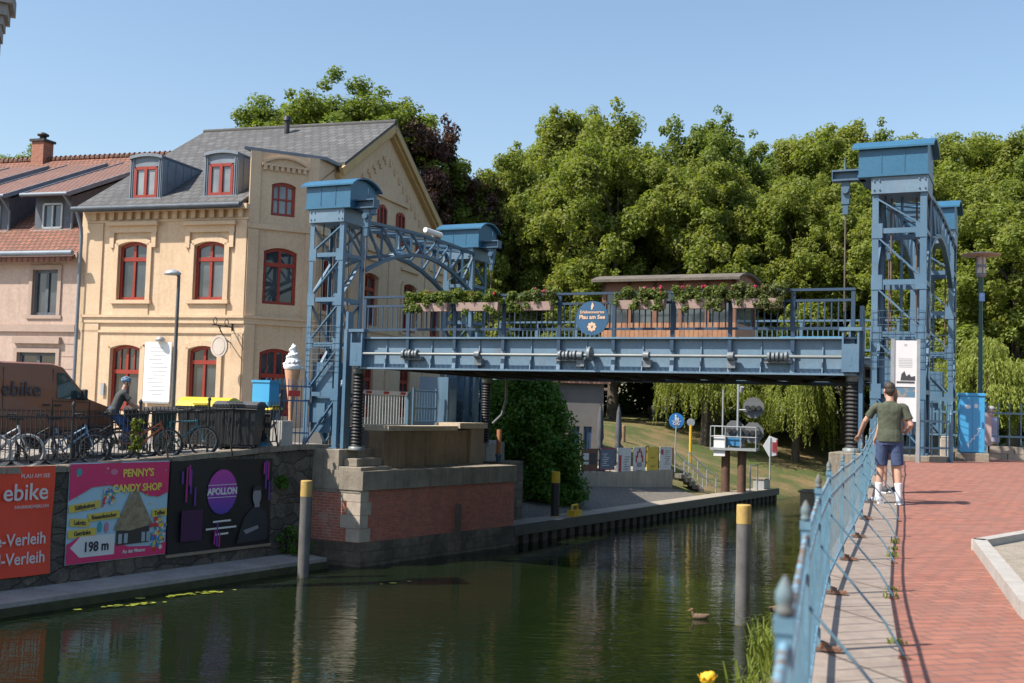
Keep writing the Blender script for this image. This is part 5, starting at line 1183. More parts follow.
def small_bin(loc, rz, label, lidm, body, h=1.0, w=.58, d=.70):
    T = thing('wheelie_bin', loc, label, 'waste bin', 'waste containers behind the promenade fence', rz)
    mb = MB(); mb.hexa([(-w * .40, -d * .36, .06), (w * .40, -d * .36, .06), (w * .40, d * .36, .06), (-w * .40, d * .36, .06), (-w / 2, -d / 2, h), (w / 2, -d / 2, h), (w / 2, d / 2, h), (-w / 2, d / 2, h)]); mb.box((0, 0, h), (w + .05, d + .05, .05)); mb.build('body', body, T, world=False)
    mb = MB(); mb.hexa([(-w / 2 - .04, -d / 2 - .05, h + .027), (w / 2 + .04, -d / 2 - .05, h + .027), (w / 2 + .04, d / 2 + .02, h + .027), (-w / 2 - .04, d / 2 + .02, h + .027), (-w / 2, -d / 2, h + .07), (w / 2, -d / 2, h + .07), (w / 2, d / 2, h + .13), (-w / 2, d / 2, h + .13)]); mb.tube([(-w / 2 + .04, d / 2 + .08, h + .03), (w / 2 - .04, d / 2 + .08, h + .03)], .02, 6)
    for x in (-w * .3, w * .3): mb.tube([(x, d / 2 + .08, h + .03), (x, d / 2, h)], .018, 6)
    mb.build('lid', lidm, T, world=False)
    for x in (-w / 2 - .03, w / 2 - .02):
        mb = MB(); mb.tube([(x, d * .36, .1), (x + .05, d * .36, .1)], .1, 12); mb.build('wheel', BLACKR, T, world=False)
    return T
big_bin((-8.05, 30.6, -.05), R(-10), 'large black container with a domed yellow lid, leftmost of the big bins', LIDY, BINB)
big_bin((-6.95, 31.45, -.03), R(-10), 'black container with a yellow lid showing behind the grey lidded one', LIDY, BINB, w=1.1, d=.8, h=1.05, lidh=.14)
big_bin((-7.1, 30.1, 0), R(-4), 'large black container with a flat dark grey lid in front of the yellow lidded ones', LIDG, BINB, w=1.1, d=.85, h=1.14, lidh=.09)
small_bin((-8.75, 28.95, -.05), R(20), 'dark green bin with black lid right behind the teal bicycle', BINB, BING, h=1.02)
small_bin((-9.35, 28.65, -.05), R(20), 'black wheelie bin just left of the dark green bin', BINB, BINB, h=1.0)
# ------------------------------------------------------------------ van
VANP = pm('van_brown', (.27, .105, .055), (.24, .093, .05), 1.0, .28, fine=.02)
van = thing('van', (-10.5, 28.5, -.05), 'reddish brown panel van with dark bicycle hire lettering parked behind the bicycles', 'van', None, math.atan2(QW_.y, QW_.x))
prof = [(-4.9, .35), (-4.95, 1.2), (-4.85, 1.9), (-4.7, 2.02), (-1.75, 2.06), (-1.45, 2.0), (-.75, 1.28), (-.10, 1.08), (.0, .85), (.02, .45), (-.05, .33)]
mb = MB()
def sec(y, ins): return [(x + (ins * .25 if x > -1 else (-ins * .2 if x < -4 else 0)), y, z - (ins * .55 if z > 1.9 else 0)) for x, z in prof]
rows = [sec(-.93, .18), sec(-.96, .02), sec(-.96, 0), sec(.96, 0), sec(.96, .02), sec(.93, .18)]
# side leans in above the waist
def lean(row): return [(x, y * (1 - .10 * max(0, z - 1.15)), z) for x, y, z in row]
rows = [lean(r) for r in ([sec(-.95, 0), sec(-.86, -.06), sec(.86, -.06), sec(.95, 0)])]
n = len(prof)
vs = [p for r in rows for p in r]; fsx = []
for i in range(len(rows) - 1): fsx += [(i * n + k, i * n + (k + 1) % n, (i + 1) * n + (k + 1) % n, (i + 1) * n + k) for k in range(n)]
mb.add(vs, fsx); mb.add(rows[0], [tuple(range(n))]); mb.add(rows[-1], [tuple(range(n))[::-1]])
mb.build('body', VANP, van, world=False, bevel=.04)
VG = glass('van_glass', (.03, .045, .045), .03)
ys = lambda z: -(.955 * (1 - .10 * max(0, z - 1.15))) 
mb = MB(); pts = [(-1.62, 1.28), (-.86, 1.26), (-1.38, 1.86), (-1.62, 1.88)]; mb.prism([(x, ys(z) - .004, z) for x, z in pts], (0, -.006, 0)); mb.build('side_window', VG, van, world=False)
mb = MB(); mb.hexa([(-.72, -.80, 1.30), (-.72, .80, 1.30), (-1.38, .74, 1.98), (-1.38, -.74, 1.98), (-.70, -.80, 1.32), (-.70, .80, 1.32), (-1.36, .74, 2.0), (-1.36, -.74, 2.0)]); mb.build('windscreen', VG, van, world=False)
mb = MB()
for pl in ([(-1.72, .45), (-1.72, 1.96)], [(-.72, .55), (-.72, 1.22)], [(-3.0, .45), (-3.0, 1.95)], [(-4.9, 1.0), (-.1, .98)], [(-1.72, 1.22), (-.78, 1.2)]):
    mb.beam((pl[0][0], ys(pl[0][1]) - .003, pl[0][1]), (pl[1][0], ys(pl[1][1]) - .003, pl[1][1]), .014, .012, (0, 1, 0))
for x in (-1.60, -1.9): mb.box((x, -.965, 1.12), (.16, .03, .04))
mb.tube([(-1.05, -.95, 1.28), (-1.05, -1.06, 1.30)], .03, 6)
mb.build('trim', BLACKM, van, world=False)
mb = MB(); mb.box((-1.02, -1.13, 1.38), (.10, .16, .26)); mb.build('mirror', BLACKR, van, world=False, bevel=.03)
for x in (-.85, -4.0):
    for y in (-.86, .86):
        mb = MB(); mb.lathe((0, 0, 0), [(.20, -.10), (.31, -.10), (.33, -.06), (.33, .06), (.31, .10), (.20, .10)], 20); 
        mb.v = [V3((x + p.x, y + p.z, .33 + p.y)) for p in mb.v]; w = mb.build('wheel', BLACKR, van, world=False)
        mb = MB(); mb.lathe((0, 0, 0), [(.02, -.085), (.20, -.095), (.20, .095), (.02, .085)], 16); mb.v = [V3((x + p.x, y + p.z, .33 + p.y)) for p in mb.v]; mb.build('rim', GALV, w, world=False)
for y in (-.68, .68):
    mb = MB(); mb.box((-.06, y, .86), (.2, .34, .2)); mb.build('headlight', GALV, van, world=False, bevel=.03)
mb = MB(); yy = -.905
mb.text('ebike', .46, (-2.55, -.945, 1.32), (1, 0, 0), (0, .075, 1), 'CENTER', bold=.012); 
mb.beam((-4.65, -.95, 1.35), (-4.3, -.915, 1.75), .04, .012, (0, 1, 0)); mb.beam((-4.3, -.915, 1.75), (-4.0, -.945, 1.4), .04, .012, (0, 1, 0)); mb.beam((-4.5, -.93, 1.5), (-4.1, -.93, 1.55), .03, .012, (0, 1, 0))
mb.build('lettering', pm('van_ink', (.055, .05, .06), None, 3, .5, fine=0), van, world=False)

# ------------------------------------------------------------------ bicycles
RIM = pm('rim_alloy', (.45, .45, .46), None, 4, .35, metal=.6)
SAD = pm('saddle_black', (.02, .02, .022), None, 4, .5)
def bicycle(loc, rz, label, fm, lean_=0.0, rimm=None, white_tyre=False, basket=False, lowstep=True):
    T = thing('bicycle', loc, label, 'bicycle', 'bicycles parked behind the promenade fence', rz)
    if lean_:
        T.rotation_euler = (lean_, 0, rz)
    A, Bx = V3((-.53, 0, .345)), V3((.55, 0, .345))
    for c in (A, Bx):
        mb = MB(); mb.torus(c, (0, 1, 0), .325, .022, 36, 7); w = mb.build('wheel', pm('tyre_pale', (.5, .5, .49), None, 4, .6) if white_tyre else BLACKR, T, world=False)
        mb = MB(); mb.torus(c, (0, 1, 0), .298, .012, 32, 5); mb.tube([c - V3((0, .04, 0)), c + V3((0, .04, 0))], .025, 8)
        for k in range(18):
            a = 2 * math.pi * k / 18; mb.beam(c + V3((0, .025 * (-1) ** k, 0)), c + V3((.295 * math.cos(a), 0, .295 * math.sin(a))), .004, .004, (0, 1, 0))
        mb.build('rim', rimm or RIM, w, world=False)
    bb = V3((-.08, 0, .30)); st = V3((-.24, 0, .78)); hd = V3((.36, 0, .86)); hl = V3((.40, 0, .70))
    mb = MB()
    mb.tube([bb, st], .018, 8); mb.tube([bb, hl], .024, 8); mb.tube([(bb.x - .07, 0, .48) if lowstep else st, hd - V3((-.02, 0, .05))], .02, 8); mb.tube([hd, hl], .024, 8)
    for y in (-.05, .05):
        mb.tube([bb + V3((0, y * .6, 0)), A + V3((0, y, 0))], .011, 6); mb.tube([st - V3((0, 0, .1)) + V3((0, y * .4, 0)), A + V3((0, y, 0))], .010, 6)
    mb.build('frame', fm, T, world=False)
    mb = MB()
    for y in (-.05, .05): mb.tube([hl + V3((.01, y, -.02)), V3((.50, y, .50)), Bx + V3((0, y, 0))], .012, 6)
    mb.build('fork', fm, T, world=False)
    mb = MB(); mb.tube([st, st + V3((-.04, 0, .16))], .014, 6); mb.hexa([(-.40, -.09, .95), (-.14, -.03, .95), (-.14, .03, .95), (-.40, .09, .95), (-.42, -.10, 1.0), (-.13, -.025, 1.0), (-.13, .025, 1.0), (-.42, .10, 1.0)]); mb.build('saddle', SAD, T, world=False, bevel=.02)
    mb = MB(); mb.tube([hd, hd + V3((-.04, 0, .18))], .015, 6); q = hd + V3((-.04, 0, .18)); mb.tube([q + V3((-.18, -.30, .03)), q + V3((-.05, -.24, .05)), q + V3((.02, 0, 0)), q + V3((-.05, .24, .05)), q + V3((-.18, .30, .03))], .013, 6)
    for y in (-.3, .3): mb.tube([q + V3((-.20, y * 1.01, .03)), q + V3((-.08, y * .87, .045))], .02, 6)
    mb.build('handlebar', SAD, T, world=False)
    mb = MB(); mb.torus(bb, (0, 1, 0), .085, .008, 18, 5); mb.beam(bb + V3((0, -.08, 0)), bb + V3((.10, -.08, -.13)), .02, .03); mb.beam(bb + V3((0, .08, 0)), bb + V3((-.10, .08, .13)), .02, .03); mb.box((bb.x + .1, -.13, bb.z - .13), (.09, .08, .02)); mb.box((bb.x - .1, .13, bb.z + .13), (.09, .08, .02))
    mb.beam(bb + V3((0, -.045, .08)), A + V3((0, -.045, .04)), .008, .01); mb.beam(bb + V3((0, -.045, -.08)), A + V3((0, -.045, -.04)), .008, .01); mb.build('crankset', BLACKM, T, world=False)
    mb = MB()
    for c in (A, Bx): mb.nxt().torus(c, (0, -1, 0), .36, .018, 16, 4, *((.2, 2.6) if c is A else (.5, 2.4)))
    mb.build_each('mudguard', BLACKM if rimm is None else fm, T, world=False)
    if basket:
        mb = MB(); mb.hexa([(.42, -.14, .92), (.68, -.14, .92), (.68, .14, .92), (.42, .14, .92), (.38, -.18, 1.14), (.74, -.18, 1.14), (.74, .18, 1.14), (.38, .18, 1.14)]); mb.build('basket', BLACKM, T, world=False)
    else:
        mb = MB(); mb.beam((-.85, 0, .74), (-.3, 0, .74), .12, .015); mb.beam((-.72, .05, .73), (-.55, .05, .36), .012, .012); mb.beam((-.72, -.05, .73), (-.55, -.05, .36), .012, .012); mb.build('carrier', BLACKM, T, world=False)
    T.scale = (1.06, 1.06, 1.06); return T
bw = pm('bike_white', (.72, .72, .72), None, 3, .35, fine=.03); bs_ = pm('bike_silver', (.45, .47, .50), None, 3, .35); bb_ = pm('bike_black', (.025, .025, .03), None, 3, .35); bl_ = pm('bike_paleblue', (.22, .36, .52), None, 3, .35); bt_ = pm('bike_teal', (.03, .19, .24), None, 3, .35); bo_ = pm('bike_orange', (.6, .14, .04), None, 3, .35)
BA = R(22)
bpos = lambda r, o: tuple(QF(r, o, PF(r) - .05))
bicycle(bpos(-.55, -.85), BA, 'white city bicycle with pale tyres, leftmost and cut by the left edge', bw, .0, RIM, True)
bicycle(bpos(.15, -.8), BA + R(3), 'white low step bicycle with pale tyres, second of the white ones from the left edge', bw, .0, RIM, True)
bicycle(bpos(.95, -.8), BA - R(2), 'pale silver bicycle with pale tyres beside the white ones', bs_, .0, RIM, True)
bicycle(bpos(1.75, -.85), BA + R(4), 'black bicycle with black tyres between the silver and the pale blue bicycle', bb_)
bicycle(bpos(2.75, -.9), BA + R(2), 'pale blue bicycle with thick sloping frame in front of the van', bl_, lowstep=True)
bicycle(bpos(3.5, -.95), BA + R(8), 'black bicycle just left of the riding cyclist', bb_, basket=False)
bicycle(bpos(4.75, -.7), math.atan2(QW_.y, QW_.x) - R(28), 'orange bicycle standing behind the fence below the cyclist', bo_)
bicycle(bpos(5.75, -.55), math.atan2(QW_.y, QW_.x) - R(33), 'teal bicycle leaning on the fence in front of the dark green bin', bt_, lowstep=False)

# ------------------------------------------------------------------ people
SKIN = pm('skin', (.52, .30, .21), (.47, .27, .19), 5, .5, fine=.03)
HAIRD = pm('hair_dark', (.035, .022, .015), (.05, .032, .02), 30, .55, bs=.4, bscale=120)
EYE = pm('eye_dark', (.03, .02, .015), None, 5, .2)
def fuse(mb, name, mat, parent, vox=.012, sm=4, it=.5):
    me = bpy.data.meshes.new('tmp'); me.from_pydata([tuple(p) for p in mb.v], [], mb.f); me.update()
    bm = bmesh.new(); bm.from_mesh(me); bmesh.ops.recalc_face_normals(bm, faces=bm.faces); bm.to_mesh(me); bm.free()
    t = bpy.data.objects.new('tmp', me); COL.objects.link(t)
    r = t.modifiers.new('r', 'REMESH'); r.mode = 'VOXEL'; r.voxel_size = vox
    if sm: s = t.modifiers.new('s', 'SMOOTH'); s.iterations = sm; s.factor = it
    dg = bpy.context.evaluated_depsgraph_get(); ev = t.evaluated_get(dg); m2 = bpy.data.meshes.new_from_object(ev)
    m2.name = name; m2.materials.clear(); m2.materials.append(mat); m2.polygons.foreach_set('use_smooth', [True] * len(m2.polygons))
    bpy.data.objects.remove(t); o = bpy.data.objects.new(name, m2); COL.objects.link(o); o.parent = parent; return o
def limb(mb, pts, rs, n=12):
    """tapered limb with rounded ends"""
    P = [V3(p) for p in pts]; out = []; rr = []
    d0 = (P[0] - P[1]).normalized(); d1 = (P[-1] - P[-2]).normalized()
    out += [P[0] + d0 * rs[0] * .9, P[0] + d0 * rs[0] * .6]; rr += [rs[0] * .3, rs[0] * .75]
    for i in range(len(P)):
        out.append(P[i]); rr.append(rs[i])
        if i < len(P) - 1: out.append(P[i].lerp(P[i + 1], .45)); rr.append((rs[i] * .52 + rs[i + 1] * .48) * 1.05)
    out += [P[-1] + d1 * rs[-1] * .6, P[-1] + d1 * rs[-1] * .9]; rr += [rs[-1] * .75, rs[-1] * .3]
    return mb.tube(out, rr, n)
def rings(mb, rows, n=18):
    vs = []; m = len(rows)
    for c, rx, ry in rows:
        for k in range(n):
            a = 2 * math.pi * k / n; ca, sa = math.cos(a), math.sin(a)
            vs.append(V3(c) + V3((rx * math.copysign(abs(ca) ** .85, ca), ry * math.copysign(abs(sa) ** .85, sa), 0)))
    mb.add(vs, [(i * n + k, i * n + (k + 1) % n, (i + 1) * n + (k + 1) % n, (i + 1) * n + k) for i in range(m - 1) for k in range(n)], True)
    mb.add(vs[:n], [tuple(range(n))[::-1]]); mb.add(vs[-n:], [tuple(range(n))]); return mb
def hand(mb, wr, d, up, s=1.0, curl=.5, side=1):
    """palm, four bent fingers and a thumb from the wrist along d; up = back of the hand"""
    d = V3(d).normalized(); up = V3(up); up = (up - d * up.dot(d)).normalized(); x = d.cross(up) * side; wr = V3(wr)
    pc = wr + d * .05 * s
    for k in range(4): limb(mb, [wr + x * (k - 1.5) * .012 * s, pc + d * .035 * s + x * (k - 1.5) * .020 * s], [.016 * s, .014 * s], 8)
    for k, L in enumerate((.070, .080, .075, .058)):
        b = pc + d * .04 * s + x * (k - 1.5) * .021 * s; c1 = b + (d * math.cos(curl * .6) - up * math.sin(curl * .6)) * L * .5 * s; c2 = c1 + (d * math.cos(curl * 1.8) - up * math.sin(curl * 1.8)) * L * .5 * s
        limb(mb, [b, c1, c2], [.0105 * s, .0095 * s, .008 * s], 8)
    b = wr + d * .03 * s - x * .03 * s; limb(mb, [b, b + d * .03 * s - x * .03 * s - up * .01 * s, b + d * .065 * s - x * .035 * s - up * .02 * s], [.014 * s, .012 * s, .009 * s], 8)
def person(loc, rz, label, J, cloth, vox=.011, hair='short', group=None, hands=True, lower='shorts'):
    """J: joints in metres (x right, y forward, z up) for a standing height of about 1.8"""
    T = thing('person', loc, label, 'person', group, rz)
    H = V3(J['head']); nk = V3(J['neck']); f = V3(J.get('face', (0, 1, 0))).normalized(); rt = f.cross(V3((0, 0, 1))).normalized(); pel = V3(J['pelvis'])
    mb = MB()
    # head with nose, brow, jaw and ears
    def hb(off, r): mb.ball(H + rt * off[0] + f * off[1] + V3((0, 0, off[2])), r, 14, 10)
    hb((0, -.01, .03), (.078, .088, .092)); hb((0, .015, -.04), (.062, .070, .075)); hb((0, .045, -.085), (.035, .035, .028)); hb((0, .088, -.012), (.014, .022, .022)); hb((0, .082, .018), (.04, .014, .012)); hb((0, .078, -.055), (.026, .012, .010))
    for s in (-1, 1): hb((s * .080, -.012, -.012), (.012, .022, .034))
    limb(mb, [nk - V3((0, 0, .04)), nk.lerp(H, .5), H - V3((0, 0, .06))], [.062, .054, .056])
    for s, n_ in ((-1, 'l'), (1, 'r')):
        sh, el, wr = V3(J['sh_' + n_]), V3(J['el_' + n_]), V3(J['wr_' + n_])
        limb(mb, [sh, el, wr], [.052, .040, .029]); limb(mb, [sh, nk - V3((0, 0, .07))], [.042, .045])
        dd = V3(J.get('hd_' + n_, wr - el))
        hand(mb, wr, dd, V3(J.get('hu_' + n_, (0, 0, 1))), 1.0, J.get('curl', .6), side=s)
        hp, kn, an = V3(J['hip_' + n_]), V3(J['kn_' + n_]), V3(J['an_' + n_])
        limb(mb, [hp, kn, kn.lerp(an, .35), an], [.085, .055, .056, .036]); limb(mb, [hp, pel + V3((0, 0, .04))], [.085, .10])
        fd = V3(J.get('ft_' + n_, (0, 1, 0))).normalized(); limb(mb, [an - V3((0, 0, .04)) - fd * .03, an - V3((0, 0, .06)) + fd * .14], [.04, .032])
    tor = [pel.lerp(nk, t) for t in (0, .25, .5, .75, .92)]
    rings(mb, [(tor[0], .145, .10), (tor[1], .14, .095), (tor[2], .155, .105), (tor[3], .17, .11), (tor[4], .12, .08)])
    body = fuse(mb, 'body', SKIN, T, vox, 3)
    mb = MB()
    for s in (-1, 1): mb.ball(H + rt * s * .032 + f * .080 + V3((0, 0, .004)), .010, 8, 6)
    mb.build('eyes', EYE, T, world=False)
    # shirt
    mb = MB(); rings(mb, [(tor[0] + V3((0, 0, -.055)), .192, .148), (tor[0] + V3((0, 0, .07)), .186, .142), (tor[1], .170, .126), (tor[2], .176, .126), (tor[3], .198, .13), (pel.lerp(nk, .85), .200, .115), (pel.lerp(nk, .915), .172, .100), (nk - V3((0, 0, .025)), .095, .08), (nk - V3((0, 0, .0)), .07, .068)])
    sl = J.get('sleeve', .62)
    for n_ in 'lr':
        sh, el, wr = V3(J['sh_' + n_]), V3(J['el_' + n_]), V3(J['wr_' + n_])
        if sl <= 1: limb(mb, [sh.lerp(nk, .3) - V3((0, 0, .03)), sh - V3((0, 0, .015))], [.062, .068], 14); mb.tube([sh - V3((0, 0, .01)), sh.lerp(el, sl * .5), sh.lerp(el, sl)], [.068, .060, .066], 14)
        else: limb(mb, [sh.lerp(nk, .3), sh, el, el.lerp(wr, .8)], [.08, .075, .058, .046])
    sh_o = fuse(mb, 'shirt', cloth['shirt'], T, vox, 2)
    # trousers or shorts
    mb = MB(); mb.ball(pel + V3((0, 0, .03)), (.172, .128, .15), 16, 12); rings(mb, [(pel + V3((0, 0, .10)), .165, .122), (pel, .178, .132), (pel - V3((0, 0, .10)), .17, .128)])
    for n_ in 'lr':
        hp, kn, an = V3(J['hip_' + n_]), V3(J['kn_' + n_]), V3(J['an_' + n_])
        if lower == 'shorts': mb.tube([hp + (hp - kn) * .1, hp, hp.lerp(kn, .45), hp.lerp(kn, .88)], [.09, .108, .098, .095], 14)
        else: limb(mb, [hp, kn, kn.lerp(an, .4), an], [.102, .072, .07, .058])
    fuse(mb, lower, cloth['lower'], T, vox, 2)
    for s, n_ in ((-1, 'l'), (1, 'r')):
        an, kn = V3(J['an_' + n_]), V3(J['kn_' + n_]); fd = V3(J.get('ft_' + n_, (0, 1, 0))).normalized()
        mb = MB(); limb(mb, [an - V3((0, 0, .045)) - fd * .05, an - V3((0, 0, .05)) + fd * .06, an - V3((0, 0, .062)) + fd * .16], [.048, .048, .038]); limb(mb, [an - V3((0, 0, .02)), an], [.048, .046])
        o = fuse(mb, 'shoe', cloth['shoe'], T, vox, 2)
        mb = MB(); mb.hexa([tuple(an + fd * a + fd.cross(V3((0, 0, 1))) * b + V3((0, 0, z))) for z in (-.10, -.078) for a, b in ((-.10, -.045), (.19, -.042), (.19, .042), (-.10, .045))]); mb.build('sole', cloth.get('sole', WHITE), o, world=False)
        if 'sock' in cloth:
            mb = MB(); mb.tube([an - V3((0, 0, .02)), an + (kn - an) * .25, an + (kn - an) * .50], [.045, .050, .064], 14); fuse(mb, 'sock', cloth['sock'], T, vox, 1)
    mb = MB()
    def hh(off, r): mb.ball(H + rt * off[0] + f * off[1] + V3((0, 0, off[2])), r, 14, 10)
    if hair == 'short': hh((0, -.018, .055), (.086, .090, .082)); hh((0, -.045, .0), (.078, .062, .075)); hh((0, -.05, -.05), (.05, .038, .05)); hh((0, .04, .10), (.055, .05, .03)); fuse(mb, 'hair', cloth['hair'], T, vox * .8, 2)
    elif hair == 'long': hh((0, -.02, .055), (.092, .095, .082)); hh((0, -.05, -.04), (.085, .06, .12)); hh((0, -.055, -.14), (.07, .04, .09)); fuse(mb, 'hair', cloth['hair'], T, vox * .8, 2)
    elif hair == 'helmet':
        hh((0, -.01, .065), (.10, .125, .085)); fuse(mb, 'helmet', cloth['hair'], T, vox, 1)
        mb = MB()
        for k in range(5): mb.tube([H + rt * (k - 2) * .033 + f * .10 + V3((0, 0, .09)), H + rt * (k - 2) * .036 - f * .01 + V3((0, 0, .152 - abs(k - 2) * .012)), H + rt * (k - 2) * .033 - f * .11 + V3((0, 0, .09))], .009, 6)
        for s in (-1, 1): mb.tube([H + rt * s * .085 + V3((0, 0, .03)), H + rt * s * .05 + f * .04 - V3((0, 0, .11))], .006, 5)
        mb.build('helmet_vents', BLACKM, T, world=False)
    elif hair == 'cap': hh((0, -.012, .062), (.090, .098, .072)); hh((0, .10, .045), (.06, .07, .012)); fuse(mb, 'cap', cloth['hair'], T, vox, 1)
    return T
STAND = dict(head=(0, .02, 1.70), neck=(0, 0, 1.54), pelvis=(0, 0, .98), sh_l=(-.19, 0, 1.47), el_l=(-.24, -.03, 1.19), wr_l=(-.25, .06, .95), sh_r=(.19, 0, 1.47), el_r=(.24, -.03, 1.19), wr_r=(.25, .06, .95),
    hip_l=(-.095, 0, .93), kn_l=(-.11, .03, .52), an_l=(-.12, 0, .10), hip_r=(.095, 0, .93), kn_r=(.11, .03, .52), an_r=(.12, 0, .10))
def pose(**k): d = dict(STAND); d.update(k); return d
OLIVE = pm('olive_cotton', (.082, .092, .06), (.05, .058, .038), 7, .9, bs=1.0, bscale=9, fine=.08)
NAVY = pm('navy_cotton', (.055, .08, .16), (.035, .055, .12), 7, .9, bs=1.0, bscale=9, fine=.08)
DENIM = pm('denim', (.045, .11, .26), (.035, .085, .20), 8, .9, fine=.1)
SOCK = pm('sock_white', (.75, .74, .73), None, 6, .9, bs=.2, bscale=60)
SHOE = pm('shoe_greyblue', (.20, .24, .30), (.55, .55, .56), 22, .7)
man_rz = -R(18)
mp = pose(head=(-.01, .03, 1.735), neck=(0, 0, 1.575), pelvis=(.0, 0, 1.0), sh_l=(-.20, 0, 1.49), el_l=(-.36, .05, 1.26), wr_l=(-.455, .24, 1.02), hd_l=(-.12, .40, -.16), hu_l=(0, .2, 1), sh_r=(.205, 0, 1.49), el_r=(.31, -.06, 1.215), wr_r=(.25, .15, 1.10), hd_r=(-.25, .5, .1),
    hip_l=(-.095, 0, .95), kn_l=(-.125, .04, .54), an_l=(-.165, .04, .10), hip_r=(.095, 0, .95), kn_r=(.12, .0, .54), an_r=(.145, -.06, .10), ft_l=(-.55, .8, 0), ft_r=(.15, 1, 0), face=(-.25, 1, -.05), sleeve=.72)
man = person((5.53, 16.62, zr(16.62)), man_rz, 'man from behind in olive t-shirt and navy shorts resting a hand on the fence', mp, dict(shirt=OLIVE, lower=NAVY, shoe=SHOE, sock=SOCK, hair=HAIRD), .0085, 'short')
wp = pose(face=(-.9, .6, 0), wr_r=(.33, .16, 1.02), el_r=(.30, -.02, 1.18), sleeve=.6)
man.scale = (.945, .945, .945)
wo = person((6.02, 18.05, zr(18.05)), R(20), 'woman in a bright blue top mostly hidden behind the man in the olive t-shirt', wp, dict(shirt=pm('blue_top', (.05, .14, .42), (.04, .11, .34), 5, .9), lower=pm('brown_shorts', (.16, .10, .07), None, 5, .9), shoe=pm('shoe_dark', (.05, .05, .06), None, 5, .7), hair=pm('hair_brown', (.16, .08, .04), (.10, .05, .03), 30, .6)), .012, 'long')
wo.scale = (.92, .92, .92)
# cyclist
cyc_rz = math.atan2(QW_.y, QW_.x) - math.pi / 2 - R(30)
cz = PZ(4.4); cl_ = V3((-9.35, 27.6, cz))
cb = bicycle(tuple(cl_), cyc_rz + math.pi / 2, 'dark bicycle ridden by the helmeted cyclist in the street', bb_, lowstep=False)
del cb['group']
cj = pose(head=(0, .06, 1.80), face=(.1, 1, -.05), neck=(0, .0, 1.63), pelvis=(0, -.22, 1.07), sh_l=(-.19, -.04, 1.55), el_l=(-.27, .18, 1.32), wr_l=(-.28, .40, 1.15), sh_r=(.19, -.04, 1.55), el_r=(.27, .18, 1.32), wr_r=(.28, .40, 1.15), hd_l=(.15, .5, -.15), hd_r=(-.15, .5, -.15), hip_l=(-.09, -.2, 1.03), kn_l=(-.11, .18, .82), an_l=(-.13, .04, .50), hip_r=(.09, -.2, 1.03), kn_r=(.11, .10, .62), an_r=(.13, .02, .27), sleeve=.7, curl=1.0)
person(tuple(cl_), cyc_rz, 'cyclist in grey t-shirt, jeans and pale blue helmet riding past the red door', cj, dict(shirt=pm('grey_tee', (.06, .065, .065), None, 5, .9), lower=DENIM, shoe=BLACKR, hair=pm('helmet_blue', (.28, .42, .56), (.10, .20, .32), 14, .4)), .012, 'helmet', lower='trousers')
# seated person at the right, seen over the low wall
SEAT = lambda **k: pose(head=(0, .03, 1.24), neck=(0, 0, 1.08), pelvis=(0, -.02, .52), sh_l=(-.19, 0, 1.01), el_l=(-.26, .10, .76), wr_l=(-.16, .32, .68), sh_r=(.19, 0, 1.01), el_r=(.26, .10, .76), wr_r=(.16, .32, .68), hip_l=(-.1, .05, .5), kn_l=(-.14, .46, .5), an_l=(-.14, .44, .10), hip_r=(.1, .05, .5), kn_r=(.14, .46, .5), an_r=(.14, .44, .10), **k)
LAV = pm('lavender_jacket', (.42, .40, .52), (.36, .35, .46), 5, .9)
CAPG = pm('cap_grey', (.32, .33, .34), None, 5, .8)
BEIGE = pm('beige_trousers', (.38, .31, .24), None, 5, .9)
person((12.05, 28.55, .36), R(35), 'person in lavender jacket and grey cap sitting behind the low stone wall', SEAT(sleeve=1.5), dict(shirt=LAV, lower=BEIGE, shoe=BLACKR, hair=CAPG), .014, 'cap', lower='trousers')

# ------------------------------------------------------------------ right bank: fence, board, cabinet, lamp, wall
rf_ = thing('blue_fence', (3.8, 12.6, 0), 'weathered light blue iron fence with pointed finials running along the canal edge', 'fence')
FP = FENCE_LINE
def fz(x, y, h): return V3((x, y, zr(y) + h))
for i, (x, y) in enumerate(FP):
    mb = MB(); a = R(17)
    mb.box((x, y, zr(y) + .44), (.034, .034, .88), -a); mb.box((x, y, zr(y) + .885), (.042, .042, .03), -a); mb.box((x, y, zr(y) + .06), (.045, .045, .12), -a)
    p = mb.build('post', FENCEB, rf_)
    mb = MB(); mb.lathe((x, y, zr(y) + .90), [(.013, 0), (.019, .007), (.019, .016), (.015, .020), (.020, .032), (.019, .048), (.011, .066), (.003, .08)], 12); mb.build('finial', PATINA, p)
    if i >= 2:
        mb = MB(); q = V3((.955, -.297, 0))
        foot = fz(x, y, .02) + q * .46; mb.tube([fz(x, y, .60), fz(x, y, .42) + q * .16, fz(x, y, .19) + q * .36, foot], .0065, 6); mb.build('brace', FENCEB, p)
        mb = MB(); mb.nxt().box((x + .06, y - .02, zr(y) + .02), (.15, .06, .02), -a); mb.nxt().box((foot.x, foot.y, zr(y) + .008), (.06, .04, .014), -a); mb.nxt().box((x + .03, y, zr(y) + .04), (.05, .08, .025), -a + .5); mb.build_each('foot_plate', RUST, p)
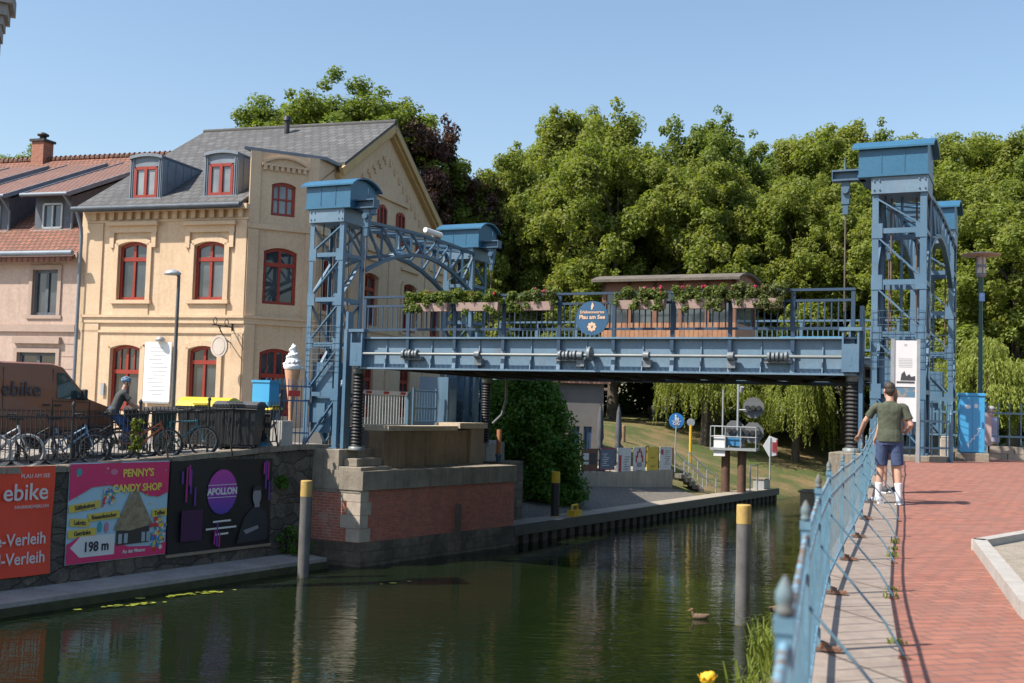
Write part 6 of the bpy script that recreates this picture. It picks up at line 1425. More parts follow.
for i in range(len(FP) - 1):
    (x0, y0), (x1, y1) = FP[i], FP[i + 1]
    mb = MB(); A0, A1 = fz(x0, y0, 0), fz(x1, y1, 0); d = (A1 - A0)
    P = lambda t, h: A0 + d * t + V3((0, 0, h))
    for h, wd in ((.70, .010), (.13, .020)): mb.beam(P(.01, h), P(.99, h), wd, .03)
    n = 8
    for k in range(1, n):
        t = k / n; mb.beam(P(t, .14), P(t, .84), .008, .008, V3((.955, -.297, 0)))
    mb.build('panel', FENCEB, rf_)
    mb = MB(); mb.tube([P(.0, .845), P(.25, .835), P(.5, .832), P(.75, .835), P(1, .845)], .011, 7); mb.build('top_rail', pm('flaking_rail', (.17, .33, .44), (.16, .12, .09), 16, .7, lo=.45, hi=.55), rf_)
# information board
ib = thing('information_board', (8.5, 24.5, .36), 'tall white information board with two small pictures between grey posts beside the bridge tower', 'board')
IF = frame((8.475, 24.5, 0), (.985, -.17, 0), (.17, .985, 0))
mb = MB(); mb.fbox(IF, -.23, .23, -.012, .012, 1.28, 3.02); mb.build('panel', WHITE, ib)
for s in (-.265, .265):
    mb = MB(); mb.fbox(IF, s - .035, s + .035, -.03, .03, .33, 3.05); mb.build('post', GALV, ib)
mb = MB(); mb.fbox(IF, -.20, .20, -.016, -.0125, 2.0, 2.02)
mb.prism([IF(a, -.0135, z) for a, z in ((-.10, 2.16), (.20, 2.16), (.20, 2.26), (.12, 2.24), (.08, 2.30), (.02, 2.25), (-.02, 2.36), (-.08, 2.30))], IF(0, -.003, 0) - IF(0, 0, 0))
mb.fbox(IF, -.18, .19, -.0165, -.0125, 2.10, 2.14); mb.build('ink_drawing', pm('drawing_ink', (.06, .065, .07), None, 5, .6), ib)
mb = MB(); mb.fbox(IF, -.19, .20, -.0155, -.0125, 1.80, 2.0); mb.build('colour_picture', pm('picture_tan', (.42, .27, .14), (.10, .22, .32), 9, .5, lo=.45, hi=.55), ib)
mb = MB()
for k in range(6): mb.fbox(IF, -.14, .14, -.0145, -.0125, 2.62 - k * .035, 2.632 - k * .035)
mb.fbox(IF, -.03, .03, -.0145, -.0125, 2.90, 2.95); mb.build('text_lines', pm('text_grey', (.5, .51, .53), None, 5, .6), ib)
# blue electrical cabinet on its plinth
cb2 = thing('blue_cabinet', (10.55, 26.0, .42), 'bright blue cabinet with white stickers and scrawl on a concrete plinth at the right', 'cabinet')
CF = frame((10.53, 26.0, 0), (.97, -.24, 0), (.24, .97, 0))
mb = MB(); mb.fbox(CF, -.27, .27, 0, .36, .62, 1.90); mb.fbox(CF, -.29, .29, -.02, .38, 1.901, 1.97); mb.build('housing', BOXBLUE, cb2, bevel=.012)
mb = MB(); mb.fbox(CF, .0, .006, -.004, 0, .66, 1.86); mb.fbox(CF, .2, .23, -.02, 0, 1.2, 1.32); mb.build('door_seam', pm('seam_blue', (.02, .14, .33), None, 4, .5), cb2)
mb = MB(); mb.fbox(CF, -.36, .36, -.06, .45, .30, .61); mb.build('plinth', CONC, cb2, bevel=.02)
mb = MB(); nrm = CF(0, -1, 0) - CF(0, 0, 0)
mb.prism([CF(-.10 + .07 * math.cos(k * .7), -.002, 1.66 + .05 * math.sin(k * .7)) for k in range(9)], nrm * .003); mb.prism([CF(.08 + .045 * math.cos(k * .7), -.002, 1.68 + .055 * math.sin(k * .7)) for k in range(9)], nrm * .003)
g = random.Random(6); q = (-.08, .74)
for k in range(14):
    p2 = (-.08 + .018 * k + g.uniform(-.04, .04), .74 + .033 * k + g.uniform(-.05, .05)); mb.beam(CF(q[0], -.004, q[1]), CF(p2[0], -.004, p2[1]), .022, .004, nrm); q = p2
mb.build('stickers', pm('pale_scrawl', (.6, .7, .78), None, 6, .6), cb2)
cbk = thing('concrete_post', (9.75, 25.6, .4), 'short square concrete post between the bridge tower and the blue cabinet', 'post')
mb = MB(); mb.box((9.78, 25.6, .62), (.28, .28, .62), R(-12)); mb.box((9.78, 25.6, .955), (.24, .24, .05), R(-12)); mb.build('block', pm('post_concrete', (.46, .40, .31), (.36, .31, .25), 5, .9, bs=.4), cbk, bevel=.02)
# park lamp
pl = thing('street_lamp', (11.14, 27, .4), 'green street lamp with a wide flat disc shade behind the blue cabinet', 'street lamp')
L0 = V3((11.12, 27.0, .4)); GRN = pm('lamp_green', (.02, .075, .055), (.015, .055, .04), 4, .4)
mb = MB(); mb.tube([L0, L0 + V3((0, 0, 1.1)), L0 + V3((.0, 0, 1.12)), L0 + V3((.0, 0, 4.0))], [.085, .08, .055, .045], 12); mb.tube([L0 + V3((0, 0, 4.0)), L0 + V3((0, 0, 4.35))], .06, 10); mb.build('pole', GRN, pl)
mb = MB(); mb.lathe(L0 + V3((0, 0, 4.35)), [(.07, 0), (.12, .05), (.12, .09), (.07, .10)], 14); mb.lathe(L0 + V3((0, 0, 4.60)), [(.13, 0), (.13, .06)], 14)
for k in range(4): a = k * math.pi / 2; mb.tube([L0 + V3((.115 * math.cos(a), .115 * math.sin(a), 4.44)), L0 + V3((.115 * math.cos(a), .115 * math.sin(a), 4.86))], .01, 5)
mb.build('lantern_cage', pm('cage_grey', (.20, .22, .24), None, 4, .4), pl)
mb = MB(); mb.lathe(L0 + V3((0, 0, 4.45)), [(.10, 0), (.10, .40)], 14); mb.build('lantern_glass', pm('frosted', (.55, .50, .45), None, 4, .3), pl)
mb = MB(); mb.lathe(L0 + V3((0, 0, 4.86)), [(.16, 0), (.44, .02), (.45, .04), (.2, .09), (.04, .11)], 24); mb.build('disc_shade', pm('shade_tan', (.40, .34, .28), (.34, .29, .24), 4, .5), pl)
mb = MB(); mb.box((L0.x, L0.y - .06, 4.28), (.13, .03, .2)); mb.build('sticker', pm('sticker_blue', (.3, .5, .75), (.05, .2, .5), 12, .4), pl)
# low stone wall with blue railing at the far right
lw = thing('low_wall', (13, 28.0, .3), 'low pale stone wall under the blue railing at the right edge', 'wall')
WF = frame((11.75, 28.0, 0), (.97, -.24, 0), (.24, .97, 0))
mb = MB(); g = random.Random(8); a = 0
while a < 9:
    w_ = g.uniform(.35, .7); mb.fbox(WF, a + .008, a + w_ - .008, g.uniform(-.03, .01), .42, .25, .56); a += w_
a = 0
while a < 9:
    w_ = g.uniform(.5, .9); mb.fbox(WF, a + .008, a + w_ - .008, g.uniform(-.05, 0), .45, .565, .74 + g.uniform(-.015, .015)); a += w_
mb.build('stones', pm('wall_stone', (.42, .36, .28), (.29, .25, .20), 4, .9, bs=.6, bscale=18), lw)
rl = thing('blue_railing', (13, 28.2, .74), 'light blue spear topped railing on the low stone wall at the right edge', 'railing')
mb = MB()
for z in (.98, 1.55): mb.beam(WF(-2.2, .2, z), WF(9, .2, z), .035, .045)
for k in range(42): 
    a = -2.15 + k * .265; mb.fbox(WF, a - .013, a + .013, .187, .213, .76 if a > 0 else .45, 1.72); mb.lathe(WF(a, .2, 1.72), [(.018, 0), (.024, .03), (.003, .10)], 6)
mb.build('bars', FENCEB, rl)
rl2 = thing('blue_railing', (9.2, 25.2, .4), 'light blue gate railing with a pointed post beside the information board legs', 'railing')
GF = frame((8.75, 24.75, 0), (.93, .36, 0), (-.36, .93, 0))
for a in (.13, 1.02):
    mb = MB(); mb.fbox(GF, a - .035, a + .035, -.035, .035, .34, 1.45); mb.lathe(GF(a, 0, 1.45), [(.05, 0), (.05, .03), (.035, .05), (.045, .08), (.004, .20)], 10); mb.build('post', FENCEB, rl2)
mb = MB()
for z in (.72, 1.30): mb.beam(GF(-.75, 0, z), GF(1.0, 0, z), .03, .045)
for k in range(9): a = -.7 + k * .2; mb.fbox(GF, a - .011, a + .011, -.011, .011, .55, 1.75 if a > .25 else 1.29)
mb.build('bars', FENCEB, rl2)
nb = thing('notice_board', (11.45, 27.6, .5), 'pale pink notice board half hidden behind the blue cabinet', 'board')
mb = MB(); mb.box((11.45, 27.6, 1.15), (.36, .03, .80), R(-8)); mb.build('panel', pm('pale_pink', (.55, .42, .40), (.42, .33, .33), 6, .7), nb)
mb = MB()
for dx in (-.14, .14): mb.box((11.45 + dx, 27.63, .62), (.04, .03, .9), R(-8))
mb.build('legs', BLACKM, nb)
# ------------------------------------------------------------------ things in the water
def mooring(loc, h, r, label, cap, col, lower=None):
    T = thing('mooring_pole', loc, label, 'mooring pole', 'mooring poles standing in the canal')
    z0 = 0; mb = MB(); mb.tube([(0, 0, -2.5), (0, 0, .03)], r * 1.02, 18); mb.build('wet_foot', pm('wet_foot', (.08, .075, .05), (.13, .11, .07), 5, .6), T, world=False)
    mb = MB(); mb.tube([(0, 0, .03), (0, 0, h - .38)], r, 20); mb.build('shaft', col, T, world=False)
    mb = MB(); mb.tube([(0, 0, h - .38), (0, 0, h)], r * 1.03, 20); mb.tube([(0, 0, h), (0, 0, h + .02)], [r * 1.03, r * .96], 20); mb.build('yellow_band', cap, T, world=False)
    if lower: mb = MB(); mb.tube([(0, 0, .25), (0, 0, .62)], r * 1.02, 20); mb.build('yellow_ring', lower, T, world=False)
    return T
PILEG = pm('pile_grey', (.135, .13, .125), (.09, .087, .084), 2.5, .7, streak=.6, streakc=(.22, .19, .14))
CAPY = pm('cap_ochre', (.50, .33, .09), (.38, .25, .09), 6, .7)
mooring((-5.08, 28.98, WATER), 2.42, .142, 'grey mooring pole with ochre band close to the abutment corner', CAPY, PILEG)
mooring((5.02, 24.32, WATER), 2.50, .15, 'thick grey mooring pole with ochre band nearest the right bank', CAPY, PILEG)
mooring((1.72, 41.2, WATER), 2.18, .15, 'black mooring pole with bright yellow top and yellow ring behind the bridge', YELLOWP, pm('pile_black', (.03, .03, .032), None, 4, .5), YELLOWP)
def duck(loc, rz, label):
    T = thing('duck', loc, label, 'duck', 'ducks swimming by the right bank', rz)
    br = pm('duck_brown', (.20, .13, .075), (.09, .06, .04), 30, .8)
    mb = MB(); mb.ball((0, 0, .05), (.17, .095, .075), 14, 9); mb.ball((.09, 0, .06), (.09, .075, .07), 12, 8); limb(mb, [(-.12, 0, .07), (-.20, 0, .10)], [.055, .02]); limb(mb, [(.14, 0, .08), (.17, 0, .14), (.175, 0, .19)], [.045, .032, .030]); mb.ball((.19, 0, .205), (.045, .034, .034), 10, 8)
    fuse(mb, 'body', br, T, .01, 2)
    mb = MB(); mb.hexa([(.22, -.018, .188), (.275, -.014, .185), (.275, .014, .185), (.22, .018, .188), (.22, -.014, .205), (.275, -.012, .192), (.275, .012, .192), (.22, .014, .205)]); mb.build('bill', pm('bill', (.45, .25, .06), None, 6, .5), T, world=False)
duck((4.24, 24.9, WATER - .01), R(185), 'brown duck swimming left of the nearest mooring pole')
duck((6.15, 26.2, WATER - .01), R(40), 'brown duck swimming between the mooring pole and the blue fence')
# floating leaves
pts = []; g = random.Random(2)
mb = MB()
for c, n, sp in (((-7.9, 24.5), 16, (.30, .06)), ((-7.0, 26.1), 26, (.42, .07)), ((-2.6, 28.6), 3, (.5, .2))):
    for k in range(n):
        x, y = c[0] + g.gauss(0, sp[0]) , c[1] + g.gauss(0, sp[1]) + 0.0; r = g.uniform(.04, .11); a0 = g.uniform(0, 6)
        x2, y2 = c[0] + (x - c[0]) * .8 , c[1] + (y - c[1]) + (x - c[0]) * .7
        mb.add([(x2 + r * math.cos(a0 + i * 1.05) * (1 + .3 * (i % 2)), y2 + r * math.sin(a0 + i * 1.05), WATER + .012 + .004 * (k % 5)) for i in range(6)], [tuple(range(6))])
tag(mb.build('floating_leaves', pm('float_leaf', (.34, .36, .04), (.22, .27, .03), 8, .6)), 'yellow green leaves floating on the water by the towpath', 'floating leaves', kind='stuff')
# block at the foot of the right quay, stone ledge
sb = thing('stone_block', (9.2, 32.2, -3.1), 'pale stone block rising from the water beyond the blue fence', 'block')
mb = MB(); mb.box((9.0, 33.3, -2.0), (.85, .8, 2.3), R(-25)); mb.box((9.0, 33.3, -.83), (.95, .9, .06), R(-25)); mb.build('block', CONC, sb, bevel=.02)
# grass tuft and yellow flower at the near quay edge
GRASSL = leaf('reed_leaf', (.13, .18, .03), (.24, .27, .05), (.18, .20, .05), .4)
def tuft(loc, n, h, seed, label, name='grass_tuft', spread=.25, mat=None):
    g = np.random.default_rng(seed); V = []
    for k in range(n):
        a = g.uniform(0, 6.28); r = g.uniform(0, spread); b = np.array([r * math.cos(a), r * math.sin(a), 0]); hh = h * g.uniform(.5, 1.1); ln = g.uniform(.1, .9) * hh; ax = g.uniform(0, 6.28); w = .006 + .006 * g.random()
        d = np.array([math.cos(ax), math.sin(ax), 0]); sd = np.array([-d[1], d[0], 0]) * w
        pr = [b, b + d * ln * .25 + np.array([0, 0, hh * .55]), b + d * ln * .6 + np.array([0, 0, hh * .85]), b + d * ln + np.array([0, 0, hh * .8])]
        for i in range(3):
            s0, s1 = sd * (1 - i * .3), sd * (1 - (i + 1) * .3); V += [pr[i] - s0, pr[i] + s0, pr[i + 1] + s1, pr[i + 1] - s1]
    o = raw_quads(name, np.array(V), mat or GRASSL, None, loc); return tag(o, label, 'grass', 'grass tufts on the quay edge')
def ledge(y0, y1, z):
    pass
mb = MB(); mb.hexa([(.55, 4.6, -1.6), (1.08, 4.6, -1.6), (2.38, 9.0, -1.6), (2.1, 9.0, -1.6), (.72, 4.6, -.45), (1.08, 4.6, -.36), (2.38, 9.0, -.36), (2.15, 9.0, -.45)])
struct(mb.build('quay_ledge', pm('ledge_soil', (.15, .12, .07), (.10, .11, .04), 4, .95, bs=.8, bscale=20)))
tuft((1.80, 7.75, -.42), 80, .36, 3, 'tallest pale grass tuft on the ledge beside the blue fence', spread=.16)
tuft((1.52, 6.75, -.42), 80, .30, 4, 'pale grass on the ledge behind the nearest fence posts', spread=.2)
tuft((2.02, 8.6, -.42), 60, .28, 5, 'short grass beyond the tall tuft at the fence foot', spread=.2)
fy = thing('yellow_flower', (1.0, 5.6, -.42), 'yellow flower standing in the grass at the bottom edge', 'flower')
fo = V3((1.0, 5.6, -.42))
mb = MB(); mb.tube([fo, fo + V3((0, .02, .25)), fo + V3((-.005, .01, .41))], .005, 6); mb.build('stem', pm('stem_green', (.10, .16, .03), None, 6, .7), fy)
mb = MB()
for k in range(9):
    a = k * 2 * math.pi / 9; c = fo + V3((-.005, .01, .41)); d = V3((math.cos(a), math.sin(a), 0)); mb.add([c, c + d * .03 + V3((-.018 * d.y, .018 * d.x, .016)), c + d * .05 + V3((0, 0, .045)), c + d * .03 + V3((.018 * d.y, -.018 * d.x, .016))], [(0, 1, 2, 3)])
mb.ball(fo + V3((-.005, .01, .435)), (.036, .036, .034), 10, 7); mb.ball(fo + V3((.012, .0, .455)), (.022, .02, .02), 8, 6); mb.build('bloom', pm('bloom_yellow', (.80, .48, .02), None, 9, .6), fy)

# ------------------------------------------------------------------ terrace with banners and parasols beyond the bridge
tr = thing('terrace', (3, 53, -2), 'concrete terrace wall above the cobbled slope beyond the bridge', 'terrace')
TP = [(2.95, 49.1), (7.9, 55.0), (4.9, 59.5), (-3.5, 57), (-2.5, 49.5), (1.3, 47.9)]
mb = MB(); mb.prism([(x, y, -2.7) for x, y in TP], (0, 0, 1.33)); mb.build('wall', pm('terrace_concrete', (.36, .32, .26), (.28, .25, .20), 1.4, .9, bs=.3, streak=.5), tr)
trr = thing('terrace_railing', (5, 52, -1.35), 'dark railing round the terrace where the banners hang', 'railing')
TD = V3((4.95, 5.9, 0)).normalized(); TF = frame((2.95, 49.1, 0), TD, V3((-TD.y, TD.x, 0)))
mb = MB()
for z in (-.85, -.35): mb.beam(TF(.05, .1, z), TF(7.6, .1, z), .03, .04)
for k in range(16): a = .1 + k * .5; mb.fbox(TF, a - .015, a + .015, .085, .115, -1.37, -.33)
A_ = V3((2.95, 49.1, 0)); B_ = V3((1.3, 47.9, 0)); 
for z in (-.85, -.35): mb.beam(A_ + V3((-.05, .1, z)), B_ + V3((-.02, .1, z)), .03, .04)
for k in range(12): q = A_.lerp(B_, k / 11); mb.tube([q + V3((-.04, .1, -1.37)), q + V3((-.04, .1, -.33))], .014, 5)
mb.build('bars', BLACKM, trr)
TN = V3((TD.y, -TD.x, 0))
def tban(a0, a1, z0, z1, col, label, marks, skew=0):
    T = thing('advert_banner', TF((a0 + a1) / 2, 0, z0), label, 'banner', 'banners on the terrace railing')
    mb = MB(); mb.hexa([TF(a + sk, b, z) for z, sk in ((z0, skew), (z1, 0)) for a, b in ((a0, .03), (a1, .03), (a1, .05), (a0, .05))]); mb.build('cloth', col, T)
    by = {}
    for (x0, x1, y0, y1, mt) in marks: by.setdefault(mt, []).append((x0, x1, y0, y1))
    for i, (mt, L) in enumerate(by.items()):
        mb = MB(); W_, H_ = a1 - a0, z1 - z0
        for x0, x1, y0, y1 in L: mb.fbox(TF, a0 + W_ * x0 + skew * (1 - (y0 + y1) / 2), a0 + W_ * x1 + skew * (1 - (y0 + y1) / 2), .026 - .002 * i, .0295, z0 + H_ * y0, z0 + H_ * y1)
        mb.build('print', mt, T)
inkg = pm('print_grey', (.28, .29, .31), None, 5, .7); inkr = pm('print_red', (.40, .05, .06), None, 5, .7); inkb = pm('print_brown', (.16, .07, .05), None, 5, .7); inkd = pm('print_dark', (.05, .05, .06), None, 5, .7); inkw = pm('print_white', (.62, .62, .60), None, 5, .7); inky = pm('print_yellow', (.66, .48, .07), None, 5, .7); inks = pm('print_slate', (.13, .16, .22), None, 5, .7)
lines = lambda n, mt, x0=.12, x1=.88, y0=.2, y1=.8: [(x0 + .04 * (k % 3), x1 - .06 * ((k * 7) % 4), y0 + (y1 - y0) * k / n, y0 + (y1 - y0) * k / n + .03, mt) for k in range(n)]
tban(3.05, 4.15, -1.95, -.30, inkw, 'white banner with a small grey table of text, left of the tent poster', lines(9, inkg, .45, .9) + [(.12, .3, .35, .8, inkr)])
tban(4.35, 5.35, -1.55, -.28, inkw, 'white poster with a dark red tent shape and grey lettering', [(.18, .3, .45, .7, inkr), (.28, .4, .62, .85, inkr), (.42, .58, .8, .95, inkr), (.6, .72, .62, .85, inkr), (.7, .82, .45, .7, inkr), (.3, .7, .28, .45, inkg), (.25, .75, .08, .18, inkg)])
tban(4.42, 5.35, -2.50, -1.57, inkw, 'lower white poster with red foot hanging on the wall below the tent poster', [(.05, .95, .0, .12, inkr), (.3, .7, .6, .75, inkd), (.2, .8, .3, .36, inkg)], .12)
tban(5.48, 6.45, -1.62, -.28, inky, 'plain yellow banner on the terrace railing', [(.3, .7, .6, .66, pm('print_ochre', (.42, .28, .04), None, 5, .7)), (.3, .7, .3, .36, MATS['print_ochre'])])
tban(6.58, 7.6, -1.48, -.28, inkw, 'white banner with grey text block at the right end of the terrace', lines(8, inkg, .4, .9, .3, .9) + [(.1, .3, .7, .9, inkr)])
tban(1.75, 2.85, -1.28, -.30, inks, 'slate blue banner with red frame and white lines', lines(7, inkw, .12, .6) + [(0, 1, 0, .05, inkr), (0, 1, .95, 1, inkr)])
tban(.35, 1.5, -1.30, -.32, inkb, 'dark brown banner with a pale tent shape, leftmost on the terrace', [(.1, .45, .5, .8, inkw), (.1, .45, .3, .42, inkw), (.55, .95, .3, .8, inkd)])
def parasol(loc, label):
    T = thing('parasol', loc, label, 'parasol', 'closed parasols on the terrace')
    mb = MB(); mb.tube([(0, 0, 0), (0, 0, 3.05)], .03, 8); mb.lathe((0, 0, 0), [(.28, 0), (.28, .07), (.06, .1)], 12); mb.build('pole', BLACKM, T, world=False)
    mb = MB(); n = 16; pr = [(.03, 2.95), (.08, 2.7), (.12, 2.0), (.14, 1.5), (.09, 1.28), (.17, .98), (.13, .92)]
    vs = [V3((r * (1 + .22 * (-1) ** k) * math.cos(2 * math.pi * k / n), r * (1 + .22 * (-1) ** k) * math.sin(2 * math.pi * k / n), z)) for r, z in pr for k in range(n)]
    mb.add(vs, [(i * n + k, i * n + (k + 1) % n, (i + 1) * n + (k + 1) % n, (i + 1) * n + k) for i in range(len(pr) - 1) for k in range(n)], True); mb.build('canopy', pm('parasol_grey', (.10, .105, .12), (.075, .08, .09), 5, .9), T, world=False)
parasol((4.12, 51.8, -1.37), 'closed grey parasol in front of the grey house'); parasol((5.1, 53.4, -1.37), 'closed grey parasol standing right of the grey house')
# signal platform on timber piles
sp0 = V3((11.3, 57.0, -2.5)); sp_ = thing('signal_platform', sp0, 'galvanised platform with railings on two brown timber piles carrying octagonal signal boards', 'signal')
PFm = frame((11.25, 57.0, 0), (.94, -.34, 0), (.34, .94, 0))
for s in (-.45, .35):
    mb = MB(); mb.tube([PFm(s, .1, -4), PFm(s, .1, -.42)], [.23, .21], 12); mb.build('pile', pm('timber_pile', (.13, .065, .04), (.08, .045, .03), 4, .8), sp_)
mb = MB(); mb.fbox(PFm, -1.15, 1.12, -.5, .7, -.42, -.30); mb.build('platform', GALV, sp_)
mb = MB()
for z in (.25, .75):
    for b in (-.48, .68): mb.tube([PFm(-1.13, b, z), PFm(1.1, b, z)], .025, 6)
    for a in (-1.13, 1.1): mb.tube([PFm(a, -.48, z), PFm(a, .68, z)], .025, 6)
for a in (-1.13, -.4, .35, 1.1):
    for b in (-.48, .68): mb.tube([PFm(a, b, -.3), PFm(a, b, .77)], .028, 6)
mb.build('guard_rail', GALV, sp_)
mb = MB(); mb.fbox(PFm, -.98, -.42, -.4, -.1, -.72, .30); mb.build('white_box', WHITE, sp_)
mb = MB(); mb.fbox(PFm, -.38, .35, -.1, .15, -.2, .2); mb.build('blue_panel', pm('panel_blue', (.05, .22, .42), None, 4, .5), sp_)
mb = MB(); mb.tube([PFm(.1, .2, -.3), PFm(.1, .2, 2.95)], .06, 8); mb.tube([PFm(-.65, .2, -.3), PFm(-.65, .2, 2.6)], .045, 8); mb.tube([PFm(.1, .2, 1.6), PFm(.75, .2, 1.6)], .04, 6); mb.tube([PFm(.25, .2, 2.5), PFm(.3, .1, 2.75)], .1, 8); mb.build('mast', GALV, sp_)
for (a, z) in ((.85, 1.72), (.85, .48), (-.05, .55)):
    mb = MB(); mb.prism([PFm(a + .55 * math.cos(math.pi / 8 + k * math.pi / 4), .3, z + .55 * math.sin(math.pi / 8 + k * math.pi / 4)) for k in range(8)], PFm(0, .05, 0) - PFm(0, 0, 0)); b_o = mb.build('signal_board', pm('signal_grey', (.13, .135, .14), None, 4, .6), sp_)
    mb = MB()
    for dx in (-.28, 0, .28): mb.tube([PFm(a + dx, .29, z), PFm(a + dx, .08, z)], .12, 10)
    mb.build('signal_lamps', BLACKM, b_o)
# signs and rails behind
def sgn(loc, label, build):
    T = thing('sign_post', loc, label, 'sign', None); build(T); return T
def _a(T):
    mb = MB(); mb.tube([(0, 0, 0), (0, 0, 2.2)], .04, 8); mb.build('pole', GALV, T, world=False)
    mb = MB(); mb.prism([(-.38, 0, 1.75), (-.05, 0, 1.2), (.38, 0, 1.3), (.38, 0, 2.15), (-.05, 0, 2.3)], (0, .04, 0)); mb.build('board', WHITE, T, world=False)
    mb = MB(); mb.box((.22, -.015, 1.72), (.22, .02, .5)); mb.box((.34, -.012, 1.72), (.06, .02, .8)); mb.build('mark', inkr, T, world=False)
sgn((13.75, 60.2, -2.0), 'white arrow shaped board with red mark on a pole near the water', _a)
def _b(T):
    mb = MB(); mb.tube([(0, 0, 0), (.06, 0, 2.3)], .035, 8); mb.build('pole', GALV, T, world=False)
    mb = MB(); mb.tube([(.06, .03, 2.25), (.06, -.01, 2.25)], .40, 24, smooth=False); mb.build('disc', pm('traffic_blue', (.04, .22, .58), None, 4, .4), T, world=False)
    mb = MB(); mb.ball((.02, -.02, 2.50), (.05, .01, .06), 8, 6); mb.box((.02, -.02, 2.36), (.10, .01, .18)); mb.box((.14, -.02, 2.33), (.07, .01, .15)); mb.box((.06, -.02, 2.22), (.5, .01, .03)); mb.torus((-.05, -.02, 2.08), (0, 1, 0), .06, .016, 14, 4); mb.torus((.16, -.02, 2.08), (0, 1, 0), .06, .016, 14, 4); mb.build('symbol', WHITE, T, world=False)
sgn((8.7, 60, -1.3), 'round blue path sign with white symbol on the lawn', _b)
def _c(T):
    mb = MB(); mb.tube([(0, 0, 0), (0, 0, 2.2)], .075, 10); mb.build('pole', YELLOWP, T, world=False)
    mb = MB(); mb.tube([(0, .03, 2.35), (0, -.03, 2.35)], .2, 16, smooth=False); mb.build('disc', GALV, T, world=False)
sgn((9.2, 58, -1.45), 'thick yellow post with a small grey disc on top', _c)
st = thing('stair_railing', (9, 54, -2.5), 'pale tubular handrails beside the steps from the jetty to the lawn', 'railing')
for off in (0, 1.1):
    mb = MB(); a = V3((8.05 + off * .7, 55.3 + off * .6, -.55)); b = V3((9.45 + off * .7, 55.6 + off * .6, -1.75))
    for dz in (0, -.5): mb.tube([a + V3((0, 0, dz)), b + V3((0, 0, dz))], .03, 6)
    for t in (0, .33, .66, 1): q = a.lerp(b, t); mb.tube([q, q - V3((0, 0, .95))], .03, 6)
    mb.build('handrail', GALV, st)
mb = MB()
for k in range(7): 
    t = k / 6; q = V3((8.4, 55.7, -1.60)).lerp(V3((9.7, 56.0, -2.62)), t); mb.box((q.x, q.y, q.z - .1), (.30, .9, .2), R(12))
mb.build('steps', COBBLE, st)
lad = thing('ladder_hoop', (13.0, 58.6, -2.5), 'galvanised ladder hoop at the far end of the jetty', 'ladder')
mb = MB(); q = JF(24.5, -.3, -2.5); q2 = JF(25.6, -.3, -2.5); mb.tube([q, q + V3((0, 0, 1.3)), q2 + V3((0, 0, 1.3)), q2], .035, 8); mb.build('hoop', GALV, lad)
yb = thing('mooring_cleat', tuple(JF(5.2, -.25, -2.5)), 'small yellow mooring cleat on the jetty near the black mooring pole', 'cleat')
mb = MB(); mb.fbox(JF, 4.9, 5.5, -.4, -.1, -2.5, -2.28); mb.build('base', YELLOWP, yb)
mb = MB(); mb.tube([JF(5.0, -.25, -2.28), JF(5.0, -.25, -2.1), JF(5.4, -.25, -2.1), JF(5.4, -.25, -2.28)], .05, 8); mb.build('bar', YELLOWP, yb)
b_ = thing('jetty_box', tuple(JF(27.2, -.5, -2.5)), 'small pale box with a frame at the very end of the jetty', 'box')
mb = MB(); mb.fbox(JF, 26.7, 27.7, -.9, -.3, -2.5, -2.0); mb.build('box', GALV, b_)
mb = MB(); mb.fbox(JF, 26.65, 27.75, -.95, -.25, -1.999, -1.94); mb.build('lid', CONC, b_)
for i, (x, y) in enumerate(((5.9, 60), (7.4, 61), (8.9, 62.5), (6.6, 66))):
    T = thing('wooden_post', (x, y, float(hz(np.array([x]), np.array([y]))[0]) - .1), 'short brown wooden post on the lawn behind the terrace', 'post', 'wooden posts on the lawn')
    mb = MB(); mb.tube([(0, 0, 0), (0, 0, 1.0)], [.12, .11], 9); mb.tube([(0, 0, 1.0), (0, 0, 1.06)], [.11, .05], 9); mb.build('post', pm('post_wood', (.26, .17, .10), (.18, .12, .07), 5, .9), T, world=False)
# bench with two people on the lawn
bz = float(hz(np.array([10.9]), np.array([83.0]))[0])
bn = thing('park_bench', (10.9, 83, bz), 'dark park bench with two people sitting under the trees', 'bench')
mb = MB(); mb.box((0, 0, .44), (1.7, .42, .05)); mb.build('seat', pm('bench_wood', (.09, .06, .045), None, 5, .8), bn, world=False)
mb = MB(); mb.box((0, .22, .72), (1.7, .04, .34)); mb.build('backrest', MATS['bench_wood'], bn, world=False)
for x in (-.7, .7):
    mb = MB(); mb.box((x, 0, .21), (.06, .4, .42)); mb.build('leg', BLACKM, bn, world=False)
WT = pm('white_shirt', (.62, .62, .63), None, 5, .9)
person((10.5, 82.95, bz - .06), R(180), 'person in a white shirt on the left of the park bench', SEAT(), dict(shirt=WT, lower=DENIM, shoe=BLACKR, hair=HAIRD), .022, 'short', lower='trousers')
person((11.25, 82.95, bz - .06), R(172), 'person in pale grey shirt on the right of the park bench', SEAT(), dict(shirt=pm('pale_grey_shirt', (.42, .43, .46), None, 5, .9), lower=BEIGE, shoe=BLACKR, hair=pm('hair_grey', (.3, .29, .28), None, 9, .8)), .022, 'short', lower='trousers')
